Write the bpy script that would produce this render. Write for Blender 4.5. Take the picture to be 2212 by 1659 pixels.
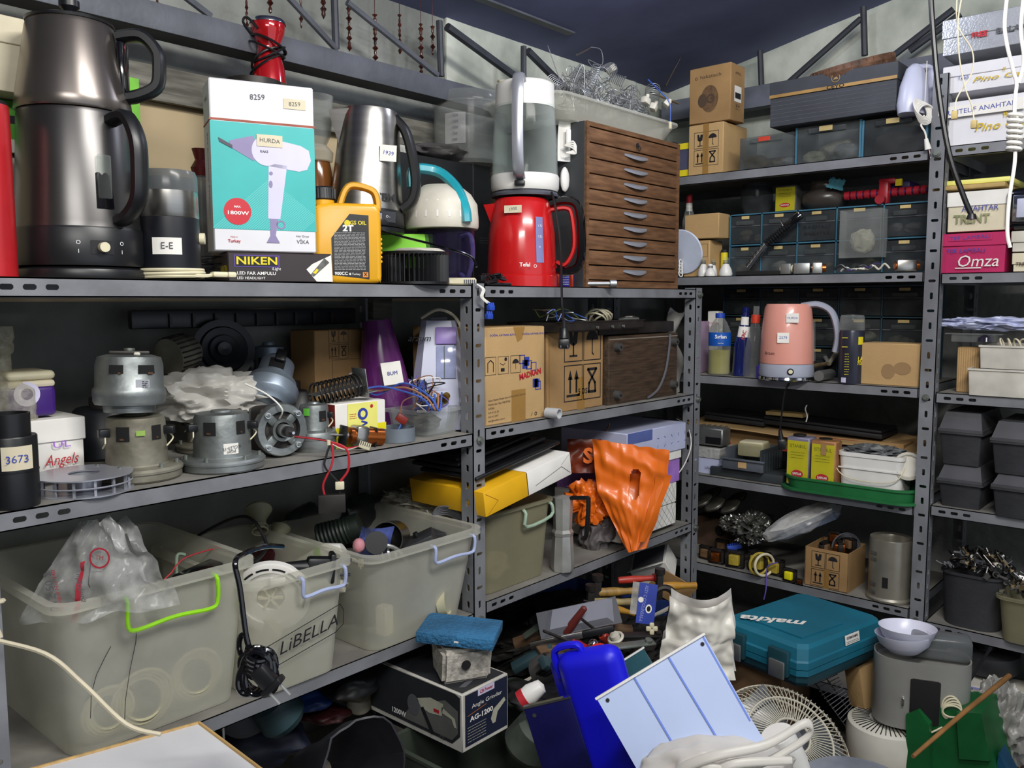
import bpy, bmesh, math, random
from math import radians, sin, cos, pi, atan2, sqrt, tan
from mathutils import Vector, Matrix, Euler, noise
V = Vector
for o in list(bpy.data.objects): bpy.data.objects.remove(o)
SC = bpy.context.scene
COL = SC.collection
rnd = random.Random(7)
YAW, PIT, ROL, FPX = radians(41.2782), radians(5.5169), radians(-.095), 1858.9
LY, RX, CZ = 1.4, 2.6125, 1.4            # left rack front plane y, right rack front plane x, eye height
CF = V((cos(YAW)*cos(PIT), sin(YAW)*cos(PIT), -sin(PIT)))
_r = V((sin(YAW), -cos(YAW), 0)); _u = _r.cross(CF)
CR = _r*cos(ROL) + _u*sin(ROL); CU = _u*cos(ROL) - _r*sin(ROL)
CO = V((0, 0, CZ))
cam = bpy.data.cameras.new('camera'); camo = bpy.data.objects.new('camera', cam); COL.objects.link(camo)
Mc = Matrix.Identity(4)
for i in range(3): Mc[i][0] = CR[i]; Mc[i][1] = CU[i]; Mc[i][2] = -CF[i]; Mc[i][3] = CO[i]
camo.matrix_world = Mc
cam.sensor_width = 36; cam.lens = 36*FPX/2212; cam.clip_start = .02; cam.clip_end = 60
SC.camera = camo
W = bpy.data.worlds.new('world'); SC.world = W; W.use_nodes = True
W.node_tree.nodes['Background'].inputs[0].default_value = (.80, .88, 1.0, 1)
W.node_tree.nodes['Background'].inputs[1].default_value = .8
SC.view_settings.view_transform = 'Standard'; SC.view_settings.look = 'None'
SC.view_settings.gamma = 1; SC.view_settings.use_curve_mapping = False
SC.view_settings.exposure = 0.12
def area(name, loc, tgt, sx, sy, power, col=(1, 1, 1)):
    l = bpy.data.lights.new(name, 'AREA'); l.shape = 'RECTANGLE'; l.size = sx; l.size_y = sy; l.energy = power; l.color = col
    o = bpy.data.objects.new(name, l); COL.objects.link(o); o.location = loc
    o.rotation_euler = (V(tgt)-V(loc)).to_track_quat('-Z', 'Y').to_euler()
area('ceiling_tube_light', (.95, -.1, 2.5), (1.9, 1.3, 1.0), 1.1, .12, 35, (1, .985, .94))
area('rear_tube_light', (-.4, -.35, 2.3), (.9, 1.4, 1.0), 1.0, .12, 20, (1, .985, .95))
pl = bpy.data.lights.new('ceiling_bulb', 'POINT'); pl.energy = 6; pl.color = (.84, .88, 1); pl.shadow_soft_size = .04
po = bpy.data.objects.new('ceiling_bulb', pl); COL.objects.link(po); po.location = (2.0, 1.02, 2.33)

def ray(x, y): return CF + CR*((x-1106)/FPX) - CU*((y-829.5)/FPX)
def A(x, y, k, t=0):                      # pixel on the vertical plane t behind a rack's front
    d = ray(x, y); i, v = ((1, LY+t) if k == 'L' else (0, RX+t)); return CO + d*(v/d[i])
def G(x, y, z): d = ray(x, y); return CO + d*((z-CZ)/d[2])
def Fd(x, y, dep): return CO + ray(x, y)*dep
def B(x, z, k, t=0):                      # height z, pixel column x
    a = CR - CF*((x-1106)/FPX); i, v = ((1, LY+t) if k == 'L' else (0, RX+t)); o = 1-i
    P = V((0, 0, 0)); P[i] = v; P[2] = z-CZ; P[o] = -(a[i]*v + a[2]*(z-CZ))/a[o]; P[2] = z; return P
def dep(P): return (V(P)-CO).dot(CF)
def mpp(P): return dep(P)/FPX             # metres per pixel there
def ztop(P, py):                          # height above P seen at pixel row py
    a = CU + CF*((py-829.5)/FPX); Q = V(P)-CO
    return CZ - (a[0]*Q[0]+a[1]*Q[1])/a[2]
def facec(P): return atan2(-P[1], -P[0]) + pi/2
def bx(k, x0, x1, pt, z, t, d):           # box footprint from its front face
    p0, p1 = B(x0, z, k, t), B(x1, z, k, t); w = (p1-p0).length; c = (p0+p1)/2
    h = ztop(c, pt)-z
    return (V((c.x, c.y, z)), 0 if k == 'L' else -pi/2, w, d, h)   # origin: foot of the front face
def cb(k, x0, x1, pt, z, t, d, yaw=0):    # same, front turned to the lens and then by yaw degrees
    p = B((x0+x1)/2, z, k, t); return (p, facec(p)+radians(yaw), mpp(p)*(x1-x0)/cos(radians(yaw)), d, ztop(p, pt)-z)
def rd(k, x0, x1, pt, z, t):              # round thing: centre, radius, height
    p = B((x0+x1)/2, z, k, t); s = mpp(p); return p, s*(x1-x0)/2, ztop(p, pt)-z

def lin(h):
    if isinstance(h, str):
        h = h.lstrip('#'); c = [int(h[i:i+2], 16)/255 for i in (0, 2, 4)]
    else: c = h
    return tuple((x/12.92 if x <= .04045 else ((x+.055)/1.055)**2.4) for x in c)
MATS = {}
def mk(name, col, rough=.5, metal=0, n=.15, ns=14, bump=0, bs=60, col2=None, stretch=None, em=0, coat=0):
    if name in MATS: return MATS[name]
    m = bpy.data.materials.new(name); MATS[name] = m; m.use_nodes = True; nt = m.node_tree; N = nt.nodes; L = nt.links
    b = N['Principled BSDF']; c = lin(col)
    b.inputs['Roughness'].default_value = rough; b.inputs['Metallic'].default_value = metal
    if coat: b.inputs['Coat Weight'].default_value = coat; b.inputs['Coat Roughness'].default_value = .08
    tc = N.new('ShaderNodeTexCoord'); src = tc.outputs['Object']
    if stretch:
        mp = N.new('ShaderNodeMapping'); mp.inputs['Scale'].default_value = stretch; L.new(src, mp.inputs[0]); src = mp.outputs[0]
    t = N.new('ShaderNodeTexNoise'); t.inputs['Scale'].default_value = ns; t.inputs['Detail'].default_value = 4; L.new(src, t.inputs['Vector'])
    r = N.new('ShaderNodeValToRGB'); e = r.color_ramp.elements
    e[0].position = .35; e[1].position = .68
    c2 = lin(col2) if col2 else tuple(max(0, x*(1-n*2)) for x in c)
    e[0].color = (*c2, 1); e[1].color = (*[min(1, x*(1+n*.5)) for x in c], 1)
    L.new(t.outputs['Fac'], r.inputs[0]); L.new(r.outputs[0], b.inputs['Base Color'])
    if bump:
        t2 = N.new('ShaderNodeTexNoise'); t2.inputs['Scale'].default_value = bs; L.new(src, t2.inputs['Vector'])
        bp = N.new('ShaderNodeBump'); bp.inputs['Strength'].default_value = bump; bp.inputs['Distance'].default_value = .01
        L.new(t2.outputs['Fac'], bp.inputs['Height']); L.new(bp.outputs[0], b.inputs['Normal'])
    if em: b.inputs['Emission Color'].default_value = (*c, 1); b.inputs['Emission Strength'].default_value = em
    return m
def clear(name, col, alpha=.3, rough=.12, tl=.0, ns=9, var=.2):
    """thin clear or milky plastic / glass: part see-through, part surface"""
    if name in MATS: return MATS[name]
    m = bpy.data.materials.new(name); MATS[name] = m; m.use_nodes = True; nt = m.node_tree; N = nt.nodes; L = nt.links
    out = N['Material Output']; b = N['Principled BSDF']; b.inputs['Roughness'].default_value = rough
    b.inputs['Base Color'].default_value = (*lin(col), 1)
    tr = N.new('ShaderNodeBsdfTransparent'); tr.inputs[0].default_value = (*[.55+.45*x for x in lin(col)], 1)
    s = b.outputs[0]
    if tl:
        tn = N.new('ShaderNodeBsdfTranslucent'); tn.inputs[0].default_value = (*lin(col), 1)
        mt = N.new('ShaderNodeMixShader'); mt.inputs[0].default_value = tl; L.new(s, mt.inputs[1]); L.new(tn.outputs[0], mt.inputs[2]); s = mt.outputs[0]
    lw = N.new('ShaderNodeLayerWeight'); lw.inputs[0].default_value = .35
    tc = N.new('ShaderNodeTexCoord'); t = N.new('ShaderNodeTexNoise'); t.inputs['Scale'].default_value = ns; t.inputs['Detail'].default_value = 4
    L.new(tc.outputs['Object'], t.inputs['Vector'])
    mr = N.new('ShaderNodeMapRange'); mr.inputs[1].default_value = .3; mr.inputs[2].default_value = .7
    mr.inputs[3].default_value = max(0, alpha-var/2); mr.inputs[4].default_value = min(1, alpha+var/2); L.new(t.outputs['Fac'], mr.inputs[0])
    ad = N.new('ShaderNodeMath'); ad.operation = 'MULTIPLY_ADD'; ad.inputs[1].default_value = .3; L.new(lw.outputs['Facing'], ad.inputs[0]); L.new(mr.outputs[0], ad.inputs[2]); ad.use_clamp = True
    mx = N.new('ShaderNodeMixShader'); L.new(ad.outputs[0], mx.inputs[0]); L.new(tr.outputs[0], mx.inputs[1]); L.new(s, mx.inputs[2])
    L.new(mx.outputs[0], out.inputs[0]); return m

def Mx(loc=(0, 0, 0), rot=(0, 0, 0), sc=1):
    s = sc if hasattr(sc, '__len__') else (sc, sc, sc)
    return Matrix.Translation(V(loc)) @ Euler(tuple(radians(a) for a in rot)).to_matrix().to_4x4() @ Matrix.Diagonal((*s, 1))
def cat(pts, k=6, closed=False):
    """smooth a polyline (Catmull-Rom)"""
    P = [V(p) for p in pts]; n = len(P); out = []
    for i in range(n if closed else n-1):
        g = lambda j: P[j % n] if closed else P[max(0, min(n-1, j))]
        a, b, c, d = g(i-1), g(i), g(i+1), g(i+2)
        for j in range(k):
            t = j/k; out.append(.5*((2*b)+(c-a)*t+(2*a-5*b+4*c-d)*t*t+(3*b-a-3*c+d)*t**3))
    if not closed: out.append(P[-1])
    return out
BOXC = {}
class MB:
    def __init__(s): s.v = []; s.f = []; s.fm = []; s.mats = []; s.X = Matrix.Identity(4)
    def mi(s, m):
        if m not in s.mats: s.mats.append(m)
        return s.mats.index(m)
    def add(s, vs, fs, m):
        o = len(s.v); X = s.X; s.v += [X @ V(p) for p in vs]; i = s.mi(m)
        for f in fs: s.f.append([o+j for j in f]); s.fm.append(i)
        return s
    def box(s, c, z, m, b=0, seg=2):
        x, y, h = [q/2 for q in z]
        if not b:
            vs = [(c[0]+i*x, c[1]+j*y, c[2]+k*h) for i in (-1, 1) for j in (-1, 1) for k in (-1, 1)]
            return s.add(vs, [(0, 1, 3, 2), (4, 6, 7, 5), (0, 4, 5, 1), (2, 3, 7, 6), (0, 2, 6, 4), (1, 5, 7, 3)], m)
        key = (round(z[0], 5), round(z[1], 5), round(z[2], 5), b, seg)
        if key not in BOXC:
            bm = bmesh.new(); bmesh.ops.create_cube(bm, size=1)
            for v in bm.verts: v.co = V((v.co.x*z[0], v.co.y*z[1], v.co.z*z[2]))
            bmesh.ops.bevel(bm, geom=list(bm.edges), offset=min(b, .49*min(z)), segments=seg, affect='EDGES', profile=.5)
            bm.verts.index_update(); BOXC[key] = ([v.co.copy() for v in bm.verts], [[v.index for v in f.verts] for f in bm.faces]); bm.free()
        vs, fs = BOXC[key]
        return s.add([V(c)+v for v in vs], fs, m)
    def lathe(s, pr, m, n=28, c=(0, 0, 0), a0=0, a1=2*pi, sx=1, sy=1, mats=None):
        full = abs(a1-a0-2*pi) < 1e-6; k = n if full else n+1; vs = []; fs = []; ms = []
        for r, z in pr:
            for i in range(k):
                a = a0+(a1-a0)*i/n; vs.append((c[0]+r*cos(a)*sx, c[1]+r*sin(a)*sy, c[2]+z))
        for j in range(len(pr)-1):
            for i in range(n):
                i2 = (i+1) % k
                q = [j*k+i, j*k+i2, (j+1)*k+i2, (j+1)*k+i]
                if pr[j][0] < 1e-7: q = [q[0], q[2], q[3]]
                elif pr[j+1][0] < 1e-7: q = [q[0], q[1], q[2]]
                fs.append(q); ms.append(j)
        if mats:
            for mm in set(mats): s.add(vs, [f for f, j in zip(fs, ms) if mats[j] is mm], mm)
            return s
        return s.add(vs, fs, m)
    def cyl(s, c, r, h, m, r2=None, n=24, rot=None, cap=True, b=0):
        r2 = r if r2 is None else r2; X = s.X
        if rot: s.X = X @ Mx(c, rot); c = (0, 0, 0)
        pr = [(r, 0), (r2, h)] if not b else [(r-b, 0), (r, b), (r2, h-b), (r2-b, h)]
        if cap: pr = [(0, 0)]+pr+[(0, h)]
        s.lathe(pr, m, n, c); s.X = X; return s
    def tube(s, pts, r, m, n=6, closed=False, k=0, cap=True):
        if k: pts = cat(pts, k, closed)
        P = [V(p) for p in pts]; N = len(P); R = r if hasattr(r, '__len__') else [r]*N
        if len(R) != N: R = [R[0]+(R[-1]-R[0])*i/(N-1) for i in range(N)]
        vs = []; fs = []; up = None
        for i in range(N):
            t = (P[(i+1) % N]-P[i-1]) if closed else (P[min(i+1, N-1)]-P[max(i-1, 0)])
            if t.length < 1e-9: t = V((0, 0, 1))
            t.normalize()
            if up is None: up = t.orthogonal().normalized()
            up = (up-t*up.dot(t)); up = up.normalized() if up.length > 1e-6 else t.orthogonal().normalized()
            w = t.cross(up)
            for j in range(n): a = 2*pi*j/n; vs.append(P[i]+(up*cos(a)+w*sin(a))*R[i])
        for i in range(N if closed else N-1):
            for j in range(n): fs.append((i*n+j, i*n+(j+1) % n, ((i+1) % N)*n+(j+1) % n, ((i+1) % N)*n+j))
        if cap and not closed: fs += [tuple(range(n))[::-1], tuple((N-1)*n+j for j in range(n))]
        return s.add(vs, fs, m)
    def band(s, pts, w, t, m, k=0, up=(0, 1, 0), closed=False):
        """flat bar of width w (along up) and thickness t following a path"""
        if k: pts = cat(pts, k, closed)
        P = [V(p) for p in pts]; N = len(P); up = V(up).normalized(); vs = []; fs = []
        Wd = w if hasattr(w, '__len__') else [w]*N
        if len(Wd) != N: Wd = [Wd[0]+(Wd[-1]-Wd[0])*i/(N-1) for i in range(N)]
        K = [(cos(a_), sin(a_)) for a_ in [2*pi*(j+.5)/8 for j in range(8)]]; K = [(max(-1, min(1, x*1.28)), max(-1, min(1, y*1.28))) for x, y in K]
        for i in range(N):
            tg = ((P[(i+1) % N]-P[i-1]) if closed else (P[min(i+1, N-1)]-P[max(i-1, 0)])).normalized(); nn = tg.cross(up).normalized()
            for a, b in K: vs.append(P[i]+up*(a*Wd[i]/2)+nn*(b*t/2))
        for i in range(N if closed else N-1):
            for j in range(8): fs.append((i*8+j, i*8+(j+1) % 8, ((i+1) % N)*8+(j+1) % 8, ((i+1) % N)*8+j))
        if not closed: fs += [tuple(range(7, -1, -1)), tuple((N-1)*8+j for j in range(8))]
        return s.add(vs, fs, m)
    def prism(s, poly, y0, y1, m):
        """polygon in XZ pushed from y0 to y1"""
        n = len(poly); vs = [(x, y0, z) for x, z in poly]+[(x, y1, z) for x, z in poly]
        return s.add(vs, [tuple(range(n)), tuple(range(2*n-1, n-1, -1))]+[(i, i+n, (i+1) % n+n, (i+1) % n) for i in range(n)], m)
    def prismz(s, poly, z0, z1, m, top=1):
        n = len(poly); cx = sum(p[0] for p in poly)/n; cy = sum(p[1] for p in poly)/n
        vs = [(x, y, z0) for x, y in poly]+[(cx+(x-cx)*top, cy+(y-cy)*top, z1) for x, y in poly]
        return s.add(vs, [tuple(range(n-1, -1, -1)), tuple(range(n, 2*n))]+[(i, (i+1) % n, (i+1) % n+n, i+n) for i in range(n)], m)
    def poly(s, pts, m): return s.add(pts, [tuple(range(len(pts)))], m)
    def dec(s, x0, z0, x1, z1, y, m): return s.poly([(x0, y, z0), (x1, y, z0), (x1, y, z1), (x0, y, z1)], m)
    def disc(s, x, z, r, y, m, n=20, rz=None): return s.poly([(x+r*cos(2*pi*i/n), y, z+(rz or r)*sin(2*pi*i/n)) for i in range(n)], m)
    def ring(s, x, z, r0, r1, y, m, n=24):
        return s.add([(x+q*cos(2*pi*i/n), y, z+q*sin(2*pi*i/n)) for q in (r0, r1) for i in range(n)], [(i, (i+1) % n, n+(i+1) % n, n+i) for i in range(n)], m)
    def line(s, pts, w, y, m):
        """drawn stroke on a front face (XZ)"""
        for a, b in zip(pts, pts[1:]):
            dx, dz = b[0]-a[0], b[1]-a[1]; l = sqrt(dx*dx+dz*dz) or 1; nx, nz = -dz/l*w/2, dx/l*w/2; ex, ez = dx/l*w/3, dz/l*w/3
            s.poly([(a[0]-nx-ex, y, a[1]-nz-ez), (b[0]-nx+ex, y, b[1]-nz+ez), (b[0]+nx+ex, y, b[1]+nz+ez), (a[0]+nx-ex, y, a[1]+nz-ez)], m)
        return s
    def text(s, t, size, x, z, y, m, rot=0, al='CENTER', shear=0, bold=0, wid=None, X=None):
        cu = bpy.data.curves.new('t', 'FONT'); cu.body = t; cu.size = size; cu.align_x = al; cu.align_y = 'CENTER'; cu.shear = shear; cu.offset = bold*size*.02; cu.resolution_u = 2
        o = bpy.data.objects.new('t', cu); me = o.to_mesh()
        k = 1
        if wid and len(me.vertices):
            xs = [v.co.x for v in me.vertices]; k = wid/max(1e-6, max(xs)-min(xs))
        M = (X or Matrix.Identity(4)) @ Matrix.Translation((x, y, z)) @ Matrix.Rotation(radians(rot), 4, 'Y') @ Matrix.Rotation(pi/2, 4, 'X') @ Matrix.Diagonal((k, 1, 1, 1))
        s.add([M @ v.co for v in me.vertices], [tuple(p.vertices) for p in me.polygons], m)
        o.to_mesh_clear(); bpy.data.objects.remove(o); bpy.data.curves.remove(cu); return s
    def sheet(s, fn, nu, nv, m, th=0):
        vs = [V(fn(i/nu, j/nv)) for i in range(nu+1) for j in range(nv+1)]; q = nv+1
        fs = [(i*q+j, (i+1)*q+j, (i+1)*q+j+1, i*q+j+1) for i in range(nu) for j in range(nv)]
        if th:
            N = len(vs); nr = []
            for i in range(nu+1):
                for j in range(nv+1):
                    a = vs[min(i+1, nu)*q+j]-vs[max(i-1, 0)*q+j]; b = vs[i*q+min(j+1, nv)]-vs[i*q+max(j-1, 0)]; c = a.cross(b)
                    nr.append(c.normalized() if c.length > 1e-9 else V((0, 0, 1)))
            vs = vs+[v-n*th for v, n in zip(vs, nr)]
            fs = fs+[tuple(N+i for i in f[::-1]) for f in fs]
            for i in range(nu): fs += [(i*q, N+i*q, N+(i+1)*q, (i+1)*q), (i*q+nv, (i+1)*q+nv, N+(i+1)*q+nv, N+i*q+nv)]
            for j in range(nv): fs += [(j, j+1, N+j+1, N+j), (nu*q+j, N+nu*q+j, N+nu*q+j+1, nu*q+j+1)]
        return s.add(vs, fs, m)
    def blob(s, c, r, m, amp=.2, fr=3, seed=0, sub=3, ridge=False, cut=None):
        bm = bmesh.new(); bmesh.ops.create_icosphere(bm, subdivisions=sub, radius=1)
        rr = r if hasattr(r, '__len__') else (r, r, r)
        for v in bm.verts:
            n = noise.noise(v.co*fr+V((seed*7.1, seed, 3)))
            if ridge: n = 1-abs(n)*3+.5*noise.noise(v.co*fr*2.7+V((seed, 9, 1)))
            v.co = v.co*(1+amp*n); v.co = V((v.co.x*rr[0], v.co.y*rr[1], v.co.z*rr[2]))
            if cut is not None and v.co.z < cut: v.co.z = cut
        bm.verts.index_update(); s.add([V(c)+v.co for v in bm.verts], [[v.index for v in f.verts] for f in bm.faces], m); bm.free(); return s
    def torus(s, c, R, r, m, n=24, k=6, rot=(0, 0, 0), a0=0, a1=360, sx=1, sy=1):
        X = s.X; s.X = X @ Mx(c, rot); full = abs(a1-a0) >= 360
        N = n if full else n+1
        s.tube([(R*sx*cos(radians(a0+(a1-a0)*i/n)), R*sy*sin(radians(a0+(a1-a0)*i/n)), 0) for i in range(N)], r, m, k, closed=full); s.X = X; return s
    def coil(s, c, R, L, turns, r, m, rot=(0, 0, 0), k=5, per=14, jit=0, R2=None):
        X = s.X; s.X = X @ Mx(c, rot); N = int(turns*per); R2 = R if R2 is None else R2
        s.tube([((R+(R2-R)*i/N+(rnd.uniform(-jit, jit) if jit else 0))*cos(2*pi*i/per), (R+(R2-R)*i/N)*sin(2*pi*i/per), L*i/N) for i in range(N+1)], r, m, k); s.X = X; return s
    def build(s, name, parent=None, loc=None, rz=0, rot=None, label=None, ang=38, **kw):
        me = bpy.data.meshes.new(name); me.from_pydata([tuple(v) for v in s.v], [], s.f)
        for m in s.mats: me.materials.append(m)
        me.polygons.foreach_set('material_index', s.fm); me.polygons.foreach_set('use_smooth', [True]*len(s.f))
        me.update(); me.set_sharp_from_angle(angle=radians(ang))
        o = bpy.data.objects.new(name, me); COL.objects.link(o)
        if parent: o.parent = parent
        if loc is not None: o.location = loc
        o.rotation_euler = tuple(radians(a) for a in rot) if rot else (0, 0, rz)
        if label: o['label'] = label
        return o
def T(name, label, category, loc, rz=0, group=None, rot=None):
    o = bpy.data.objects.new(name, None); COL.objects.link(o); o.empty_display_size = .05
    o.location = loc; o.rotation_euler = Euler((radians(rot[0]), radians(rot[1]), rz)) if rot else (0, 0, rz)
    o['label'] = label; o['category'] = category
    if group: o['group'] = group
    return o
def S(mb, name, label, category, loc=(0, 0, 0), rz=0, group=None, rot=None, ang=38):
    o = mb.build(name, None, loc, rz, ang=ang)
    if rot: o.rotation_euler = Euler((radians(rot[0]), radians(rot[1]), rz))
    o['label'] = label; o['category'] = category
    if group: o['group'] = group
    return o
def ST(mb, name, loc=(0, 0, 0), rz=0):
    o = mb.build(name, None, loc, rz); o['kind'] = 'structure'; return o
def dup(o, loc, rz, label=None, group=None, rot=None):
    c = o.copy(); COL.objects.link(c); c.location = loc
    c.rotation_euler = Euler((radians(rot[0]), radians(rot[1]), rz)) if rot else (0, 0, rz)
    if label: c['label'] = label
    if group: c['group'] = group
    for ch in list(o.children):
        d = ch.copy(); COL.objects.link(d); d.parent = c
        for g in list(ch.children):
            e = g.copy(); COL.objects.link(e); e.parent = d
    return c

def carton(name, label, category, g, m, art=None, b=.0025, group=None, rot=None, flaps=0, parent=None):
    loc, rz, w, d, h = g; mb = MB(); mb.box((0, d/2, h/2), (w, d, h), m, b, 1)
    if flaps: mb.box((0, d/2, h+.0006), (w*.97, .0012, .0012), ink)
    if art: art(mb, w, d, h)
    mb.X = Matrix.Identity(4)
    return S(mb, name, label, category, loc, rz, group, rot)
def LS(w, d): return Mx((-w/2, 0, 0), (0, 0, -90))      # left side: x runs -d..0
def RS(w, d): return Mx((w/2, 0, 0), (0, 0, 90))        # right side: x runs 0..d
def TS(h): return Mx((0, 0, h), (-90, 0, 0))            # top: z runs 0..d
E0 = -.0007
def frag(mb, x, z, s, y=E0, m=None, kinds=('glass', 'umb', 'up', 'chain')):
    """handling symbols in a 2 x 2 frame"""
    m = m or brownink
    for i, k in enumerate(kinds):
        cx, cz = x+(i % 2-.5)*s, z+(.5-i//2)*s*1.25; a = s*.46; bz = a*1.22; lw = s*.03
        mb.line([(cx-a, cz-bz), (cx+a, cz-bz), (cx+a, cz+bz), (cx-a, cz+bz), (cx-a, cz-bz)], lw, y, m)
        if k == 'glass':
            mb.poly([(cx-a*.5, y, cz+bz*.7), (cx-a*.4, y, cz), (cx, y, cz-bz*.15), (cx+a*.4, y, cz), (cx+a*.5, y, cz+bz*.7), (cx+.1*a, y, cz+bz*.75), (cx-.05*a, y, cz+.3*bz), (cx-.2*a, y, cz+bz*.75)], m); mb.line([(cx, cz), (cx, cz-bz*.65)], lw*2.2, y, m); mb.line([(cx-a*.4, cz-bz*.7), (cx+a*.4, cz-bz*.7)], lw*2, y, m)
        elif k == 'umb':
            mb.poly([(cx+a*.7*cos(q*pi/8), y, cz+bz*.15+bz*.55*sin(q*pi/8)) for q in range(9)], m); mb.line([(cx, cz+bz*.2), (cx, cz-bz*.6), (cx+a*.15, cz-bz*.7)], lw*1.6, y, m)
        elif k == 'up':
            for e in (-.35, .35): mb.line([(cx+e*a, cz-bz*.5), (cx+e*a, cz+bz*.3)], lw*3, y, m); mb.poly([(cx+e*a-a*.26, y, cz+bz*.2), (cx+e*a+a*.26, y, cz+bz*.2), (cx+e*a, y, cz+bz*.75)], m)
            mb.line([(cx-a*.7, cz-bz*.7), (cx+a*.7, cz-bz*.7)], lw*2.4, y, m)
        else:
            mb.line([(cx-a*.5, cz+bz*.7), (cx+a*.5, cz+bz*.7), (cx-a*.35, cz-bz*.1), (cx-a*.4, cz-bz*.6), (cx+a*.4, cz-bz*.6), (cx+a*.35, cz-bz*.1), (cx-a*.5, cz+bz*.7)], lw*3, y, m)
def scrib(mb, x0, z0, x1, z1, n, y=E0, m=None, w=.0006, seed=1):
    """rows of small unreadable print"""
    r = random.Random(seed); m = m or ink
    for i in range(n):
        z = z1-(z1-z0)*(i+.5)/n; x = x0
        while x < x1-.002:
            l = min(r.uniform(.003, .010), x1-x); mb.dec(x, z-w, x+l*.82, z+w, y, m); x += l
steelgrey = mk('grey_painted_steel', '#808287', .45, .05, .12, 9, .05, 90, col2='#6c6d71')
dustgrey = mk('dusty_shelf_steel', '#8a877f', .75, 0, .14, 7, .1, 50, col2='#6d6a65')
black = mk('black_plastic', '#17181b', .38); blackm = mk('black_matte', '#141416', .8); blackg = mk('black_gloss', '#0c0c10', .12, coat=.6)
white = mk('white_plastic', '#e4e2dd', .35, n=.04); offwhite = mk('aged_white_plastic', '#cfcabc', .5, n=.08); ivory = mk('ivory_plastic', '#d8d0b0', .5, n=.08)
paper = mk('white_paper', '#e9e6df', .8, n=.04); cream = mk('cream_card', '#d9cfb4', .8, n=.06)
card = mk('brown_cardboard', '#a78457', .85, n=.09, ns=5, bump=.08, bs=120, col2='#8d6d45'); card2 = mk('pale_cardboard', '#bc9a69', .85, n=.08, ns=5, bump=.08, bs=120)
ink = mk('black_ink', '#15151a', .7, n=0); inkg = mk('grey_ink', '#55565c', .8, n=0); inkb = mk('blue_ink', '#2a3a9a', .7, n=0); inkr = mk('red_ink', '#b3202c', .6, n=0); inkw = mk('white_ink', '#f0f0ee', .6, n=0)
brownink = mk('brown_print', '#4b3a2c', .8, n=0)
steel = mk('brushed_steel', '#b9b6b0', .28, 1, .1, 5, stretch=(1, 1, 12)); chrome = mk('chrome', '#d5d7da', .1, 1, 0)
alu = mk('dull_aluminium', '#a9aba9', .42, .85, .15, 10); zinc = mk('zinc_plate', '#8f958f', .45, .7, .18, 12, col2='#6f746c'); dkmetal = mk('dark_oily_metal', '#3b3836', .5, .6, .2, 20)
copper = mk('copper_wire', '#b5642f', .3, .9); brass = mk('brass', '#b99a4a', .3, .9); rust = mk('rusty_steel', '#6a4a35', .8, .3, .2, 20)
yellow = mk('yellow_print', '#e2cf1f', .55, n=.04); lblue = mk('blue_plastic', '#2b50c0', .4)
tape = clear('packing_tape', '#b78f50', .45, .15)
glassy = clear('clear_glass', '#e8efec', .03, .05, var=.04); plas = clear('clear_plastic', '#d3d6d4', .10, .13, var=.1); smoky = clear('smoky_clear_plastic', '#7f8385', .38, .2, var=.2)
frost = clear('frosted_bin_plastic', '#ecebe0', .34, .4, .45, 4, .16); bagc = clear('clear_bag_film', '#d8d8d6', .32, .18, .2, 30, .3); bagw = clear('milky_bag_film', '#e0ddd6', .82, .35, .35, 12, .2)
wood = mk('worn_brown_wood', '#745338', .55, n=.22, ns=7, stretch=(2, 14, 14), col2='#5a3d27', bump=.06); pine = mk('pale_wood', '#c9a468', .6, n=.12, ns=8, stretch=(10, 1, 10))
wallm = mk('rough_grey_plaster', '#8f918c', .9, n=.14, ns=4, bump=.5, bs=35, col2='#6c6e6a')
ceilm = mk('dark_ceiling_sheet', '#70759a', .8, n=.2, ns=2, bump=.1, bs=12, col2='#565b7c')
floorm = mk('concrete_floor', '#4a4844', .9, n=.2, ns=6, bump=.3, bs=40)
WY, WX = LY+.5, RX+.52
def zc(y): return 2.235 + .2*(1.9-y)
mb = MB(); mb.box((.9, -.3, -.05), (5.4, 5.6, .1), floorm); ST(mb, 'floor')
mb = MB(); mb.box((.9, WY+.05, 1.2), (5.4, .1, 2.4), wallm); ST(mb, 'wall_left')
mb = MB(); mb.box((WX+.05, -.3, 1.5), (.1, 4.6, 3.0), wallm); ST(mb, 'wall_right')
mb = MB(); mb.box((.9, -2.65, 2.85), (5.4, .1, .7), wallm); ST(mb, 'wall_back')  # unseen wall, only its top strip kept so world light fills the room
mb = MB(); mb.box((-1.75, -.3, 1.5), (.1, 4.6, 3.4), wallm); ST(mb, 'wall_side')
mb = MB(); mb.sheet(lambda u, v: V((-1.8+5.2*u, WY+.1-4.9*v, zc(WY+.1-4.9*v))), 8, 8, ceilm, th=.05); ST(mb, 'ceiling')

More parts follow.
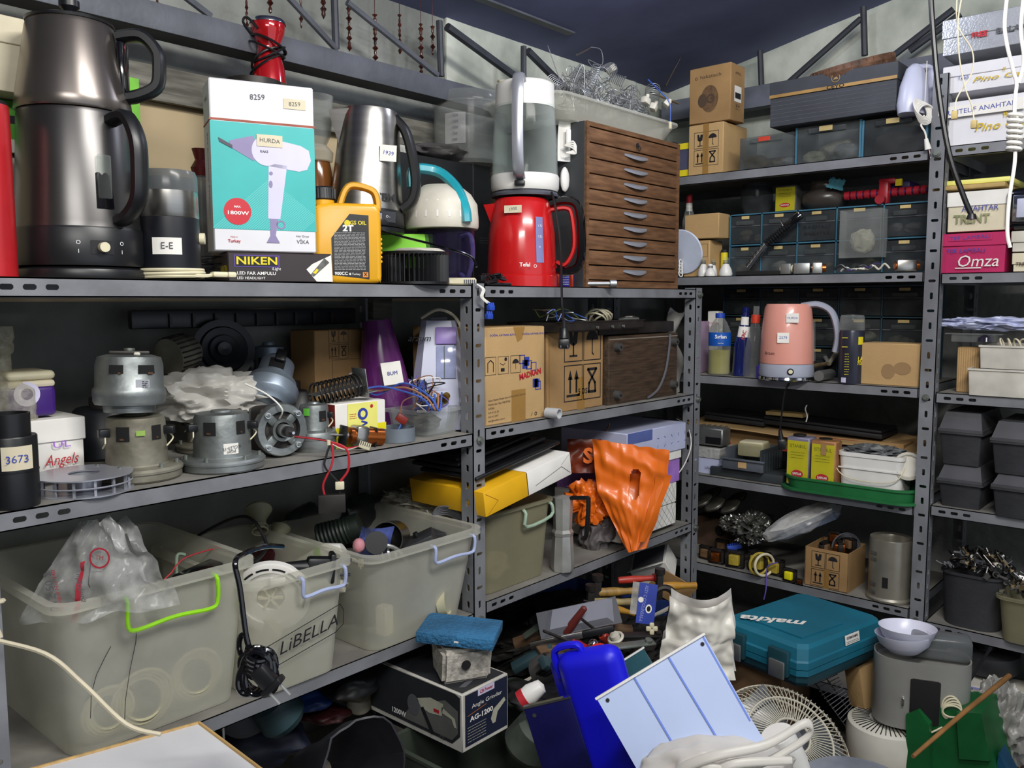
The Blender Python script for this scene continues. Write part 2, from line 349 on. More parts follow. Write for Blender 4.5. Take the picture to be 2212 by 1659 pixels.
def slotface(mb, o, du, dv, n, L, w, holes, th, m):
    """strip along du (length L), across dv (width w) with real slots; holes=[(pos,across,hl,hw)]"""
    o, du, dv, n = V(o), V(du), V(dv), V(n)
    hs = sorted(holes); cuts = [0]+[(hs[i][0]+hs[i+1][0])/2 for i in range(len(hs)-1)]+[L]
    if not hs: cuts = [0, L]
    def put(pts, fs):
        a = [o+du*x+dv*y for x, y in pts]; b = [p-n*th for p in a]; k = len(a)
        mb.add(a+b, fs+[tuple(k+i for i in f[::-1]) for f in fs], m); return a, b
    if not hs: put([(0, 0), (L, 0), (L, w), (0, w)], [(0, 1, 2, 3)])
    for i, (p, ac, hl, hw) in enumerate(hs):
        x0, x1 = cuts[i], cuts[i+1]; h = []
        r = min(hl, hw)/2; ex, ey = hl/2-r, hw/2-r; q = 8
        for j in range(q):
            a = 2*pi*(j+.5)/q; h.append((p+(ex if cos(a) > 0 else -ex)+r*cos(a), ac+(ey if sin(a) > 0 else -ey)+r*sin(a)))
        pts = [(x0, 0), (x1, 0), (x1, w), (x0, w)]+h   # hole verts 4..11, ccw from +x
        lo = (0, 1, 4+7, 4+6, 4+5, 4+4); up = (2, 3, 4+3, 4+2, 4+1, 4+0)
        put(pts, [lo, up, (1, 2, 4, 11), (3, 0, 8, 7)])
        a = [o+du*x+dv*y for x, y in h]; b = [z-n*th for z in a]
        mb.add(a+b, [(j, (j+1) % q, q+(j+1) % q, q+j) for j in range(q)], m)
    c = [o, o+du*L, o+du*L+dv*w, o+dv*w]; d = [p-n*th for p in c]
    mb.add(c+d, [(0, 4, 5, 1), (1, 5, 6, 2), (2, 6, 7, 3), (3, 7, 4, 0)], m)
def post(par, x, y, z0, z1, fx, fy, w=.04):
    """L-angle: corner at x,y; one flange runs fx along x, other fy along y"""
    mb = MB(); L = z1-z0; pitch = .042; H = []; H2 = []
    k = int((L-.02)/pitch)
    for i in range(k):
        p = L-.02-i*pitch; H.append((p, w/2, .020, .0085) if i % 2 == 0 else (p, w/2, .0085, .020)); H2.append((p, w/2, .018, .010))
    slotface(mb, (x, y, z0), (0, 0, 1), (1 if fx > 0 else -1, 0, 0), (0, -1, 0), L, w, H, .0022, steelgrey)
    slotface(mb, (x, y, z0), (0, 0, 1), (0, 1 if fy > 0 else -1, 0), (-1 if fx > 0 else 1, 0, 0), L, w, H2, .0022, steelgrey)
    return mb.build('post', par)
def shelf(par, w, z, d=.43, h=.03, x0=0, bolts=True, topm=None):
    """tray with folded slotted lips; local frame: front along +x from x0 at y=0"""
    mb = MB(); hh = []
    for e in (.03, .062, .094): hh += [(e, h/2, .020, .0095), (w-e, h/2, .020, .0095)]
    slotface(mb, (x0, 0, z-h), (1, 0, 0), (0, 0, 1), (0, -1, 0), w, h, hh, .0018, steelgrey)
    mb.box((x0+w/2, d/2, z-.0012), (w, d, .0024), topm or dustgrey)
    mb.box((x0+w/2, .008, z-h+.001), (w, .016, .002), steelgrey); mb.box((x0+w/2, d-.001, z-h/2), (w, .002, h), steelgrey)
    for xx in (x0+.001, x0+w-.001): mb.box((xx, d/2, z-h/2), (.002, d, h), steelgrey)
    return mb.build('shelf', par)
def bolt(par, x, z):
    mb = MB(); mb.cyl((x, -.001, z), .0095, .005, zinc, n=12, rot=(90, 0, 0)); mb.cyl((x, -.006, z), .0065, .006, zinc, n=6, rot=(90, 0, 0)); mb.build('bolt', par)
L1, L2a, L2b, L3a, L3b, L4 = 1.437, 1.0875, 1.095, .648, .666, .27
BA, BB, BC = .395, 1.455, 2.498       # post corners
def rackL(label, posts, w, x0, shelves, bolts, zt):
    r = T('steel_shelving_rack', label, 'shelving', (0, LY, 0))
    for x in posts: post(r, x, 0, 0, zt, .04, .04); post(r, x, .43, 0, zt, .04, -.04)
    for z in shelves: shelf(r, w, z, x0=x0)
    for x, z in bolts: bolt(r, x, z)
    return r
rackL('grey slotted steel shelving at left, its open shelves holding kettles, motors and clear bins', [BA, BB], BB-BA-.044, BA+.042, [L1, L2a, L3a, L4], [(BB+.02, L2a-.018), (BB+.02, L3a-.02)], L1+.004)
rackL('grey slotted steel shelving in the middle, carrying the brown drawer cabinet', [BC], BC-BB-.044, BB+.0425, [L1, L2b, L3b, L4-.02], [(BC+.02, L2b-.018), (BC+.02, L3b-.02), (BC+.02, L1-.018)], L1+.004)
RYa, RYb, RYc = 1.80, .742, -.31
S1, S2, S3, S4, S5 = 1.819, 1.481, 1.149, .805, .497
T1, T2, T3, T4, T5 = 1.822, 1.475, 1.14, .815, .472
def rackR(label, ya, yb, shelves, bolts, zt, posts):
    r = T('steel_shelving_rack', label, 'shelving', (RX, 0, 0), -pi/2)
    for (y, f) in posts: post(r, -y, 0, 0, zt, f, .04); post(r, -y, .43, 0, zt, f, -.04)
    for z in shelves: shelf(r, ya-yb-.004, z, x0=-ya+.002)
    for y, z in bolts: bolt(r, -y, z)
    return r
rackR('grey slotted steel shelving against the right wall, in the corner behind the pink kettle', RYa, RYb, [S1, S2, S3, S4, S5, .2], [(RYb-.02, S3-.025), (RYb-.02, S1-.014), (RYb-.02, S5-.03)], 2.02, [(RYb-.042, -.04), (RYa+.0, -.04)])
rackR('grey slotted steel shelving at far right holding shoe boxes and black lidded bins', RYb-.044, RYc, [T1, T2, T3, T4, T5, .2], [], 2.02, [(RYc-.042, -.04)])
beige = mk('beige_wallboard', '#b9a684', .8, n=.06, ns=3); gtim = mk('grey_painted_timber', '#77756c', .8, n=.22, ns=8, stretch=(1, 8, 8), bump=.2, col2='#4f4d46'); peel = mk('peeling_white_paint', '#c8c8c2', .8, n=.3, ns=14, bump=.5, bs=30, col2='#5a584f')
mb = MB(); mb.box((.75, WY-.012, 1.62), (2.6, .02, .44), beige); mb.box((1.95, WY-.012, 1.62), (.9, .021, .40), beige); ST(mb, 'trim_1')
mb = MB(); mb.box((.75, WY-.03, 1.875), (3.2, .03, .075), gtim, .004); mb.box((.75, WY-.045, 1.845), (3.2, .012, .02), gtim, .003); mb.box((1.57, WY-.03, 1.6), (.07, .03, .5), gtim, .004); ST(mb, 'trim_2')
mb = MB(); q = A(820, 300, 'L', .47); mb.box((q.x+.03, WY-.03, 1.66), (.10, .035, .42), peel, .004); ST(mb, 'trim_3')
mb = MB(); mb.sheet(lambda u, v: V((1.86+1.25*u, WY-.01+.004*noise.noise(V((u*9, v*5, 0))), 2.02+.26*v)), 20, 8, mk('whitewashed_plaster', '#c5c9bf', .9, n=.15, ns=5, bump=.5, bs=18, col2='#8f958c'), th=.008); ST(mb, 'trim_4')
mb = MB(); mb.sheet(lambda u, v: V((WX-.01+.006*noise.noise(V((u*9, v*5, 7))), 1.9-2.2*u, 1.93+(.36+.2*2.2*u)*v)), 30, 8, MATS['whitewashed_plaster'], th=-.008); ST(mb, 'trim_5')
trm = mk('truss_steel', '#5b5e66', .55, .2, .15, 8, .1, 60); trd = mk('dark_truss_steel', '#3d4048', .6, .2)
c0, c1 = A(640, 91, 'L', .35), A(1057, 190, 'L', .35); zt = 2.005
t = T('roof_truss', 'long grey steel lattice girder running above the left shelving', 'truss', (0, LY+.35, zt))
mb = MB(); mb.box((.65, -.003, -.025), (3.3, .006, .055), trm, .001); mb.box((.65, .03, -.05), (3.3, .06, .006), trd); mb.build('bottom_chord', t)  # lower leg darker: shade of its underside is put into the colour
mb = MB(); mb.box((.65, .02, .27), (3.3, .05, .03), trm); mb.build('top_chord', t)
def rod(px0, py0, px1, py1, name='diagonal', r=.008, m=trm, par=None, tt=.365):
    a, b = A(px0, py0, 'L', tt), A(px1, py1, 'L', tt); o = V((0, LY+.35, zt)); mb = MB(); mb.tube([a-o, b-o], r, m, 8); mb.build(name, par or t)
for q in ((610, -20, 728, 108), (750, 5, 945, 162), (370, -30, 455, 35)): rod(*q)
for q in ((966, 58, 1160, 200), (1140, 110, 1245, 215)): rod(*q, m=trd, r=.012)
for q in ((722, -10, 726, 105), (949, 45, 953, 165), (1131, 100, 1131, 200), (1060, 210, 1030, 215)): rod(*q, name='strut', m=trd, r=.009)
t2 = T('roof_truss', 'dark steel lattice girder crossing above the boxes on the right shelving', 'truss', (RX+.4, 0, 2.0))
o2 = V((RX+.4, 0, 2.0))
a, b = A(1560, 270, 'R', .4), A(2120, 75, 'R', .4)
mb = MB(); mb.box((0, (a.y+b.y)/2-.2, (a.z+b.z)/2-2.0), (.05, abs(a.y-b.y)+.9, .075), mk('truss_grey_blue', '#686c78', .6, .1)); mb.build('bottom_chord', t2)
for q in ((1690, 190, 1860, 40), (1865, 15, 1868, 120), (1930, 120, 2060, 20), (1642, 110, 1646, 215), (1965, 110, 2075, 30), (1480, 150, 1610, 60)):
    mb = MB(); mb.tube([A(q[0], q[1], 'R', .4)-o2, A(q[2], q[3], 'R', .4)-o2], .011, trd, 8); mb.build('diagonal', t2)

beadm = mk('dark_red_brown_beads', '#4a2016', .25, n=.3, ns=30, coat=.4)
for i, (x, y0, y1, r_) in enumerate(((340, -12, 14, 7), (534, -10, 62, 5), (584, -10, 30, 8), (651, -10, 62, 5), (699, -10, 42, 9), (755, -5, 112, 7), (811, 30, 132, 7), (864, 30, 118, 5), (910, 50, 162, 7), (935, 55, 120, 6))):
    a, b = A(x, y0, 'L', .42), A(x, y1, 'L', .42); mb = MB(); h_ = a.z-b.z; n_ = max(3, int(h_/.012)); s_ = mpp(b)*r_; mb.lathe([(0, 0)]+[(s_*(1 if k % 2 else .45)*(.7+.3*sin(k*1.7+i)), h_*(k+.5)/(2*n_)) for k in range(2*n_)]+[(0, h_)], beadm, 12); mb.tube([(0, 0, h_), (0, 0, h_+.12)], .001, beadm)
    S(mb, 'bead_string', 'dark red-brown bead string hanging behind the girder, '+('first', 'second', 'third', 'fourth', 'fifth', 'sixth', 'seventh', 'eighth', 'ninth', 'tenth')[i]+' from the left', 'beads', b, group='bead strings hanging behind the girder')
sil = mk('silver_plastic', '#a9abb4', .3, .5, .05)
gun = mk('gunmetal_kettle', '#77706b', .3, .85, .1, 4); gun2 = mk('gunmetal_kettle_lower', '#5d5b5a', .32, .85, .1, 4)
def stick(mb, x0, z0, x1, z1, y, txt, m=None, rot=0, size=None, tm=None):
    mb.dec(x0, z0, x1, z1, y, m or paper)
    if txt: mb.text(txt, size or (z1-z0)*.6, (x0+x1)/2, (z0+z1)/2, y-.0004, tm or inkg, rot=rot)
def curvedec(mb, r, a0, a1, z0, z1, m, e=.0006, n=8, r2=None):
    """patch on a round wall; angle 0 faces the front (-Y), positive to the right"""
    r2 = r if r2 is None else r2; vs = []
    for i in range(n+1):
        a = radians(a0+(a1-a0)*i/n)
        for z, R in ((z0, r), (z1, r2)): vs.append(((R+e)*sin(a), -(R+e)*cos(a), z))
    mb.add(vs, [(2*i, 2*i+2, 2*i+3, 2*i+1) for i in range(n)], m)
def wraptext(mb, t, size, r, z, m, a=0, rot=0, bold=0):
    mb.text(t, size, 0, z, -r-.0012, m, rot=rot, bold=bold, X=Matrix.Rotation(radians(a), 4, 'Z'))
p, r, h = rd('L', 50, 307, 250, L1, .14); rz = facec(p); s = mpp(p)
k = T('tea_kettle', 'large gunmetal electric kettle with black base and water gauge, under the teapot', 'kettle', p, rz)
zb = .085; H = h
mb = MB(); mb.lathe([(0, zb), (r*.97, zb), (r*.955, zb+.01), (r*.86, H-.006), (r*.84, H), (0, H)], gun2, 48)
curvedec(mb, r*.96, 16, 32, zb+.03, H-.10, blackg, .0008, r2=r*.90); mb.build('body', k)
mb = MB(); mb.lathe([(0, .022), (r*.98, .022), (r*1.0, .03), (r*1.0, zb-.004), (r*.98, zb), (0, zb)], black, 48)
mb.build('kettle_base', k, ang=50)
mb = MB(); curvedec(mb, r, 8, 28, .040, .062, ink, .0012); mb.cyl((r*sin(radians(18)), -r*cos(radians(18)), .051), .008, .012, ivory, rot=(90, 0, 18), n=16)
for a, t_ in ((-2, 'O'), (-2, 'I'), (36, 'O'), (36, 'I')): wraptext(mb, t_, .009, r, .058 if t_ == 'O' else .044, inkw, a)
mb.build('switch', k, label='ivory rocker switch with white on and off marks')
mb = MB(); mb.lathe([(0, 0), (r*1.03, 0), (r*1.05, .006), (r*1.02, .016), (r*.9, .021), (0, .021)], black, 40); mb.build('power_base', k)
mb = MB(); X = Matrix.Rotation(radians(24), 4, 'Z'); mb.X = X
mb.box((0, -r*.93-.002, (zb+H)/2-.015), (.022, .008, H-zb-.12), glassy, .003); mb.build('water_gauge', k, label='clear vertical water gauge')
def bowhandle(mb, az, R, z0, z1, out, w, th, m):
    mb.X = Matrix.Rotation(radians(az), 4, 'Z'); zm = (z0+z1)/2
    mb.band([(0, -R*.95, z1), (0, -R-out*.55, z1+.004), (0, -R-out*.95, z1-(z1-z0)*.2), (0, -R-out, zm), (0, -R-out*.9, z0+(z1-z0)*.2), (0, -R-out*.4, z0+.004), (0, -R*.97, z0)], w, th, m, k=5, up=(1, 0, 0)); mb.X = Matrix.Identity(4)
mb = MB(); bowhandle(mb, 38, r*.88, zb+.012, H-.016, .058, .028, .02, black); mb.build('handle', k)
tp = T('teapot', 'gunmetal teapot with black handle, stacked on the large electric kettle', 'teapot', p+V((0, 0, H+.001)), rz)
h2 = ztop(p, 52)-L1-H
mb = MB(); mb.lathe([(0, 0), (r*.87, 0), (r*.89, .004), (r*.87, .02), (r*.67, h2-.012), (r*.64, h2-.004), (0, h2-.004)], gun, 48); mb.build('body', tp)
mb = MB(); mb.lathe([(0, h2-.004), (r*.66, h2-.004), (r*.67, h2), (r*.5, h2+.006), (0, h2+.008)], black, 40); mb.build('lid', tp)
mb = MB(); mb.lathe([(0, 0), (.010, 0), (.008, .012), (.016, .02), (.016, .03), (0, .034)], black, 20, c=(0, 0, h2+.006)); mb.build('lid_knob', tp)
mb = MB(); bowhandle(mb, 72, r*.76, .03, h2-.02, .062, .028, .02, black); mb.build('handle', tp)
mb = MB(); mb.X = Matrix.Rotation(radians(73), 4, 'Z'); mb.box((0, -r*.79, h2*.5), (.035, .012, h2*.62), blackg, .004); mb.build('handle_mount', tp)
p, r, h = rd('L', -60, 34, 218, L1, .10)
c = T('water_urn', 'glossy red cylindrical appliance with dark rim, cut off by the left edge', 'appliance', p, facec(p))
mb = MB(); mb.lathe([(0, .0), (r, .0), (r, h-.02), (r*.97, h-.006)], mk('red_enamel', '#b81f26', .35, .2, .06), 40); mb.build('body', c)
mb = MB(); mb.lathe([(r*.97, h-.006), (r*.9, h), (0, h)], black, 32); mb.build('lid', c)
def boxcover(par, w, d, h, lid, m, ml=None, art=None):
    """shoe box: tray part and a slightly larger lid"""
    mb = MB(); mb.box((0, d/2, (h-lid*.3)/2), (w-.004, d-.004, h-lid*.3), m, .001, 1)
    if art: art(mb, w, d, h)
    mb.X = Matrix.Identity(4); mb.build('box_body', par); mb = MB(); mb.box((0, d/2, h-lid/2), (w+.003, d+.003, lid), ml or m, .0015, 1); return mb
def shoebox(label, g, m, lid=.03, ml=None, art=None, lart=None, group=None, name='shoe_box', category='shoe box'):
    loc, rz, w, d, h = g; t = T(name, label, category, loc, rz, group); mb = boxcover(t, w, d, h, lid, m, ml, art)
    if lart: lart(mb, w, d, h)
    mb.X = Matrix.Identity(4); mb.build('lid', t); return t
gb = mk('green_card', '#4f9a2c', .6, n=.1)
g = bx('L', -140, 58, 325, L1, .30, .1); carton('storage_box', 'white box with green band behind the red canister', 'box', g, offwhite)
zz = L1+g[4]+.001
g2 = bx('L', -150, 66, 205, zz, .28, .12); carton('storage_box', 'green printed box under the cream shoe box at top left', 'box', g2, gb, lambda m, w, d, h: (m.dec(-w*.5, h*.0, w*.5, h*.25, E0, offwhite), m.dec(w*.1, h*.55, w*.42, h*.7, E0, ink), m.line([(w*.02, h*.6), (w*.05, h*.8), (w*.07, h*.6)], .004, E0, paper)))
zz += g2[4]+.001
g3 = bx('L', -150, 108, 25, zz, .22, .2)
shoebox('cream shoe box with a printed form on its end, top left corner', g3, cream, .045, art=lambda m, w, d, h: [m.line([(w*.28, h*q), (w*.45, h*q)], .0008, E0*4, inkg) for q in (.25, .33, .41, .49)], name='shoe_box')
g = bx('L', 262, 318, 165, L1, .40, .05); carton('storage_box', 'narrow white and green box standing on end behind the teapot handle', 'box', (g[0], 0, g[2], .05, g[4]), offwhite, lambda m, w, d, h: (m.dec(-w/2, h*.62, w/2, h, E0, mk('lime_card', '#79c83a', .6)), m.dec(-w*.1, h*.1, w*.3, h*.25, E0, inkg)))
p, r, h = rd('L', 305, 432, 368, L1+.022, .08); p.z = L1+.002; rz = facec(p); h += .02
c = T('coffee_grinder', 'small coffee grinder with clear lid, steel band and black body beside the tea maker', 'grinder', p, rz)
mb = MB(); mb.lathe([(0, .012), (r*.97, .012), (r, .02), (r*.97, h*.56), (0, h*.56)], mk('navy_black_plastic', '#14161f', .4), 40)
curvedec(mb, r*.99, -32, 22, h*.22, h*.37, paper, .0008); wraptext(mb, 'E-E', .016, r, h*.295, inkg, -5); mb.build('body', c)
mb = MB(); mb.lathe([(r*.97, h*.56), (r*.98, h*.565), (r*.96, h*.80), (r*.9, h*.80), (0, h*.80)], steel, 40); mb.build('steel_band', c)
mb = MB(); mb.lathe([(r*.97, h*.80), (r*.97, h*.93), (r*.9, h*.985), (0, h)], smoky, 40); mb.lathe([(r*.93, h*.80), (r*.93, h*.92), (0, h*.95)], smoky, 30); mb.build('lid', c, label='grey see-through lid')
mb = MB(); mb.X = Matrix.Rotation(radians(82), 4, 'Z'); mb.cyl((0, -r*.97, h*.38), .010, .009, ivory, n=16, rot=(90, 0, 0)); mb.build('button', c, label='ivory push button')
mb = MB()
for i in range(3): mb.torus((0, -.006, .004+.006*i), r*(1.04+.03*(i % 2)), .0032, ivory, 36, 6, rot=(rnd.uniform(-2, 2), rnd.uniform(-2, 2), 0))
mb.tube([(r*.6, -r*.9, .006), (r*1.1, -r*.7, .006), (r*1.3, -r*.5, .008)], .0032, ivory, k=5)
mb.X = Mx((r*1.3, -r*.5, .009), (0, 0, 25)); mb.box((.014, 0, 0), (.03, .018, .010), ivory, .004); mb.box((.034, 0, 0), (.016, .026, .010), ivory, .003)
for e in (-.007, .007): mb.tube([(.04, e, 0), (.058, e, 0)], .0022, steel, 8)
mb.build('cord', c, label='ivory cord coiled around the foot, with a two-pin plug')
dk = mk('dark_maroon_card', '#2c2225', .5, n=.1)
g = cb('L', 500, 718, 546, L1, .06, .17, 14); nz = g[4]
def niken(m, w, d, h):
    m.dec(-w*.44, h*.50, -w*.02, h*.90, E0, mk('purple_print', '#5a3f9a', .6, n=0)); m.dec(-w*.43, h*.53, -w*.03, h*.87, E0*1.5, ink)
    m.text('NIKEN', h*.36, -w*.23, h*.70, E0*2, yellow, bold=1, wid=w*.38)
    m.text('iLight', h*.14, -w*.05, h*.45, E0*2, inkw); m.text('LED FAR AMPULU', h*.155, -w*.42, h*.29, E0*2, inkw, al='LEFT', wid=w*.36, bold=.5); m.text('LED HEADLIGHT', h*.12, -w*.42, h*.13, E0*2, inkw, al='LEFT', wid=w*.26)
    m.poly([(w*.24, E0, h*.45), (w*.30, E0, h*.64), (w*.49, E0, h*.96), (w*.5, E0, .002), (w*.34, E0, .002)], paper)
    m.poly([(w*.28, E0*2, h*.28), (w*.31, E0*2, h*.2), (w*.47, E0*2, h*.7), (w*.42, E0*2, h*.85)], mk('photo_grey', '#6d6d6b', .5, n=.3, ns=60)); m.poly([(w*.30, E0*3, h*.33), (w*.33, E0*3, h*.3), (w*.36, E0*3, h*.44), (w*.34, E0*3, h*.48)], yellow)
    m.X = LS(w, d); m.text('NIKEN', h*.34, -d*.2, h*.42, E0, yellow, bold=1, wid=d*.38)
carton('headlight_box', 'dark maroon LED headlight box under the hair dryer box', 'box', g, dk, niken)
gd = cb('L', 470, 683, 178, L1+nz+.001, .07, .085, 11); 
teal = mk('teal_card', '#35b0ad', .5, n=.04); mauve = mk('mauve_print', '#8a7fa8', .5, n=.05); lil = mk('pale_lilac_print', '#cdc9e2', .5, n=.03); card_t = mk('grey_white_card', '#dcdbe0', .6, n=.03)
def dryer(m, w, d, h):
    y = E0; m.dec(-w/2, h*.13, w/2, h*.755, y, teal)
    tl = mk('teal_line_print', '#6cc7c4', .5, n=0)
    for i in range(34):
        x0 = -w*.5+i*w*.026
        m.line([(max(-w*.5, x0), h*.135+max(0, (-w*.5-x0))*1.2), (min(w*.05+i*w*.014, w*.49), min(h*.50, h*.135+(min(w*.05+i*w*.014, w*.49)-x0)*.9))], .0009, y*1.3, tl)
    m.line([(-w/2, h*.765), (w/2, h*.765)], .004, y, mk('copper_foil', '#8a4a3c', .3, .5))
    y2 = y*2; m.disc(w*.02, h*.60, w*.14, y2*1.15, lil, 28, h*.088); m.poly([(w*-.02, y2, h*.685), (w*.36, y2, h*.645), (w*.44, y2, h*.62), (w*.46, y2, h*.56), (w*.42, y2, h*.505), (w*.34, y2, h*.49), (w*.0, y2, h*.515)], lil)
    m.poly([(-w*.33, y2, h*.645), (-w*.10, y2, h*.685), (-w*.05, y2, h*.60), (-w*.10, y2, h*.535), (-w*.31, y2, h*.605)], mauve); m.poly([(-w*.43, y*3, h*.66), (-w*.30, y*3, h*.62), (-w*.30, y*3, h*.60), (-w*.42, y*3, h*.635)], mk('dark_mauve_print', '#3f3b4c', .5, n=0))
    m.poly([(w*.04, y2, h*.53), (w*.22, y2, h*.52), (w*.14, y2, h*.20), (w*.02, y2, h*.20)], lil); m.poly([(w*.04, y2, h*.20), (w*.12, y2, h*.20), (w*.09, y2, h*.10), (w*.13, y2, h*.055), (w*.0, y2, h*.055), (w*.04, y2, h*.10)], mauve); m.ring(w*.145, h*.165, w*.03, w*.045, y2, mauve)
    m.disc(w*.06, h*.47, w*.018, y*3, mauve); m.disc(w*.055, h*.405, w*.018, y*3, mauve, 14, h*.022)
    m.text('RAKS', h*.02, 0, h*.595, y*3, inkg, bold=1); stick(m, -w*.07, h*.625, w*.18, h*.695, y*4, 'HURDA', cream, 2, h*.035)
    m.disc(-w*.27, h*.235, w*.13, y2, mk('red_seal', '#c31f2e', .4, n=0), 28); m.text('MAX.', h*.017, -w*.27, h*.262, y*3, inkw, bold=1); m.text('1800W', h*.03, -w*.27, h*.225, y*3, inkw, bold=1, wid=w*.2)
    m.text('Turkey', h*.025, -w*.31, h*.06, y2, inkr, bold=1); m.text('Made in', h*.013, -w*.31, h*.085, y2, inkr); m.text('Hair Dryer', h*.018, w*.36, h*.10, y2, inkg); m.text('VİKA', h*.032, w*.36, h*.065, y2, inkg)
    m.text('8259', h*.045, -w*.05, h*.91, y2, inkg, rot=-4); stick(m, w*.2, h*.86, w*.42, h*.92, y2, '8259', cream, -3)
    m.X = LS(w, d); m.dec(-d, h*.755, 0, h*.765, y, inkr); m.text('RAKS', h*.04, -d*.5, h*.9, y, inkg); m.text('Saç Kurutma Makinesi', h*.045, -d*.4, h*.45, y, inkg, rot=90, wid=h*.5)
    m.X = TS(h)
t = carton('hair_dryer_box', 'tall white and teal box with a picture of a hair dryer, on the headlight box', 'box', gd, card_t, dryer)
p = B(560, L1, 'L', .33); zt_ = ztop(p, 175)
t = T('storage_tin', 'tall dark tin standing behind the hair dryer box', 'tin', p, 0); mb = MB(); mb.lathe([(0, 0), (.06, 0), (.06, zt_-L1-.002), (0, zt_-L1)], dkmetal, 24); mb.build('body', t)
p = V((p.x, p.y, zt_+.001)); p2 = B(582, zt_, 'L', .33); p.x = p2.x; s = mpp(p); hh = ztop(p, 45)-zt_
c = T('hand_blender', 'red hand blender motor with black cord wound around it, behind the hair dryer box', 'blender', p, facec(p)); redg = mk('red_gloss', '#b3141b', .12, .3, .05, coat=.8)
mb = MB(); mb.lathe([(0, 0), (s*36, 0), (s*33, hh*.25), (s*24, hh*.48), (s*23, hh*.58), (s*34, hh*.78), (s*37, hh*.93), (s*34, hh*.98), (0, hh)], redg, 32); mb.build('body', c)
mb = MB(); mb.lathe([(s*38, hh*.93), (s*38, hh*.96), (s*34, hh), (0, hh*1.005)], chrome, 32); mb.build('end_cap', c, label='chrome end cap')
mb = MB()
for i in range(5): mb.torus((rnd.uniform(-.006, .006), 0, hh*(.3+.08*i)), s*34, .0028, black, 30, 6, rot=(rnd.uniform(-25, 25), rnd.uniform(-35, 25), 0), sx=1.15)
mb.tube([(-s*34, -.01, hh*.75), (-s*50, -.02, hh*.9), (-s*42, -.02, hh*.98), (-s*20, -.03, hh*.8)], .003, black, k=6); mb.build('cord', c, label='black cord')
p, r, h = rd('L', 425, 458, 322, L1, .28); t = T('salt_mill', 'dark red topped glass mill behind the coffee grinder', 'mill', p); mb = MB(); mb.lathe([(0, 0), (r, 0), (r*.8, h*.7), (r*.9, h*.8), (0, h*.8)], smoky, 20); mb.build('body', t); mb = MB(); mb.lathe([(0, h*.8), (r*.9, h*.8), (r*1.2, h*.86), (r*.6, h*.92), (r, h), (0, h)], mk('dark_red_plastic', '#5b1a1a', .4), 20); mb.build('cap', t)
mb = MB()
for i in range(6): mb.torus((0, 0, .004+.004*i), .03+.008*(i % 3), .0012, ink, 24, 5, rot=(rnd.uniform(-30, 30), rnd.uniform(-30, 30), 0))
S(mb, 'wire_bundle', 'tangled thin dark wires between the coffee grinder and the tall box', 'wire', B(452, L1+.02, 'L', .2))
p, r, h = rd('L', 655, 725, 350, L1, .30); t = T('glass_jar', 'amber glass jar behind the yellow oil can', 'jar', p); mb = MB(); mb.lathe([(0, 0), (r, 0), (r, h*.85), (r*.8, h), (0, h)], clear('amber_glass', '#7a4a22', .75, .1), 28); mb.build('body', t)
z = L1+h+.001; p, r, h = rd('L', 640, 722, 208, z, .30); t = T('blender_jug', 'clear blender jug standing on the amber jar behind the hair dryer box', 'jug', p); mb = MB(); mb.lathe([(0, 0), (r*.9, 0), (r*.95, .02), (r*.6, h*.25), (r*.85, h*.4), (r, h)], plas, 28); mb.lathe([(r*.5, h*.25), (r*.8, h*.42), (r*.94, h)], plas, 28); mb.build('body', t)
ye = mk('golden_yellow_plastic', '#dca21a', .32, n=.05, ns=5); p = B(752, L1, 'L', .05); s = mpp(p); 
c = T('oil_can', 'golden yellow oil can with black screw cap and black label', 'oil can', p, facec(p)+radians(4)); w = s*140; h = ztop(p, 398)-L1; D_ = .055
mb = MB(); hw = w/2
pl = [(-hw*.95, 0), (hw*.95, 0), (hw, h*.04), (hw, h*.72), (hw*.9, h*.80), (hw*.72, h*.80), (-hw*.55, h*.80), (-hw*.95, h*.78), (-hw, h*.72), (-hw*1.0, h*.04)]
bm = bmesh.new(); vs = [bm.verts.new((x, yy, z)) for yy in (-D_/2, D_/2) for x, z in pl]; n = len(pl)
bm.faces.new(vs[:n]); bm.faces.new(vs[n:][::-1]); [bm.faces.new((vs[i], vs[i+n], vs[(i+1) % n+n], vs[(i+1) % n])) for i in range(n)]
bmesh.ops.recalc_face_normals(bm, faces=bm.faces); bmesh.ops.bevel(bm, geom=[e for e in bm.edges], offset=.009, segments=3, affect='EDGES', profile=.5); bm.verts.index_update()
mb.add([v.co.copy() for v in bm.verts], [[v.index for v in f.verts] for f in bm.faces], ye); bm.free()
for i in range(6): mb.box((-hw*.98, 0, h*(.30+.045*i)), (.010, D_*.8, .006), ye, .002); mb.box((hw*.98, 0, h*(.22+.045*i)), (.008, D_*.7, .006), ye, .002)
y = -D_/2-.0008
mb.poly([(-hw*.48, y, h*.08), (hw*.62, y, h*.04), (hw*.62, y, h*.68), (hw*.05, y, h*.69), (-hw*.5, y, h*.45)], mk('oil_label_black', '#1b1b1d', .4, n=.2, ns=90))
mb.ring(-hw*.02, h*.60, .003, .006, y-.0004, yellow); mb.disc(-hw*.02, h*.60, .0035, y-.0004, yellow); mb.text('GS OIL', .011, hw*.3, h*.602, y-.0004, yellow, bold=1); mb.text('2T', .017, 0, h*.545, y-.0004, inkw, bold=2, wid=.022)
scrib(mb, -hw*.42, h*.13, hw*.52, h*.51, 26, y-.0004, mk('label_print_grey', '#a9a9a9', .6, n=0), .0005, 4)
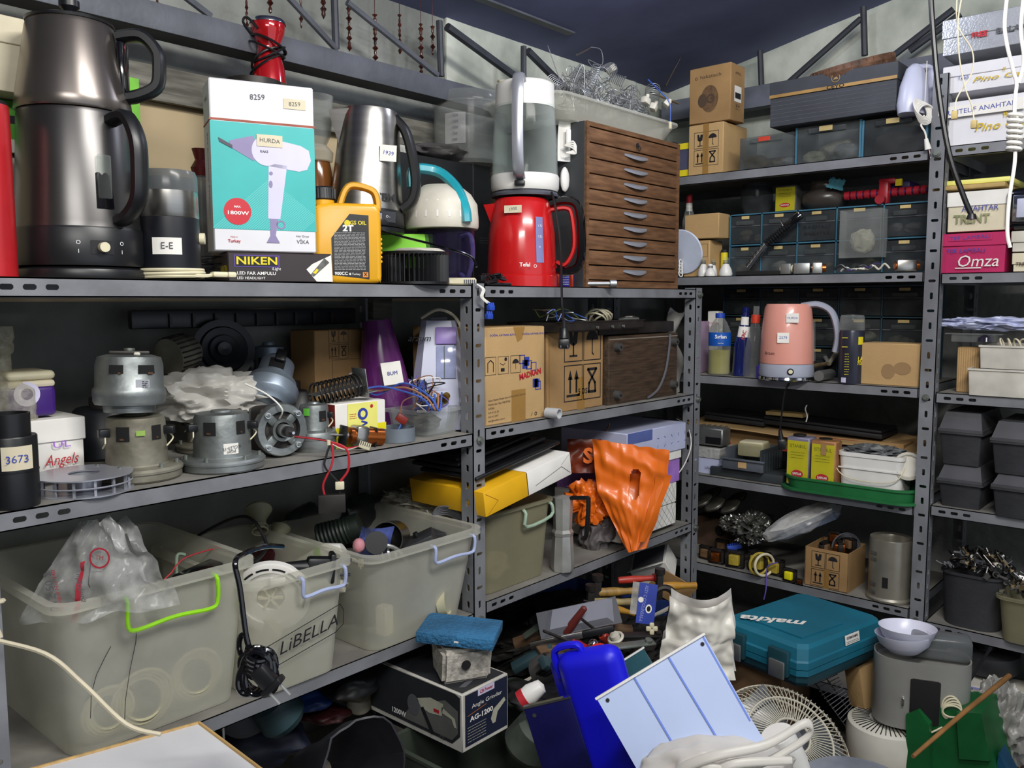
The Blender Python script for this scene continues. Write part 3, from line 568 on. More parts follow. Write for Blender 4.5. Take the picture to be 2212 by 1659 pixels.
mb.text('900CC e', .009, -hw*.42, h*.095, y-.0004, inkw, al='LEFT', bold=1); mb.text('Turkey', .006, hw*.22, h*.09, y-.0004, inkw); mb.dec(hw*.42, h*.06, hw*.58, h*.11, y-.0004, mk('orange_print', '#e88a1a', .5, n=0)); mb.text('X', .009, hw*.5, h*.086, y-.0008, ink, bold=2)
mb.build('body', c)
mb = MB(); mb.band([(-hw*.2, 0, h*.80), (-hw*.05, 0, h*.93), (hw*.15, 0, h*.985), (hw*.5, 0, h*.975), (hw*.82, 0, h*.93), (hw*.93, 0, h*.83), (hw*.92, 0, h*.74)], D_*.55, .014, ye, k=4); mb.build('grip', c)
mb = MB(); mb.cyl((-hw*.68, 0, h*.78), .021, .02, ye, n=24); mb.cyl((-hw*.68, 0, h*.83), .024, h*.135, mk('cap_black', '#16181c', .4), r2=.022, n=24, b=.003)
for i in range(24): a = 2*pi*i/24; mb.box((-hw*.68+.0235*cos(a), .0235*sin(a), h*.895), (.002, .002, h*.1), black)
mb.build('screw_cap', c, label='black ribbed screw cap')
g = cb('L', 822, 935, 505, L1, .17, .06, -8); carton('storage_box', 'flat bright green box under the steel kettle', 'box', g, mk('lime_card2', '#84d23a', .5, n=.08))
stz = L1+g[4]+.001
p = B(790, stz, 'L', .21); s = mpp(p); h = ztop(p, 240)-stz; r = s*78; rz = facec(p)
c = T('electric_kettle', 'tall brushed steel kettle with black handle behind the yellow oil can', 'kettle', p, rz, rot=(0, 3))
mb = MB(); mb.lathe([(0, .05), (r, .05), (r*1.0, .055), (r*.80, h-.02), (r*.74, h), (0, h)], steel, 44); mb.poly([(0, 0, 0), (0, 0, 0.0001), (0.0001, 0, 0)], steel)
mb.X = Matrix.Rotation(radians(-68), 4, 'Z'); mb.add([(-.028, -r*.62, h-.004), (.028, -r*.62, h-.004), (0, -r*.82, h*.66), (0, -r*1.18, h-.012)], [(0, 2, 3), (1, 3, 2), (0, 3, 1)], steel); mb.X = Matrix.Identity(4)
stick(mb, r*.30, h*.56, r*.74, h*.69, -r*.88, None, paper); mb.text('1939', .013, r*.52, h*.625, -r*.88-.0006, inkb, rot=8)
mb.text('SEM', .024, r*.44, h*.265, -r*.93, ink, bold=2, rot=2, X=Matrix.Rotation(radians(4), 4, 'Z')); mb.build('body', c)
mb = MB(); mb.lathe([(0, .012), (r*1.04, .012), (r*1.06, .018), (r*1.02, .05), (0, .05)], black, 40); mb.X = Matrix.Rotation(radians(28), 4, 'Z'); mb.dec(-.028, .02, .028, .044, -r*1.05, mk('panel_grey', '#35363c', .3)); mb.text('O -', .008, .008, .032, -r*1.05-.0006, inkw); mb.dec(-.022, .025, -.008, .038, -r*1.05-.0006, mk('button_blue', '#7f93b8', .5)); mb.build('kettle_base', c)
mb = MB(); mb.lathe([(0, 0), (r*1.06, 0), (r*1.06, .008), (r, .0115), (0, .0115)], black, 36); mb.build('power_base', c)
mb = MB(); mb.X = Matrix.Rotation(radians(75), 4, 'Z'); mb.band([(0, -r*.7, h*.95), (0, -r*1.02, h*.84), (0, -r*1.25, h*.62), (0, -r*1.36, h*.42), (0, -r*1.28, h*.28), (0, -r*1.0, h*.2)], .03, .022, black, k=5, up=(1, 0, 0)); mb.build('handle', c)
mb = MB(); mb.tube([(r*.1, -r*.95, .006), (r*.9, -r*1.2, -.012), (r*2.2, -r*1.5, -.035), (r*2.8, -r*1.4, -.05), (r*2.95, -r*1.5, -.072)], .0028, blackg, k=6); mb.build('cord', c, label='black cord drooping to the shelf')
p, r, h = rd('L', 824, 970, 545, L1, .05); c = T('blower_wheel', 'black squirrel cage fan wheel with many blades lying on the shelf', 'fan wheel', p, facec(p))
mb = MB(); mb.lathe([(r*.3, 0), (r, 0), (r, .006), (r*.9, .006)], black, 40); mb.lathe([(r*.88, h-.006), (r, h-.006), (r*1.01, h), (r*.88, h)], black, 40); mb.cyl((0, 0, 0), r*.3, h*.5, black); mb.build('rim', c)
mb = MB()
for i in range(46):
    a = 2*pi*i/46; mb.X = Matrix.Rotation(a, 4, 'Z') @ Mx((r*.94, 0, h/2), (0, 0, 35)); mb.box((0, 0, 0), (r*.13, .0016, h-.008), black)
mb.build('blades', c)
z = L1+h+.001; p = B(905, z, 'L', .11); mb = MB(); mb.lathe([(0, .010), (.05, .012), (.062, .006), (.066, .001), (.064, 0), (0, .004)], offwhite, 36); S(mb, 'lid', 'oval white plastic lid lying on the black fan wheel', 'lid', p, facec(p), ang=60)
g = bx('L', 868, 1062, 345, L1, .30, .12); blk = mk('black_card', '#1e1f22', .5, n=.15)
carton('appliance_carton', 'black carton standing behind the white and turquoise steamer', 'box', g, blk, lambda m, w, d, h: (m.line([(w*.28, .01), (w*.28, h)], .002, E0, inkg), scrib(m, w*.36, h*.36, w*.46, h*.42, 3, E0, inkg)))
z = L1+g[4]+.002; p, r, h = rd('L', 938, 1098, 205, z, .36)
c = T('processor_bowl', 'round clear food processor bowl with scale marks, on the black carton', 'bowl', p, facec(p)); mb = MB(); mb.lathe([(0, .004), (r*.95, 0), (r*.98, .008), (r, h*.85)], plas, 44); mb.lathe([(0, .01), (r*.93, .012), (r*.97, h*.84)], plas, 44)
curvedec(mb, r, -42, -8, h*.25, h*.66, clear('scale_patch', '#d8d8d8', .35, .5), .001)
for i, q in enumerate(('1500', '1250', '1000', '750', '500')): mb.text(q, .010, -r*.42, h*(.62-.08*i), -r*.96, inkg)
mb.build('body', c); mb = MB(); mb.lathe([(r*1.03, h*.82), (r*1.04, h*.88), (r*.97, h*.98), (r*.7, h), (0, h)], plas, 44); mb.build('lid', c)
mb = MB(); mb.blob((0, 0, .0), (.09, .05, .022), mk('grey_felt', '#4a4747', .9), .4, 2, 5); S(mb, 'cloth_bundle', 'crumpled dark grey packaging in front of the clear processor bowl', 'packaging', V((g[0].x-.01, g[0].y+.028, z+.02)))
p, r, h = rd('L', 895, 1030, 497, L1, .14); rz = facec(p); c = T('blender_jar', 'clear purple-tinted jar with a loop handle under the white steamer head', 'jar', p, rz)
purp = clear('purple_clear_plastic', '#40385c', .15, .1); mb = MB(); mb.lathe([(0, 0), (r*.8, 0), (r*.85, .01), (r*.95, h-.004)], purp, 32); mb.lathe([(0, .006), (r*.76, .008), (r*.9, h)], purp, 32); mb.build('body', c)
mb = MB(); mb.X = Matrix.Rotation(radians(35), 4, 'Z'); mb.tube([(0, -r*.85, h*.85), (0, -r*1.35, h*.85), (0, -r*1.45, h*.5), (0, -r*1.2, h*.15), (0, -r*.8, h*.2)], .006, clear('purple_handle', '#57508a', .35, .1), 8, k=5); mb.build('handle', c)
z = L1+h+.001; p, r, h = rd('L', 876, 1034, 400, z, .14); rz = facec(p)
c = T('steam_cleaner', 'white domed steamer head with curved turquoise handle', 'steam cleaner', p, rz)
mb = MB(); mb.lathe([(0, .0), (r*.97, .0), (r, .006), (r*1.0, .02), (r*1.0, .021), (r*.97, h*.55), (r*.8, h*.78), (r*.5, h*.98), (0, h)], offwhite, 40)
for a in range(-80, 90, 18): curvedec(mb, r*.99, a, a+2.5, h*.22, h*.6, white, .0015, 2, r*.93)
mb.build('body', c)
tq = mk('turquoise_plastic', '#1f9fb0', .25, coat=.3); mb = MB(); mb.band([(-r*.80, -.02, h*.92), (-r*.78, -.02, h*1.28), (-r*.45, -.02, h*1.33), (0, -.025, h*1.22), (r*.42, -r*.5, h*.85), (r*.62, -r*.72, h*.4), (r*.66, -r*.8, .012)], [.034]*7, .024, tq, k=5); mb.build('handle', c)
mb = MB(); mb.cyl((-r*.6, -.02, h*1.3), .014, .008, tq, n=16); mb.build('button', c)
g = cb('L', 968, 1030, 600, L1, .02, .04, 10)
def adp(m, w, d, h): [m.dec(w*.05+i*w*.07, h*.15, w*.09+i*w*.07, h*.75, E0, inkg) for i in range(6)]
carton('power_adapter', 'cream plug-in adapter at the edge of the shelf', 'adapter', g, ivory, adp, b=.004)
mb = MB()
for j in range(5): mb.tube([(rnd.uniform(-.05, .05), rnd.uniform(-.02, .02), rnd.uniform(.003, .03)) for _ in range(6)], .0028, black, k=6)
mb.box((-.045, -.01, .018), (.02, .014, .014), black, .003); mb.tube([(-.02, 0, .0045), (.06, -.01, .0045)], .004, black)
S(mb, 'cord_bundle', 'tangled black cord with connector beside the cream adapter', 'cord', B(1062, L1, 'L', .05))
mb = MB()
for j in range(3): mb.tube([(0, 0, 0), (.008+.004*j, -.01, -.012), (.004*j, -.012, -.03), (.02+.006*j, -.014, -.045)], .0013, paper, k=5)
for z_, x_ in ((-.055, .03), (-.075, .024)):
    mb.box((x_, -.016, z_), (.018, .012, .013), lblue, .002)
    for e in (-.006, .001, .008): mb.cyl((x_+e, -.016, z_+.006), .0028, .006, lblue, n=10)
S(mb, 'terminal_block', 'blue terminal blocks on white wires hanging over the shelf corner', 'terminal block', B(1030, L1+.002, 'L', -.008))
p, r, h = rd('L', 1052, 1202, 428, L1, .10); rz = facec(p)
rk = mk('red_kettle_plastic', '#c01a1c', .22, 0, .04, coat=.4); c = T('electric_kettle', 'glossy red kettle with white lettering and black and red handle', 'kettle', p, rz)
mb = MB(); mb.lathe([(0, 0), (r*1.02, 0), (r*1.02, .028), (r*.99, .03), (r*1.0, .04), (r*.95, h*.6), (r*.82, h*.93), (r*.72, h*.985), (0, h)], rk, 44)
mb.X = Matrix.Rotation(radians(-80), 4, 'Z'); mb.add([(-.02, -r*.75, h*.93), (.02, -r*.75, h*.93), (0, -r*.88, h*.7), (0, -r*1.1, h*.92)], [(0, 2, 3), (1, 3, 2), (0, 3, 1)], rk); mb.X = Matrix.Identity(4)
gz = mk('gauge_lilac', '#7d7fae', .35, n=.05); curvedec(mb, r*1.0, 24, 38, h*.26, h*.76, gz, .0006, 4, r*.93)
for i, q in enumerate(('1.7L', '1.5L', '1L', '0.5L')): wraptext(mb, q, .008, r*.97, h*(.66-.115*i), inkw, 31)
wraptext(mb, 'Tefal', .014, r*.99, h*.235, inkw, 5, bold=1); wraptext(mb, 'My Tea', .010, r*.99, h*.20, inkr, 5); wraptext(mb, 'O', .012, r*.99, h*.22, inkw, 22)
mb.X = Matrix.Rotation(radians(-15), 4, 'Z'); stick(mb, -.022, h*.80, .024, h*.88, -r*.97, '1930', cream, -8); mb.X = Matrix.Identity(4); mb.build('body', c)
mb = MB(); mb.X = Matrix.Rotation(radians(84), 4, 'Z'); mb.band([(0, -r*.8, h*.93), (0, -r*1.2, h*.97), (0, -r*1.6, h*.9), (0, -r*1.72, h*.55), (0, -r*1.65, h*.25), (0, -r*1.3, h*.17), (0, -r*1.0, h*.2)], .03, .022, blackg, k=5, up=(1, 0, 0)); mb.build('handle', c)
mb = MB(); mb.X = Matrix.Rotation(radians(84), 4, 'Z'); mb.band([(0, -r*.8, h*.86), (0, -r*1.25, h*.88), (0, -r*1.43, h*.8), (0, -r*1.5, h*.45), (0, -r*1.25, h*.25), (0, -r*1.0, h*.28)], .024, .012, rk, k=5, up=(1, 0, 0)); mb.build('handle_trim', c, label='red inner loop of the handle')
z = L1+h+.002; p, r, h = rd('L', 1060, 1208, 182, z, .10); rz = facec(p)
c = T('glass_kettle', 'glass kettle with white lid and silver handle, standing on the red kettle', 'kettle', p, rz)
mb = MB(); mb.lathe([(0, .014), (r*.94, .014), (r*.99, .022), (r*1.0, h*.17), (r*.97, h*.19), (0, h*.19)], white, 44); mb.build('kettle_base', c)
mb = MB(); mb.lathe([(r*.96, h*.19), (r*.93, h*.5), (r*.86, h*.80)], glassy, 44); mb.lathe([(r*.93, h*.19), (r*.90, h*.5), (r*.83, h*.80)], glassy, 44); mb.build('glass_body', c, label='clear glass body')
mb = MB(); mb.lathe([(0, h*.78), (r*.86, h*.78), (r*.84, h*.985), (r*.78, h), (0, h)], white, 44); mb.build('lid', c)
mb = MB(); mb.lathe([(0, h), (.016, h), (.013, h+.004), (.017, h+.008), (0, h+.009)], ivory, 20, c=(-r*.62, 0, 0)); mb.build('lid_button', c)
mb = MB(); mb.lathe([(0, 0), (r*.97, 0), (r*.98, .006), (r*.9, .013), (0, .013)], mk('slate_plastic', '#54565f', .4), 44); mb.build('power_base', c)
sil = MATS.get('silver_plastic') or mk('silver_plastic', '#a9abb4', .3, .5, .05); mb = MB(); mb.X = Matrix.Rotation(radians(-8), 4, 'Z'); mb.band([(0, -r*.8, h*.97), (0, -r*1.2, h*.985), (0, -r*1.42, h*.85), (0, -r*1.45, h*.45), (0, -r*1.3, h*.2), (0, -r*.95, h*.14)], .028, .016, sil, k=5, up=(1, 0, 0)); mb.box((0, -r*1.02, h*.09), (.026, .02, .014), black, .003); mb.build('handle', c)
mb = MB(); mb.tube([(r*.75, -r*.75, .006), (r*.85, -r*.9, -.03), (r*1.0, -r*1.0, -.13), (r*1.05, -r*1.0, -h*.95), (r*1.08, -r*1.5, -h*1.12)], .0032, black, k=6)
mb.X = Mx((r*1.08, -r*1.5, -h*1.12), (0, 0, 0)); mb.cyl((0, 0, -.012), .006, .016, black); mb.cyl((0, 0, -.04), .014, .028, black, r2=.010, n=16, b=.002); mb.box((0, -.004, -.052), (.03, .022, .026), black, .006)
for e in (-.009, .009): mb.tube([(e, -.012, -.056), (e, -.03, -.062)], .0024, chrome, 8)
mb.build('cord', c, label='black cord hanging to a two-pin plug')
xs_ = B(1266, L1, 'L', .02).x-.018
def side(x, y): d_ = ray(x, y); return CO+d_*(xs_/d_.x)
c = T('plastic_scoop', 'white plastic scoop hanging on the dark side of the drawer cabinet', 'scoop', side(1228, 300), facec(B(1228, L1, 'L', .12)))
mb = MB(); s = .00112
mb.sheet(lambda u, v: V(((u-.5)*52*s*(1-.3*max(0, v-.6)), .012*sin(pi*u)*1.3-.0, (v-.55)*95*s)), 10, 8, white, th=.002)
mb.box((0, 0, .001), (.014, .012, .05), white, .004)
for j in range(4): mb.tube([(-.01, -.012, -.02), (.012, -.018, -.01-.006*j), (.02, -.014, -.03-.004*j), (-.006, -.016, -.04)], .0022, paper, k=5)
mb.build('bowl', c)
mb = MB(); mb.blob((0, 0, 0), (.017, .010, .034), white, .05); S(mb, 'kettle_filter', 'small white plastic ladle head hanging below the scoop', 'ladle', side(1220, 388), 0)
for i, (a, b) in enumerate(((1206, 1232), (1236, 1262))):
    g = bx('L', a, b, 577, L1, .06+.0*i, .05)
    carton('glue_box', ('left' if i == 0 else 'right')+' one of two small blue and orange glue boxes beside the drawer cabinet', 'box', g, mk('orange_red_card', '#d5482a', .5), lambda m, w, d, h: (m.dec(-w*.42, h*.04, w*.42, h*.93, E0, mk('violet_blue_print', '#2b2b9c', .5, n=0)), m.text('ARI SÜTÜ', h*.16, 0, h*.78, E0*2, inkw, bold=2, wid=w*.7), scrib(m, -w*.35, h*.1, w*.35, h*.6, 6, E0*2, inkw)))
g = bx('L', 1266, 1464, 288, L1, .02, .30); loc, rz, w, d, h = g; w *= 1.0
c = T('drawer_cabinet', 'worn brown wooden cabinet with nine shallow drawers and shell handles', 'cabinet', loc, 0)
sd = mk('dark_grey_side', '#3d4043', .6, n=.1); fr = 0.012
mb = MB(); mb.box((-w/2+fr/2-.0, d/2, h/2), (fr, d, h), wood); mb.box((w/2-fr/2, d/2, h/2), (fr, d, h), wood); mb.box((0, d/2, h-fr/2), (w-2*fr, d, fr), wood); mb.box((0, d/2, fr*.8), (w-2*fr, d, fr*1.6), wood); mb.box((0, d-.004, h/2), (w-2*fr, .008, h-2*fr), wood)
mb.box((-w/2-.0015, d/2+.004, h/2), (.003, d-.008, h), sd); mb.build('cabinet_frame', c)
n = 10; fh = (h-fr*2.8)/n
for i in range(n):
    z0 = fr*1.7+i*fh; mb = MB(); mb.box((0, .008, z0+fh/2), (w-2*fr-.003, .012, fh-.0035), wood, .0012); mb.box((0, d*.45, z0+fh*.45), (w-2*fr-.008, d*.8, fh*.7), wood); dr = mb.build('drawer', c)
    if i < 9:
        mb = MB(); hw = w*.125; zc_ = z0+fh*.58
        mb.sheet(lambda u, v: V(((u-.5)*2*hw, .002-.012*sin(pi*u)*sin(pi*v/1.7), zc_+.007-.013*v*(.35+.65*sin(pi*u))+(.0 if v < .9 else -.001))), 12, 6, sil, th=.0012)
        mb.dec(-hw*1.0, zc_+.005, hw*1.0, zc_+.009, .0008, alu); mb.build('handle', dr, label='grey metal shell handle')
    else:
        mb = MB(); mb.cyl((.005, .002, z0+fh*.5), .007, .003, dkmetal, rot=(90, 0, 0), n=14); mb.tube([(.005, -.001, z0+fh*.55), (.012, -.006, z0+fh*.3), (.002, -.006, z0+fh*.1), (-.004, -.004, z0+fh*.4)], .0012, dkmetal, k=4); mb.build('lock', dr)
cabtop = L1+h; CW = w; CL = loc
p0, p1 = B(1205, cabtop, 'L', .02), B(1478, cabtop, 'L', .02); tw = (p1-p0).length; tx = (p0.x+p1.x)/2; th = ztop(V((tx, LY+.03, cabtop)), 236)-cabtop
c = T('plastic_tray', 'frosted oval-cornered plastic tray heaped with spring wire, on the drawer cabinet', 'tray', (tx, LY+.17, cabtop+.001), 0)
def tub(w, d, h, m, top=1.0, bot=.86, r=.06, th=.003, rim=.008, n=6, rimdrop=.007):
    """open tub with rounded corners"""
    mb = MB()
    def rr(k, z, e=0):
        out = []; W, Dd = w/2*k+e, d/2*k+e; q = min(r, W*.9, Dd*.9)
        for cx, cy, a0 in ((W-q, Dd-q, 0), (-W+q, Dd-q, 90), (-W+q, -Dd+q, 180), (W-q, -Dd+q, 270)):
            for i in range(n+1): a = radians(a0+90*i/n); out.append(V((cx+q*cos(a), cy+q*sin(a), z)))
        return out
    rings = [rr(bot, 0), rr(top, h, 0), rr(top, h, rim), rr(top, h-rimdrop, rim), rr(top, h-rimdrop, rim-.002), rr(top, h-.002, -th), rr(bot, th, -th)]
    rings = [rr(bot, 0), rr(top, h-rimdrop), rr(top, h-rimdrop, rim), rr(top, h, rim), rr(top, h, -th), rr(bot, th, -th)]
    N = len(rings[0]); vs = [v for q in rings for v in q]
    fs = [(j*N+i, j*N+(i+1) % N, (j+1)*N+(i+1) % N, (j+1)*N+i) for j in range(len(rings)-1) for i in range(N)]
    fs += [tuple(range(N))[::-1], tuple((len(rings)-1)*N+i for i in range(N))]
    mb.add(vs, fs, m); return mb
tub(tw*.97, .28, th, frost, r=.05).build('tray_body', c)
mb = MB(); mb.blob((0, 0, th*.5), (tw*.36, .095, th*.42), mk('grey_jumble', '#8c8c88', .6, .3, .4, 30), .25, 4, 3); mb.build('fill', c, label='grey jumble of parts seen through the tray')
wz = cabtop+th
wirem = mk('spring_wire', '#9b9da0', .4, .55, .1); 
lab = ('tightly wound bright spring coil among the wires heaped in the frosted tray',)
for i in range(46):
    a, b = rnd.uniform(-.42, .42)*tw, rnd.uniform(-.10, .06); R_ = rnd.uniform(.010, .024)
    mb = MB(); mb.coil((0, 0, 0), R_, rnd.uniform(.04, .10), rnd.uniform(5, 10), .0010, wirem, k=4, per=12, R2=R_*rnd.uniform(.7, 1.3))
    S(mb, 'spring', lab[0], 'spring', (tx+a, LY+.15+b, wz+rnd.uniform(-.01, .11)*(1-abs(a/tw)*1.5)), rnd.uniform(0, 6), 'wire springs heaped in the tray on the drawer cabinet', rot=(rnd.uniform(20, 150), rnd.uniform(0, 40)))
for i in range(16):
    a, b = rnd.uniform(-.3, .2)*tw, rnd.uniform(-.08, .06); q = [(rnd.uniform(-.04, .04), rnd.uniform(-.03, .03), .01+.10*rnd.random()*(1-abs(i-8)/14)) for _ in range(7)]
    mb = MB(); mb.tube([(0, 0, -.02)]+q, .0014, wirem, 5, k=7); S(mb, 'loose_wire', 'curling thin steel wire rising from the heap in the frosted tray', 'wire', (tx+a, LY+.15+b, wz+.0), 0, 'loose curling wires in the tray on the drawer cabinet')
for (x0, y0, x1, y1, r_, nm, lb) in ((1246, 118, 1275, 102, .0035, 'sensor_probe', 'steel probe tip on a wire curl at the top left of the spring heap'), (1437, 185, 1470, 122, .003, 'sensor_probe', 'steel rod probe slanting up out of the right of the spring heap'), (1217, 195, 1183, 98, .001, 'sensor_probe', 'thin straight wire leaning left above the white scoop'), (1362, 215, 1368, 185, .003, 'sensor_probe', 'short upright steel probe at the front of the spring heap'), (1405, 200, 1468, 225, .003, 'sensor_probe', 'steel tube lying across the right end of the spring heap')):
    t_ = .13; a, b = A(x0, y0, 'L', t_), A(x1, y1, 'L', t_); mb = MB(); mb.tube([V((0, 0, 0)), (b-a)*.92, b-a], [r_, r_, r_*.4], steel if r_ > .002 else wirem, 8)
    if lb.startswith('steel probe tip'): mb.tube([b-a, A(1298, 108, 'L', t_)-a, A(1300, 140, 'L', t_)-a, A(1270, 130, 'L', t_)-a, A(1300, 170, 'L', t_)-a], .0012, wirem, k=6)
    S(mb, nm, lb, 'probe', a)
mb = MB(); mb.tube([A(1400, 190, 'L', .07)-A(1448, 280, 'L', .0), A(1425, 215, 'L', .03)-A(1448, 280, 'L', .0), A(1446, 240, 'L', -.0)-A(1448, 280, 'L', .0), V((0, 0, 0))], .0022, mk('blue_wire', '#3a5bb0', .4), k=6); mb.box((0, 0, -.012), (.008, .008, .022), ivory, .002)
S(mb, 'loose_wire', 'blue wire with a white connector hanging over the right front of the tray', 'wire', A(1448, 262, 'L', -.0))
for i, (x, y, ii) in enumerate(((1395, 218, 0), (1412, 232, 1), (1440, 225, 2), (1320, 150, 3))):
    mb = MB(); mb.box((0, 0, 0), (.028, .02, .02), offwhite, .003); mb.cyl((.005, 0, .01), .006, .012, offwhite); S(mb, 'thermostat', ['small white thermostat body at the right front of the spring heap', 'white thermostat lying beside the blue wire in the tray', 'rightmost white thermostat block in the tray', 'white thermostat block high in the spring heap'][ii], 'thermostat', A(x, y, 'L', .06 if ii < 3 else .13), .4*i, rot=(20*i, 15))
a, b = B(1262, L1+.010, 'L', .03), B(1320, L1+.010, 'L', -.02); mb = MB(); mb.tube([V((0, 0, 0)), b-a], .006, alu, 10); mb.X = Matrix.Translation(b-a) @ (b-a).to_track_quat('Z', 'Y').to_matrix().to_4x4(); mb.lathe([(0, -.004), (.011, -.004), (.011, .014), (.007, .014), (.007, .004), (0, .004)], alu, 12); S(mb, 'box_spanner', 'tubular steel box spanner lying at the foot of the drawer cabinet', 'spanner', a)
cast = mk('cast_zinc', '#9a9f9e', .45, .75, .18, 9, .1, 50, col2='#6f7473'); castb = mk('blue_grey_zinc', '#8c98a6', .4, .6, .12, 8); tarn = mk('tarnished_tin', '#8d8a7c', .55, .5, .2, 12, .15, 40, col2='#635f52'); hole = mk('painted_opening_shade', '#0b0b0c', .9, n=0)  # hole: flat near-black colour that paints the shade inside openings
def motor(label, p, rz, R, H, m, rb=.66, hf=.2, wins=((-38, -12), (30, 52)), art=None, rot=None, top=.0):
    """vacuum-cleaner motor: wide fan housing below, drum with windows painted as dark patches above"""
    c = T('vacuum_motor', label, 'motor', p, rz, rot=rot); zf = H*hf; r = R*rb
    mb = MB(); mb.lathe([(0, 0), (R*.93, 0), (R*.97, zf*.15), (R*.97, zf*.62), (R*1.0, zf*.66), (R*1.0, zf*.82), (R*.95, zf), (r*1.02, zf*1.12), (0, zf*1.12)], m, 44); mb.build('fan_housing', c)
    mb = MB(); mb.lathe([(r*1.06, zf*1.1), (r*1.02, zf*1.2), (r*.97, H*.88), (r*.90, H*.95), (r*.4, H*.97), (r*.35, H), (0, H)], m, 40)
    for a0, a1 in wins:
        curvedec(mb, r*.985, a0, a1, H*.62, H*.84, hole, .0016, 6, r*.975); curvedec(mb, r*.985, a0+8, a1-10, H*.64, H*.67, rust, .0026, 4)  # flat dark patch stands in for the shade inside each window
    if art: art(mb, r, H)
    mb.build('drum', c)
    for a in (-62, 70):
        mb = MB(); mb.X = Matrix.Rotation(radians(a), 4, 'Z'); mb.box((0, -r*1.1, H*.74), (R*.16, R*.3, H*.13), black, .003); mb.tube([(0, -r*1.1, H*.7), (.01, -r*1.2, H*.6), (-.01, -r*1.1, H*.5)], .0014, ivory, k=4); mb.build('brush_holder', c)
    for a in (-75, -25, 35, 80): mb = MB(); mb.cyl((R*.86*sin(radians(a)), -R*.86*cos(radians(a)), zf), .0035, .008, zinc, n=8); mb.build('screw', c)
    return c
def rpx(p, w): return mpp(p)*w/2
def at(k, px, z, t): p = B(px, z, k, t); return p, facec(p), mpp(p)
Z = L2a
p, rz, s = at('L', 14, Z, .22); H = ztop(p, 705)-Z; r = s*68
c = T('glass_decanter', 'square cut-glass decanter standing behind the black lens-like cylinder at far left', 'decanter', p, rz); mb = MB()
mb.sheet(lambda u, v: (lambda a, z, R: V((R*(abs(cos(a))**.5)*(1 if cos(a) > 0 else -1), R*(abs(sin(a))**.5)*(1 if sin(a) > 0 else -1), z)))(2*pi*u, H*(.72*v), r*(.94+.035*(int(u*32) % 2)*(int(v*16) % 2))*(1 if v < .84 else 1-(v-.84)*4.2)), 64, 32, clear('cut_glass', '#d8d4bf', .28, .12, .1, 60, .3)); mb.lathe([(r*.34, H*.70), (r*.33, H*.82), (r*.42, H*.84), (r*.44, H*.88), (r*.4, H*.90), (r*.46, H*.93), (r*.42, H), (0, H)], MATS['cut_glass'], 28); mb.build('body', c)
p, r, h = rd('L', -22, 82, 940, Z, .035); H = ztop(p, 892)-Z; c = T('lens_cylinder', 'black two-step plastic cylinder with a handwritten paper label, at the left shelf end', 'cylinder', p, facec(p))
mb = MB(); mb.lathe([(0, 0), (r*.98, 0), (r, .004), (r, h*.98), (r*.97, h), (r*.78, h), (r*.78, H), (r*.70, H), (r*.68, h*.8), (0, h*.8)], black, 44); curvedec(mb, r, -20, 48, h*.55, h*.88, cream, .001, 10); wraptext(mb, '3673', h*.15, r, h*.70, inkb, 12); mb.build('body', c)
mb = MB(); mb.lathe([(r*1.0, h*.50), (r*1.02, h*.505), (r*1.02, h*.52), (r*1.0, h*.525)], black, 40); mb.build('seam_ring', c)
g = bx('L', 60, 188, 905, Z, .16, .2); angels = lambda m, w, d, h: (m.text('Angels', h*.24, w*.06, h*.36, E0*6, inkr, shear=.35, wid=w*.58), m.text('SHOES', h*.11, w*.16, h*.14, E0*6, inkr, bold=1), m.text('UL', h*.15, w*.08, h*.60, E0*6, mk('violet_marker', '#9b5fd0', .6, n=0), wid=w*.3))
shoebox('white shoe box with red lettering and a violet mark, behind the tape reel', g, paper, .04, art=angels); zt_ = Z+g[4]+.004
g = bx('L', 20, 125, 800, zt_, .18, .09); t = T('biscuit_tin', 'purple and cream tin standing on the white shoe box', 'tin', g[0], 0); w, d, h = g[2:]
mb = MB(); mb.box((0, d/2, h*.33), (w, d, h*.66), mk('deep_purple', '#3f1f74', .35, n=.05), .008, 3); mb.box((0, d/2, h*.70), (w, d, h*.16), cream, .006); mb.ring(-w*.12, h*.5, h*.12, h*.26, -.001, lil); mb.build('tin_body', t); mb = MB(); mb.box((0, d/2, h*.88), (w*1.02, d*1.02, h*.20), ivory, .008, 3); mb.build('lid', t)
p, r, h = rd('L', 85, 281, 1040, Z, .065); c = T('film_reel', 'silver grey tape reel lying flat at the shelf edge', 'reel', p, facec(p)); H = .030
for z in (0, H-.0025):
    mb = MB(); mb.lathe([(r*.32, z), (r, z), (r, z+.0022), (r*.32, z+.0022), (r*.32, z)], sil, 48)
    mb.build('flange', c)
mb = MB(); mb.lathe([(r*.34, .002), (r*.36, H-.002)], sil, 36); mb.lathe([(r*.97, H*.45), (r*.99, H*.5), (r*.97, H*.55)], sil, 44)
for i in range(14): mb.X = Matrix.Rotation(2*pi*i/14, 4, 'Z'); mb.box((r*.9, 0, H/2), (.004, .004, H-.004), sil)
mb.build('hub', c)
p, r, h = rd('L', 205, 391, 893, Z, .10)
motor('dusty tin vacuum motor standing left, underneath another motor', p+V((0, 0, .001)), facec(p), r, h, tarn, art=lambda m, r, H: curvedec(m, r, 0, 16, H*.70, H*.78, mk('green_sticker', '#9fc45a', .6), .002))
zb = Z+h+.004; p2 = B(280, zb, 'L', .10); H = ztop(p2, 752)-zb; R = mpp(p2)*74
c = T('vacuum_motor', 'grey cast vacuum motor with dark windows, stacked on top of the dusty one', 'motor', p2, facec(p2), rot=(-3, 2)); mb = MB()
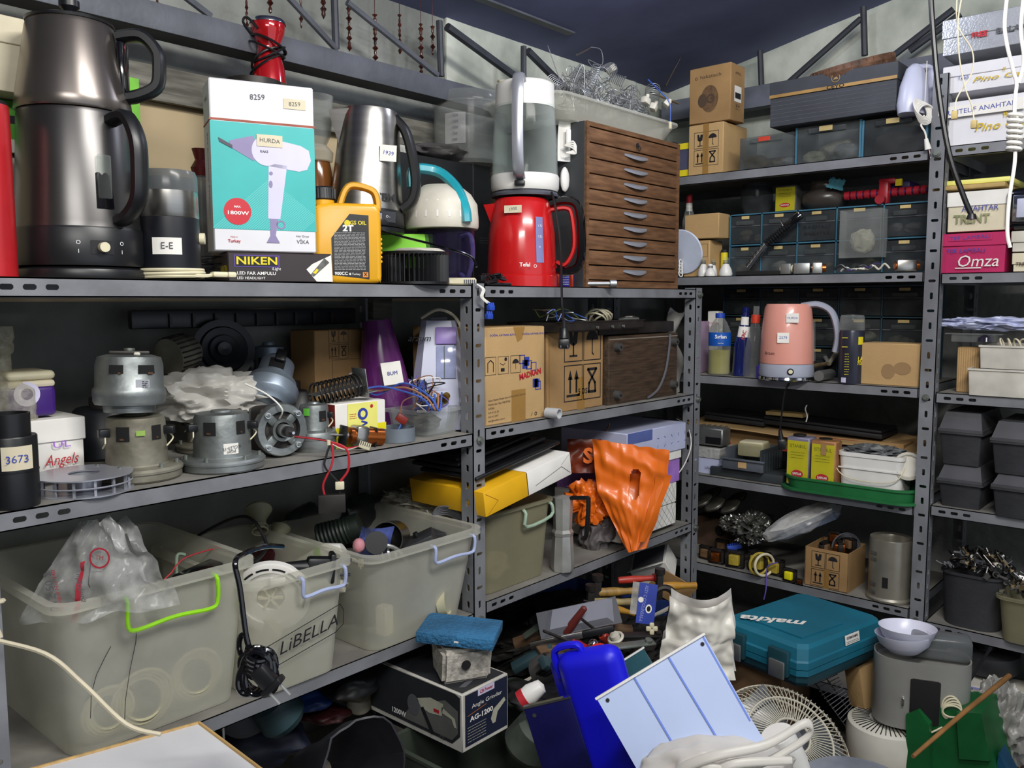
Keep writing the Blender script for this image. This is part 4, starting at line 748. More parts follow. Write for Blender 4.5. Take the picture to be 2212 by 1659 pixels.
mb.lathe([(0, 0), (R*.7, 0), (R*.72, H*.1), (R*.93, H*.12), (R*.98, H*.17), (R*.98, H*.24), (R*1.0, H*.26), (R*.99, H*.36), (R*.93, H*.4), (R*.92, H*.74), (R*.86, H*.86), (R*.6, H*.9), (0, H*.9)], cast, 44)
for a0, a1 in ((-34, -10), (14, 44)): curvedec(mb, R*.92, a0, a1, H*.61, H*.74, hole, .002, 6, R*.90); curvedec(mb, R*.92, a0+16, a1-4, H*.60, H*.63, rust, .003, 4)  # windows are shade painted flat on the housing, not cut out
curvedec(mb, R*.92, 10, 34, H*.38, H*.52, mk('pale_metal_label', '#a8abb2', .5), .001); scr = [scrib(mb, R*.2, H*.39, R*.5, H*.5, 4, -R*.88, ink)]
mb.build('housing', c); mb = MB(); mb.box((0, 0, H*.93), (R*1.1, R*.5, H*.06), dkmetal, .003); mb.box((R*.2, -R*.5, H*.84), (R*.18, R*.12, H*.2), offwhite, .003); mb.cyl((0, 0, H*.9), R*.16, H*.1, zinc); mb.build('end_bracket', c)
p, r, h = rd('L', 393, 571, 885, Z, .07)
motor('shiny grey vacuum motor with a white upside-down label, right of the dusty pair', p, facec(p), r, h, cast, art=lambda m, r, H: (curvedec(m, r, 2, 32, H*.30, H*.48, paper, .0014), m.text('KCL23-15', H*.075, 0, H*.41, -r-.003, ink, rot=172, X=Matrix.Rotation(radians(17), 4, 'Z')), m.text('PGH', H*.075, 0, H*.35, -r-.003, ink, rot=172, X=Matrix.Rotation(radians(17), 4, 'Z'))))
def crumple(label, name, p, rx, ry, rz_, m, seed=1, amp=.45, fr=2.4, cut=None, rot=None, sub=4, cat_='bag'):
    mb = MB(); mb.blob((0, 0, 0), (rx, ry, rz_), m, amp, fr, seed, max(sub, 5), True, cut); return S(mb, name, label, cat_, p, facec(p) if not rot else rot[2], rot=None if not rot else rot[:2], ang=55)
p = B(452, Z, 'L', .27); p.z = Z+.115
crumple('crumpled milky plastic bag draped over parts behind the shiny motor', 'plastic_bag', p, .10, .06, .046, bagw, 4, .38, 2.2)
p = B(455, Z, 'L', .27); motor('motor hidden under the crumpled milky bag', p, facec(p), .07, .085, tarn)
dkw = mk('dark_blue_black_rubber', '#1b1f26', .4)
p = B(490, Z, 'L', .36); p.z = A(490, 755, 'L', .36).z; s = mpp(p); c = T('fan_impeller', 'large round black ribbed disc leaning at the back of the shelf', 'disc', p, facec(p)+.2, rot=(78, 0)); R = s*66
mb = MB(); mb.lathe([(0, .012), (R*.22, .014), (R*.25, .004), (R*.45, .010), (R*.5, .002), (R*.72, .008), (R*.78, 0), (R, .002), (R, -.012), (0, -.012)], dkw, 40); mb.build('disc', c)
p = B(585, Z, 'L', .38); p.z = Z+.001; motor('grey motor in the shadow at the back, left of the brown carton', p+V((0, 0, .0)), facec(p), s*55, ztop(p, 740)-Z, castb)
p = V(B(395, Z, 'L', .33)); p.z = A(395, 765, 'L', .33).z; c = T('fan_rotor', 'dusty ribbed rotor lying on its side in the dark back row', 'rotor', p, .3, rot=(0, 80)); mb = MB(); mb.lathe([(0, -.03), (.04, -.03), (.042, .0), (.036, .03), (.02, .035), (.018, .05), (0, .05)], tarn, 24)
for i in range(24): a = 2*pi*i/24; mb.box((.041*cos(a), .041*sin(a), -.003), (.003, .003, .05), dkmetal)
mb.build('rotor_body', c)
g = bx('L', 285, 770, 667, A(285, 712, 'L', .40).z, .40, .02); mb = MB(); w, h = g[2], g[4]; mb.box((0, .01, h/2), (w, .02, h), dkw, .004)
for i in range(9): mb.box((-w*.36+w*.09*i, -.003, h*.42), (.006, .008, h*.7), black)
S(mb, 'plastic_rail', 'long dark slotted plastic strip along the top of the back wall', 'plastic strip', g[0])
for pa in ((232, .36), (640, .39)):
    p = B(pa[0], Z, 'L', pa[1]); mb = MB(); mb.cyl((0, 0, 0), .075, .10, dkw, r2=.06, n=28, b=.006); mb.cyl((0, 0, .10), .03, .02, dkmetal); S(mb, 'fan_housing', 'dark round plastic housing in the back row '+('behind the stacked motors' if pa[0] < 300 else 'behind the tilted motor'), 'housing', p)
g = bx('L', 684, 802, 712, Z, .30, .1)
carton('cardboard_box', 'brown cardboard box in shadow behind the heater coil', 'box', g, card, lambda m, w, d, h: (frag(m, -w*.08, h*.86, w*.18), m.dec(w*.1, h*.46, w*.3, h*.56, E0, paper), m.dec(w*.14, h*.47, w*.24, h*.55, E0*2, ink), m.line([(-w*.2, h*.1), (-w*.2, h*.7), (w*.45, h*.7), (w*.45, h*.1), (-w*.2, h*.1)], .001, E0, brownink)))
p = B(578, Z, 'L', .20); p.z = A(578, 875, 'L', .2).z; s = mpp(p)
c = T('vacuum_motor', 'blue-grey round motor lying tilted with its drum towards the back', 'motor', p, facec(p), rot=(-38, 18)); R = s*60
mb = MB(); mb.lathe([(0, 0), (R*.7, 0), (R*.8, .010), (R*.98, .018), (R, .022), (R, .045), (R*.9, .052), (R*.86, .062), (R*.66, .066), (R*.62, .11), (R*.5, .118), (0, .118)], castb, 44); curvedec(mb, R*.62, -30, 20, .075, .1, hole, .002)
mb.build('fan_housing', c); mb = MB(); mb.box((0, -R*.6, .105), (.022, .026, .03), black, .004); mb.build('brush_holder', c)
p, r, h = rd('L', 632, 728, 868, Z, .10); c = motor('small grey motor with a green sticker behind the open-faced motor', p, facec(p), r, h, cast, hf=.4, wins=((20, 50),), art=lambda m, r, H: curvedec(m, r, -40, -15, H*.75, H*.9, mk('lime_sticker', '#6fd04a', .5), .002))
p = B(618, Z, 'L', .055); s = mpp(p); R = s*58; p.z = Z+R+.003
c = T('universal_motor', 'square bodied motor lying with its slotted round end plate and shaft facing out', 'motor', p, facec(p)+radians(24))
mb = MB(); mb.box((0, .05, 0), (R*1.6, .055, R*1.75), mk('dark_lamination', '#3a3533', .6, .4, .3, 120, stretch=(1, 30, 1)), .012, 3); mb.box((0, .082, 0), (R*1.5, .02, R*1.6), cast, .008); mb.cyl((0, .09, 0), R*.55, .03, cast, rot=(-90, 0, 0)); mb.build('laminated_core', c)
mb = MB(); X0 = Mx((0, .026, 0), (90, 0, 0)); mb.X = X0
mb.lathe([(R*.30, 0), (R*.30, .016), (R*.42, .018), (R*.42, 0)], cast, 32); mb.lathe([(R*.70, 0), (R*.70, .014), (R*.96, .014), (R, .010), (R, -.006), (R*.7, -.006)], cast, 40)
for i in range(4):
    mb.X = Matrix.Translation((0, .026, 0)) @ Matrix.Rotation(radians(45+90*i), 4, 'Y') @ Mx((0, 0, 0), (90, 0, 0)); mb.box((R*.56, 0, .006), (R*.36, R*.34, .012), cast, .003)
mb.X = Matrix.Identity(4); mb.build('end_plate', c)
for i in range(4):
    a = radians(45+90*i); mb = MB(); mb.cyl((R*.84*cos(a), .012, R*.84*sin(a)), R*.11, .006, chrome, n=16, rot=(90, 0, 0)); mb.cyl((R*.84*cos(a), .006, R*.84*sin(a)), R*.07, .004, zinc, n=6, rot=(90, 0, 0)); mb.build('screw', c)
mb = MB(); mb.cyl((0, .02, 0), R*.24, .022, alu, rot=(90, 0, 0)); mb.cyl((0, -.0, 0), R*.14, .012, dkmetal, rot=(90, 0, 0)); mb.cyl((0, -.008, 0), R*.2, .016, dkmetal, rot=(90, 0, 0), n=16); mb.cyl((0, -.022, 0), R*.055, .016, chrome, rot=(90, 0, 0)); mb.build('shaft', c)
mb = MB(); mb.tube([(-R*.05, .03, R*.3), (-R*.1, 0, R*.8), (-R*.5, .02, R*1.35), (-R*1.1, .05, R*1.75)], .0018, paper, k=6); mb.build('lead_wire', c, label='white lead wire')
g = cb('L', 728, 835, 868, Z, .075, .085, 38); g = (g[0], g[1], g[2], .09, g[4])
def yb(m, w, d, h):
    y = mk('bright_yellow', '#e6dc1a', .5, n=.03); m.dec(-w/2, 0, w/2, h*.46, E0, y); m.dec(-w*.27, h*.3, w*.32, h*.98, E0*2, mk('pale_yellow', '#e9e57a', .5, n=.03)); m.disc(w*.02, h*.72, w*.10, E0*3, inkb, 16, h*.14); m.disc(w*.02, h*.72, w*.05, E0*4, MATS['pale_yellow'], 12, h*.08); m.line([(0, h*.55), (w*.1, h*.5), (-w*.04, h*.42), (w*.08, h*.38)], .004, E0*3, inkb); m.text('KARTAL', h*.1, w*.08, h*.15, E0*3, ink); m.ring(w*.28, h*.2, .005, .009, E0*3, ink); m.disc(w*.2, h*.88, .004, E0*3, inkr); scrib(m, -w*.24, h*.62, -w*.1, h*.76, 3, E0*3, inkr)
    m.X = LS(w, d); m.dec(-d, 0, 0, h*.99, E0, mk('dark_red_card', '#8c2a24', .6)); m.text('FAJ', h*.26, -d*.45, h*.5, E0*2, paper)
carton('bulb_box', 'white and bright yellow box with a red side, carrying the heater coil', 'box', g, paper, yb); zy = Z+g[4]
c = T('heater_coil', 'spiral heating element on a bent metal frame, lying on the yellow and white box', 'heating element', g[0]+V((-.02, .03, g[4]+.03)), g[1]-.15, rot=(0, -8)); mb = MB(); mb.coil((-.075, 0, 0), .024, .11, 11, .0022, dkmetal, rot=(0, 90, 0), k=6, per=18); mb.build('coil', c)
mb = MB(); mb.box((-.02, 0, 0), (.115, .044, .0015), alu); mb.box((.04, 0, .004), (.002, .06, .065), alu, .0005); mb.box((.05, -.005, -.018), (.028, .04, .002), alu); mb.build('frame', c)
mb = MB()
for col_, e in ((MATS['blue_wire'], 0), (mk('brown_wire', '#9a6a4a', .5), .01), (MATS['blue_wire'], .02)): mb.tube([(.04, -.01, -.01), (.08, -.02+e, -.012-e), (.12, -.05, -.03+e), (.15+e, -.07, -.05), (.17, -.08-e, -.08), (.19+e, -.06, -.05)], .0022, col_, k=6)
mb.build('lead_wires', c, label='blue and brown lead wires')
mb = MB(); mb.box((0, 0, 0), (.026, .014, .018), mk('oxide_red_plastic', '#7c2318', .4), .002); mb.tube([(.005, 0, -.008), (.008, -.004, -.03), (.012, -.012, -.075)], .0024, MATS['blue_wire'], k=4); mb.tube([(-.01, 0, .01), (-.02, 0, .035), (0, .01, .06), (.01, .02, .03)], .0015, MATS['brown_wire'], k=5)
S(mb, 'thermal_fuse', 'dark red plastic capacitor on blue wires above the grey ring', 'capacitor', A(868, 905, 'L', .06), facec(A(868, 905, 'L', .06)), rot=(0, 35))
p, rz, s = at('L', 776, Z, .045); c = T('small_motor', 'little open-frame motor with copper windings and a shaft pointing left', 'motor', p+V((0, 0, .026)), rz+.5, rot=(0, 8)); mb = MB(); mb.box((0, 0, 0), (.03, .04, .045), steel, .006); mb.cyl((0, 0, 0), .019, .055, copper, rot=(0, 90, 0)); mb.cyl((-.025, 0, 0), .018, .02, copper, rot=(0, 90, 0)); mb.build('core', c)
for x in (-.038, .034): mb = MB(); mb.box((x, 0, 0), (.004, .034, .042), black, .002); mb.cyl((x, 0, 0), .008, .01, alu, rot=(0, 90, 0)); mb.build('end_bracket', c)
mb = MB(); mb.cyl((-.07, 0, 0), .0028, .10, steel, rot=(0, 90, 0)); mb.build('shaft', c)
mb = MB(); mb.box((0, 0, 0), (.024, .01, .014), ivory, .001)
for i in range(5): mb.box((-.009+.0045*i, -.0045, .004), (.002, .003, .008), inkg); 
for i in range(3): mb.tube([(-.01, 0, -.005), (-.04, .005, -.018-.002*i), (-.09, .01, -.012), (-.12, .02, -.002)], .0013, (inkr, inkr, paper)[i], k=5)
S(mb, 'wire_connector', 'ivory multi-pin connector on red and white wires at the shelf edge', 'connector', A(788, 962, 'L', .0), facec(p), rot=(0, 20))
p, r, h = rd('L', 820, 897, 922, Z, .055); mb = MB(); mb.lathe([(0, .001), (r, .001), (r, h), (r*.95, h), (r*.95, .004), (0, .004)], mk('slate_ring', '#6d7680', .4), 36, a0=-2.8, a1=2.9); mb.box((-r*1.1, .005, .012), (r*.7, .02, .003), MATS['slate_ring']); S(mb, 'plastic_ring', 'open blue-grey plastic ring between the little motor and the clear bin', 'ring', p, facec(p))
p, rz, s = at('L', 955, Z, .04); w = s*112; h = ztop(p, 885)-Z; c = T('clear_bin', 'small clear bin of wires at the right end of the second shelf', 'bin', p+V((0, .06, .001)), 0.15); tub(w*1.1, .12, h, plas, r=.012, bot=.9).build('bin_body', c)
mb = MB(); mb.blob((0, 0, h*.4), (w*.34, .04, h*.34), mk('dim_mixed_parts', '#6b675e', .5, .3, .5, 40, col2='#2d2b2a'), .4, 4, 2); mb.build('fill', c, label='dim mixed parts seen through the bin')
mats_w = [MATS['brown_wire'], MATS['blue_wire'], ink, paper, mk('violet_wire', '#6a58b0', .5)]
for i in range(9):
    mb = MB(); a = rnd.uniform(0, 6); q = [(rnd.uniform(-.05, .05), rnd.uniform(-.03, .03), rnd.uniform(.005, .075)) for _ in range(6)]; mb.tube([(0, 0, -.01)]+q, .0014, mats_w[i % 5], 5, k=7)
    S(mb, 'loose_wire', ['brown', 'blue', 'black', 'white', 'violet'][i % 5]+' thin wire curling over the small clear bin', 'wire', (p.x, p.y+.05, Z+h), a, 'loose wires piled over the small clear bin')
for i, (x, y) in enumerate(((940, 872), (958, 862))):
    mb = MB(); mb.cyl((0, 0, 0), .009, .02, brass, rot=(0, 70, 20)); mb.cyl((0, 0, 0), .013, .004, brass, rot=(0, 70, 20)); S(mb, 'brass_fitting', ('left' if i == 0 else 'right')+' brass fitting among the wires over the small clear bin', 'fitting', A(x, y, 'L', .07))
mb = MB(); mb.box((0, 0, 0), (.05, .04, .024), mk('brick_red_plastic', '#7a3322', .5), .003); S(mb, 'junction_block', 'brick red plastic block behind the wires of the small clear bin', 'block', A(905, 872, 'L', .2))
c0 = A(842, 850, 'L', .22); p, rz, s = at('L', 842, Z, .22); prp = mk('plum_gloss', '#5a2160', .2, 0, .06, coat=.5); Hz = ztop(p, 690)-Z
c = T('citrus_juicer', 'plum purple appliance body with a white square label, tapering upward', 'juicer', p, rz, rot=(0, -6)); r = s*58
mb = MB(); mb.lathe([(0, 0), (r*.95, 0), (r, .01), (r*.98, Hz*.3), (r*.8, Hz*.6), (r*.58, Hz*.9), (r*.52, Hz), (0, Hz)], prp, 44)
mb.X = Matrix.Rotation(radians(20), 4, 'Z') @ Mx((0, 0, 0), (0, 0, 0)); mb.sheet(lambda u, v: V((.05*(u-.5), -r*(1.02-.13*v)-.002, Hz*(.42+.20*v))), 2, 2, paper); mb.text('BUM', .013, 0, Hz*.52, -r*.96-.004, inkb); mb.build('body', c); mb = MB(); mb.cyl((0, 0, 0), r*.9, .012, black, n=36); mb.build('foot_ring', c)
p, rz, s = at('L', 950, Z, .15); w = s*122; H = ztop(p, 692)-Z; lw = mk('lilac_white_plastic', '#c3c6dc', .35, n=.05, ns=6)
c = T('espresso_machine', 'lilac-white appliance with a purple flap and an oval dial, tall and tapering', 'appliance', p, rz)
mb = MB(); mb.add([(x*w/2*k*(1+.0), y, z) for z, k, y0, y1 in ((0, 1, -.07, .07), (H*.15, 1, -.07, .07), (H*.55, .86, -.055, .06), (H, .6, -.03, .05)) for x, y in ((-1, y1), (-1, y0*.4), (-.7, y0), (.7, y0), (1, y0*.4), (1, y1))], [(j*6+i, j*6+(i+1) % 6, (j+1)*6+(i+1) % 6, (j+1)*6+i) for j in range(3) for i in range(6)]+[(18, 19, 20, 21, 22, 23), (5, 4, 3, 2, 1, 0)], lw)
mb.build('body', c, ang=25)
mb = MB(); mb.X = Mx((w*.12, -.040, H*.86), (-12, 0, 0)); mb.box((0, 0, 0), (w*.36, .012, H*.16), mk('lilac_plastic', '#9c84c8', .35, n=.04), .003); mb.build('flap', c, label='lilac flap')
mb = MB(); mb.X = Mx((w*.12, -.052, H*.62), (-12, 0, 0)); mb.box((0, 0, 0), (w*.34, .004, H*.30), mk('pale_glass_panel', '#aab2d8', .1), .001); mb.box((-.004, -.003, 0), (.0016, .003, H*.3), black); mb.build('panel', c, label='pale glossy panel with a dark slot')
mb = MB(); mb.cyl((-w*.28, -.066, H*.18), .020, .012, mk('dial_violet', '#6f6b9c', .3), rot=(90, 0, 0)); mb.box((-w*.28, -.08, H*.18), (.03, .004, .007), white, .001); mb.build('dial', c); mb = MB(); mb.cyl((-w*.28, -.062, H*.42), .011, .008, MATS['dial_violet'], rot=(90, 0, 0)); mb.build('button', c)
mb = MB(); mb.text('arzum', .022, -w*.34, H*.84, -.05, ink, shear=.4); mb.build('lettering', c)
mb = MB(); mb.tube([(-w*.3, 0, H*1.02), (w*.0, -.02, H*1.10), (w*.3, -.02, H*1.02), (w*.44, -.02, H*.8), (w*.5, -.01, H*.5), (w*.54, .0, H*.2), (w*.54, .02, .01)], .0038, cream, k=6); mb.box((0, .0, H*1.01), (w*.3, .03, .012), inkg, .003); mb.build('cord', c, label='thick cream power cord')
c = T('wired_capacitor', 'square grey capacitor hanging below the shelf on black and red wires', 'capacitor', A(717, 1087, 'L', -.012), facec(A(717, 1087, 'L', -.012))); s = mpp(A(717, 1087, 'L', -.012))
mb = MB(); mb.box((0, 0, 0), (s*58, .018, s*40), dkmetal, .002); mb.build('can', c)
mb = MB()
for (a, m_) in (((-.014, .02, .06, .0, .115), inkr), ((.016, .015, .03, -.012, .118), ink)): mb.tube([(a[0], 0, s*18), (a[0]-.002, -.002, .04), (a[3], -.003, .075), (a[3]+.004, .0, .10), (-.006, .004, .125), (-.07, .012, .135)], .0022, m_, k=6)
mb.tube([(-.006, .004, .125), (.03, -.004, .11), (.034, -.004, .07), (.018, -.002, .045)], .0026, inkr, k=6); mb.box((.016, -.003, .036), (.018, .01, .016), ivory, .002); mb.cyl((-.004, 0, .118), .004, .010, ivory)
mb.build('lead_wires', c, label='black and red wires tied with an ivory clip')
Z = L2b
g = bx('L', 1049, 1176, 706, Z, .02, .26)
def madran(m, w, d, h):
    bl = inkb; m.X = Matrix.Identity(4); m.text('DOĞAL KAYNAK SUYU', h*.028, -w*.22, h*.92, E0, bl, bold=.6, wid=w*.42); m.text('DOĞAL KAYNAK SUYU', h*.028, w*.30, h*.92, E0, bl, bold=.6, wid=w*.38)
    m.poly([(-w*.05, E0, h), (w*.15, E0, h), (w*.1, E0, h*.87), (w*.02, E0, h*.84)], tape); m.dec(-w*.08, 0, w*.16, h*.34, E0, tape)
    for i in range(3):
        x = -w*.42+i*w*.205; m.line([(x-w*.085, h*.52), (x+w*.085, h*.52), (x+w*.085, h*.70), (x-w*.085, h*.70), (x-w*.085, h*.52)], .001, E0, ink)
        if i == 2: m.poly([(x+w*.055*cos(q*pi/8), E0, h*.62+h*.045*sin(q*pi/8)) for q in range(9)], ink); m.line([(x, h*.62), (x, h*.56)], .0012, E0, ink)
        elif i == 1: m.disc(x+w*.04, h*.67, w*.022, E0, ink, 10); m.line([(x-w*.05, h*.63), (x, h*.61), (x+w*.03, h*.63)], .0016, E0, ink); m.dec(x-w*.04, h*.545, x+w*.02, h*.58, E0, ink)
        else: m.line([(x-.01, h*.55), (x-.01, h*.64), (x, h*.67), (x+.01, h*.64), (x+.01, h*.55)], .0024, E0, ink)
    for x, z, f in ((.10, .655, 0), (.18, .63, 1), (.15, .60, 1), (.22, .59, 0), (.30, .57, 0), (.33, .39, 1), (.38, .36, 0), (.36, .385, 1)):
        q = w*.045; (m.dec(w*x-q, h*z-q*1.1, w*x+q, h*z+q*1.1, E0, bl) if f else m.line([(w*x-q, h*z-q), (w*x+q, h*z-q), (w*x+q, h*z+q), (w*x-q, h*z+q), (w*x-q, h*z-q)], .0022, E0, bl))
    m.text('MADRAN', h*.085, w*.24, h*.49, E0*2, inkr, rot=-8, bold=2, wid=w*.38); m.text('Adres: Madran Memba Suyu ve Meşrubatları İşletmesi', h*.03, -w*.46, h*.255, E0*1.2, brownink, al='LEFT', wid=w*.62, rot=-3)
    for i, t_ in enumerate(('Fabrika San. Alan 9/B 09760', 'AYDIN', '414 41 32 30', '414 41 3297', 'info@madran.com.tr')): m.text(t_, h*.03, -w*.46, h*(.215-.042*i), E0*1.2, brownink, al='LEFT', rot=-2)
    m.ring(w*.34, h*.055, .003, .005, E0, ink); m.line([(w*.26, h*.04), (w*.28, h*.07)], .0015, E0, ink)
carton('cardboard_box', 'cardboard carton with blue squares and red lettering next to the rack post', 'box', g, card2, madran)
g = bx('L', 1181, 1302, 716, Z, .045, .24)
carton('cardboard_box', 'plain brown carton with fragile symbols under the black wire tray', 'box', g, card, lambda m, w, d, h: (frag(m, w*.12, h*.60, w*.34, m=ink), m.text('5 DS', h*.10, w*.12, h*.23, E0, ink, bold=1), m.poly([(w*.02, E0, 0), (w*.16, E0, 0), (w*.14, E0, h*.42), (w*.0, E0, h*.42)], tape), m.dec(-w*.47, h*.02, -w*.45, h*.98, E0, tape)))
zb = Z+g[4]+.002; gx = g
mb = MB(); a, b = B(1174, Z, 'L', .02), B(1192, Z, 'L', -.006); pv = mk('pvc_grey_white', '#b9bdc1', .4, n=.05); d_ = b-a; mb.X = Matrix.Translation((0, 0, .014)) @ d_.to_track_quat('Z', 'Y').to_matrix().to_4x4(); L_ = d_.length*1.5; mb.lathe([(.011, 0), (.0135, 0), (.0135, L_), (.011, L_), (.011, 0)], pv, 24); mb.X = Matrix.Identity(4)
S(mb, 'pipe_stub', 'short grey plastic pipe piece lying between the two cardboard boxes', 'pipe', B(1181, Z, 'L', .005))
g = bx('L', 1205, 1398, 745, zb, .0, .18); w, d = g[2], g[3]; c = T('metal_tray', 'black metal tray with a coiled cream cord and wire ends, on the plain carton', 'tray', g[0]+V((0, .0, 0)), .06); mb = MB(); h = .026
mb.box((0, d/2, .002), (w, d, .004), dkmetal)
for q in (((0, .002, h/2), (w, .004, h)), ((0, d-.002, h/2), (w, .004, h)), ((-w/2, d/2, h/2), (.004, d, h)), ((w/2, d/2, h/2), (.004, d, h)), ((0, .006, h), (w+.012, .016, .003)), ((w/2, d/2, h), (.016, d, .003))): mb.box(*q, dkmetal)
for x in (-.05, .03, .09): mb.cyl((x, -.002, .010), .004, .006, alu, rot=(90, 0, 0), n=10)
mb.build('tray_body', c)
cc = mk('cream_cord', '#c9c1a6', .5); mb = MB()
for i in range(7): mb.torus((w*.12+i*.006, d*.4, .022+.004*(i % 3)), .030, .0028, cc, 26, 6, rot=(rnd.uniform(-25, 25), 40+rnd.uniform(-12, 12), 10*i))
S(mb, 'cord_coil', 'coiled cream cord lying in the black metal tray', 'cord', g[0]+V((0, 0, .008)))
for j in range(4):
    mb = MB(); q = [(-w*.5+.02*i, .02+rnd.uniform(0, .08), .028+rnd.uniform(0, .035)*(1 if i < 8 else .3)) for i in range(10)]; mb.tube(q, .0016, (alu, mk('green_wire', '#6d7a3a', .5), MATS['blue_wire'], alu)[j], 5, k=4)
    S(mb, 'loose_wire', ('grey wire looping across the left of the black metal tray', 'olive green wire stretched across the black metal tray', 'blue wire stretched across the black metal tray', 'second grey wire lying nearest the back of the black tray')[j], 'wire', g[0])
g = bx('L', 1313, 1462, 722, Z, .035, .24); wal = mk('dark_walnut', '#4a3a2c', .5, n=.2, ns=7, stretch=(2, 20, 20), col2='#33271d', bump=.05); loc, rz, w, d, h = g
c = T('wooden_radio', 'dark walnut radio cabinet stood on its side with four rubber feet showing', 'radio', loc, 0); mb = MB(); mb.box((0, d/2, h/2), (w, d, h), wal, .003); mb.dec(-w*.47, h*.03, w*.47, h*.93, E0, wal); mb.line([(-w*.49, h*.95), (w*.49, h*.95)], .003, E0, mk('pale_edge', '#8d8578', .6)); mb.build('cabinet', c)
for x, z in ((-.40, .84), (.42, .86), (-.40, .14), (.42, .18)): mb = MB(); mb.cyl((w*x, 0, h*z), .014, .018, mk('grey_rubber', '#3f3e3c', .7), r2=.011, rot=(90, 0, 0), n=20); mb.cyl((w*x, -.0185, h*z), .004, .0015, dkmetal, rot=(90, 0, 0), n=10); mb.build('foot', c)
mb = MB(); mb.tube([(w*.36, -.004, h*.98), (w*.33, -.008, h*.75), (w*.26, -.012, h*.4), (w*.16, -.01, h*.14), (w*.02, -.008, .006)], .0038, inkg, k=6); mb.build('cord', c)
z = Z+h+.002; g2 = bx('L', 1300, 1462, 684, z, .03, .22); mb = MB(); mb.box((0, .11, .018), (g2[2], .2, .034), dkmetal, .003); S(mb, 'metal_chassis', 'dark flat metal chassis lying on the walnut radio cabinet', 'chassis', g2[0])
for i in range(4):
    mb = MB(); mb.box((0, 0, 0), (.06+.012*i, .022, .004), (glassy, alu, alu, offwhite)[i], .001); S(mb, 'slide_rail', ('clear glass strip', 'long thin aluminium strip', 'short aluminium strip', 'white strip')[i]+' on the dark chassis above the walnut radio', 'strip', g2[0]+V((-.04+.032*i, .02+.02*i, .045+.002*i)), .3*i-.4)
mb = MB(); mb.sheet(lambda u, v: V((.02*sin(v*7)+.03*u, .06*u+.01*sin(v*11+u*4), .0+v*.27-.01*sin(u*5))), 5, 14, bagw); S(mb, 'plastic_bag', 'white plastic bag stuffed between the walnut radio and the rack post', 'bag', B(1468, Z+.003, 'L', .06))
def ori(roll=0, yaw=0, pitch=0):
    """turned to face the lens, then rolled / yawed / pitched"""
    M = Matrix((( CR[0], CF[0], CU[0]), (CR[1], CF[1], CU[1]), (CR[2], CF[2], CU[2])))
    return (M @ (Matrix.Rotation(radians(roll), 3, 'Y') @ Matrix.Rotation(radians(yaw), 3, 'Z') @ Matrix.Rotation(radians(pitch), 3, 'X'))).to_euler()
def put(o, E): o.rotation_euler = E; return o
Z = L3a
def bin_(label, x0, x1, y0, wb, wt, d, h, hc, hx0, hx1, art=None, rz=0, hz=-.02, name='storage_bin'):
    xc = (x0+x1)/2; c = T(name, label, 'storage bin', (xc, y0+d/2, Z+.002), rz)
    mb = tub(wt, d, h, frost, bot=wb/wt, r=.035, th=.002, rim=.012, rimdrop=.014)
    if art: mb.X = Mx((0, 0, 0)); art(mb, wt, d, h)
    mb.X = Matrix.Identity(4); mb.build('bin_body', c)
    mb = MB(); yf = -d/2; a, b = hx0*wt, hx1*wt; z = h-.012
    mb.tube([(a, yf+.0, z), (a, yf-.016, z+hz*.2), (a, yf-.014, z+hz*1.6), (a*.9+b*.1, yf-.014, z+hz*1.9), (a*.6+b*.4, yf-.015, z+hz*1.75), (a*.4+b*.6, yf-.015, z+hz*1.75), (a*.1+b*.9, yf-.014, z+hz*1.9), (b, yf-.014, z+hz*1.6), (b, yf-.016, z+hz*.2), (b, yf, z)], .0038, hc, 8, k=3); mb.build('handle', c); return c
gr = mk('lime_handle', '#8fd21e', .35, n=.03); bh = mk('pale_blue_handle', '#a9b4d6', .4, n=.05); wgr = mk('white_green_handle', '#a8bfa8', .4)
def crack(m, w, d, h):
    for q in ([(-.09, .18), (-.10, .165), (-.115, .14), (-.125, .11), (-.128, .07)], [(-.045, .20), (-.048, .175), (-.06, .13), (-.07, .08), (-.073, .045)]): m.line([(a*1.0, b) for a, b in q], .0012, -d/2*.955-.002-.0, ink)
bin_('largest frosted bin with a lime green handle and a cracked rim', .53, .845, 1.405, .30, .345, .40, .272, gr, -.20, .27, crack, hz=-.030)
def lib(m, w, d, h):
    m.X = Mx((0, -d/2*.94-.001, h*.42), (4, 0, 0)); hw = w*.43
    m.text('LiBELLA', .036, .012, .002, -.006, ink, rot=-9, shear=.3, wid=w*.62); m.line([(-hw, -.045), (hw*.8, -.012), (hw, .0), (hw, .030), (hw*.9, .045), (-hw*.9, .006), (-hw, -.006), (-hw*1.05, -.045)], .0018, -.007, ink)
bin_('frosted bin marked with a handwritten black word, between the two other frosted bins', .850, 1.048, 1.37, .195, .222, .38, .235, bh, -.05, .40, lib)
bin_('frosted bin with a pale blue handle next to the rack post', 1.13, 1.42, 1.365, .27, .325, .38, .222, bh, .02, .40)
ms = [mk('blurred_cream_parts', '#b8b394', .8, n=.1), mk('blurred_grey_parts', '#77786f', .8, n=.3, ns=20), dkmetal, mk('blurred_dark_parts', '#44443f', .8, n=.3, ns=30)]
def inside(label, x, y, z, w, d, h, m, seed, nm='parts_heap'):
    mb = MB(); mb.blob((0, 0, 0), (w, d, h), m, .35, 2.5, seed, 4); o = S(mb, nm, label, 'parts', (x, y, z)); return o
inside('heap of grey parts showing dimly inside the largest frosted bin', .69, 1.61, Z+.13, .105, .13, .10, ms[1], 2); inside('heap of cream parts showing through the word-marked bin', .95, 1.57, Z+.10, .065, .12, .08, ms[0], 3); inside('heap of dark parts showing through the bin beside the post', 1.28, 1.56, Z+.10, .10, .12, .08, ms[3], 4)
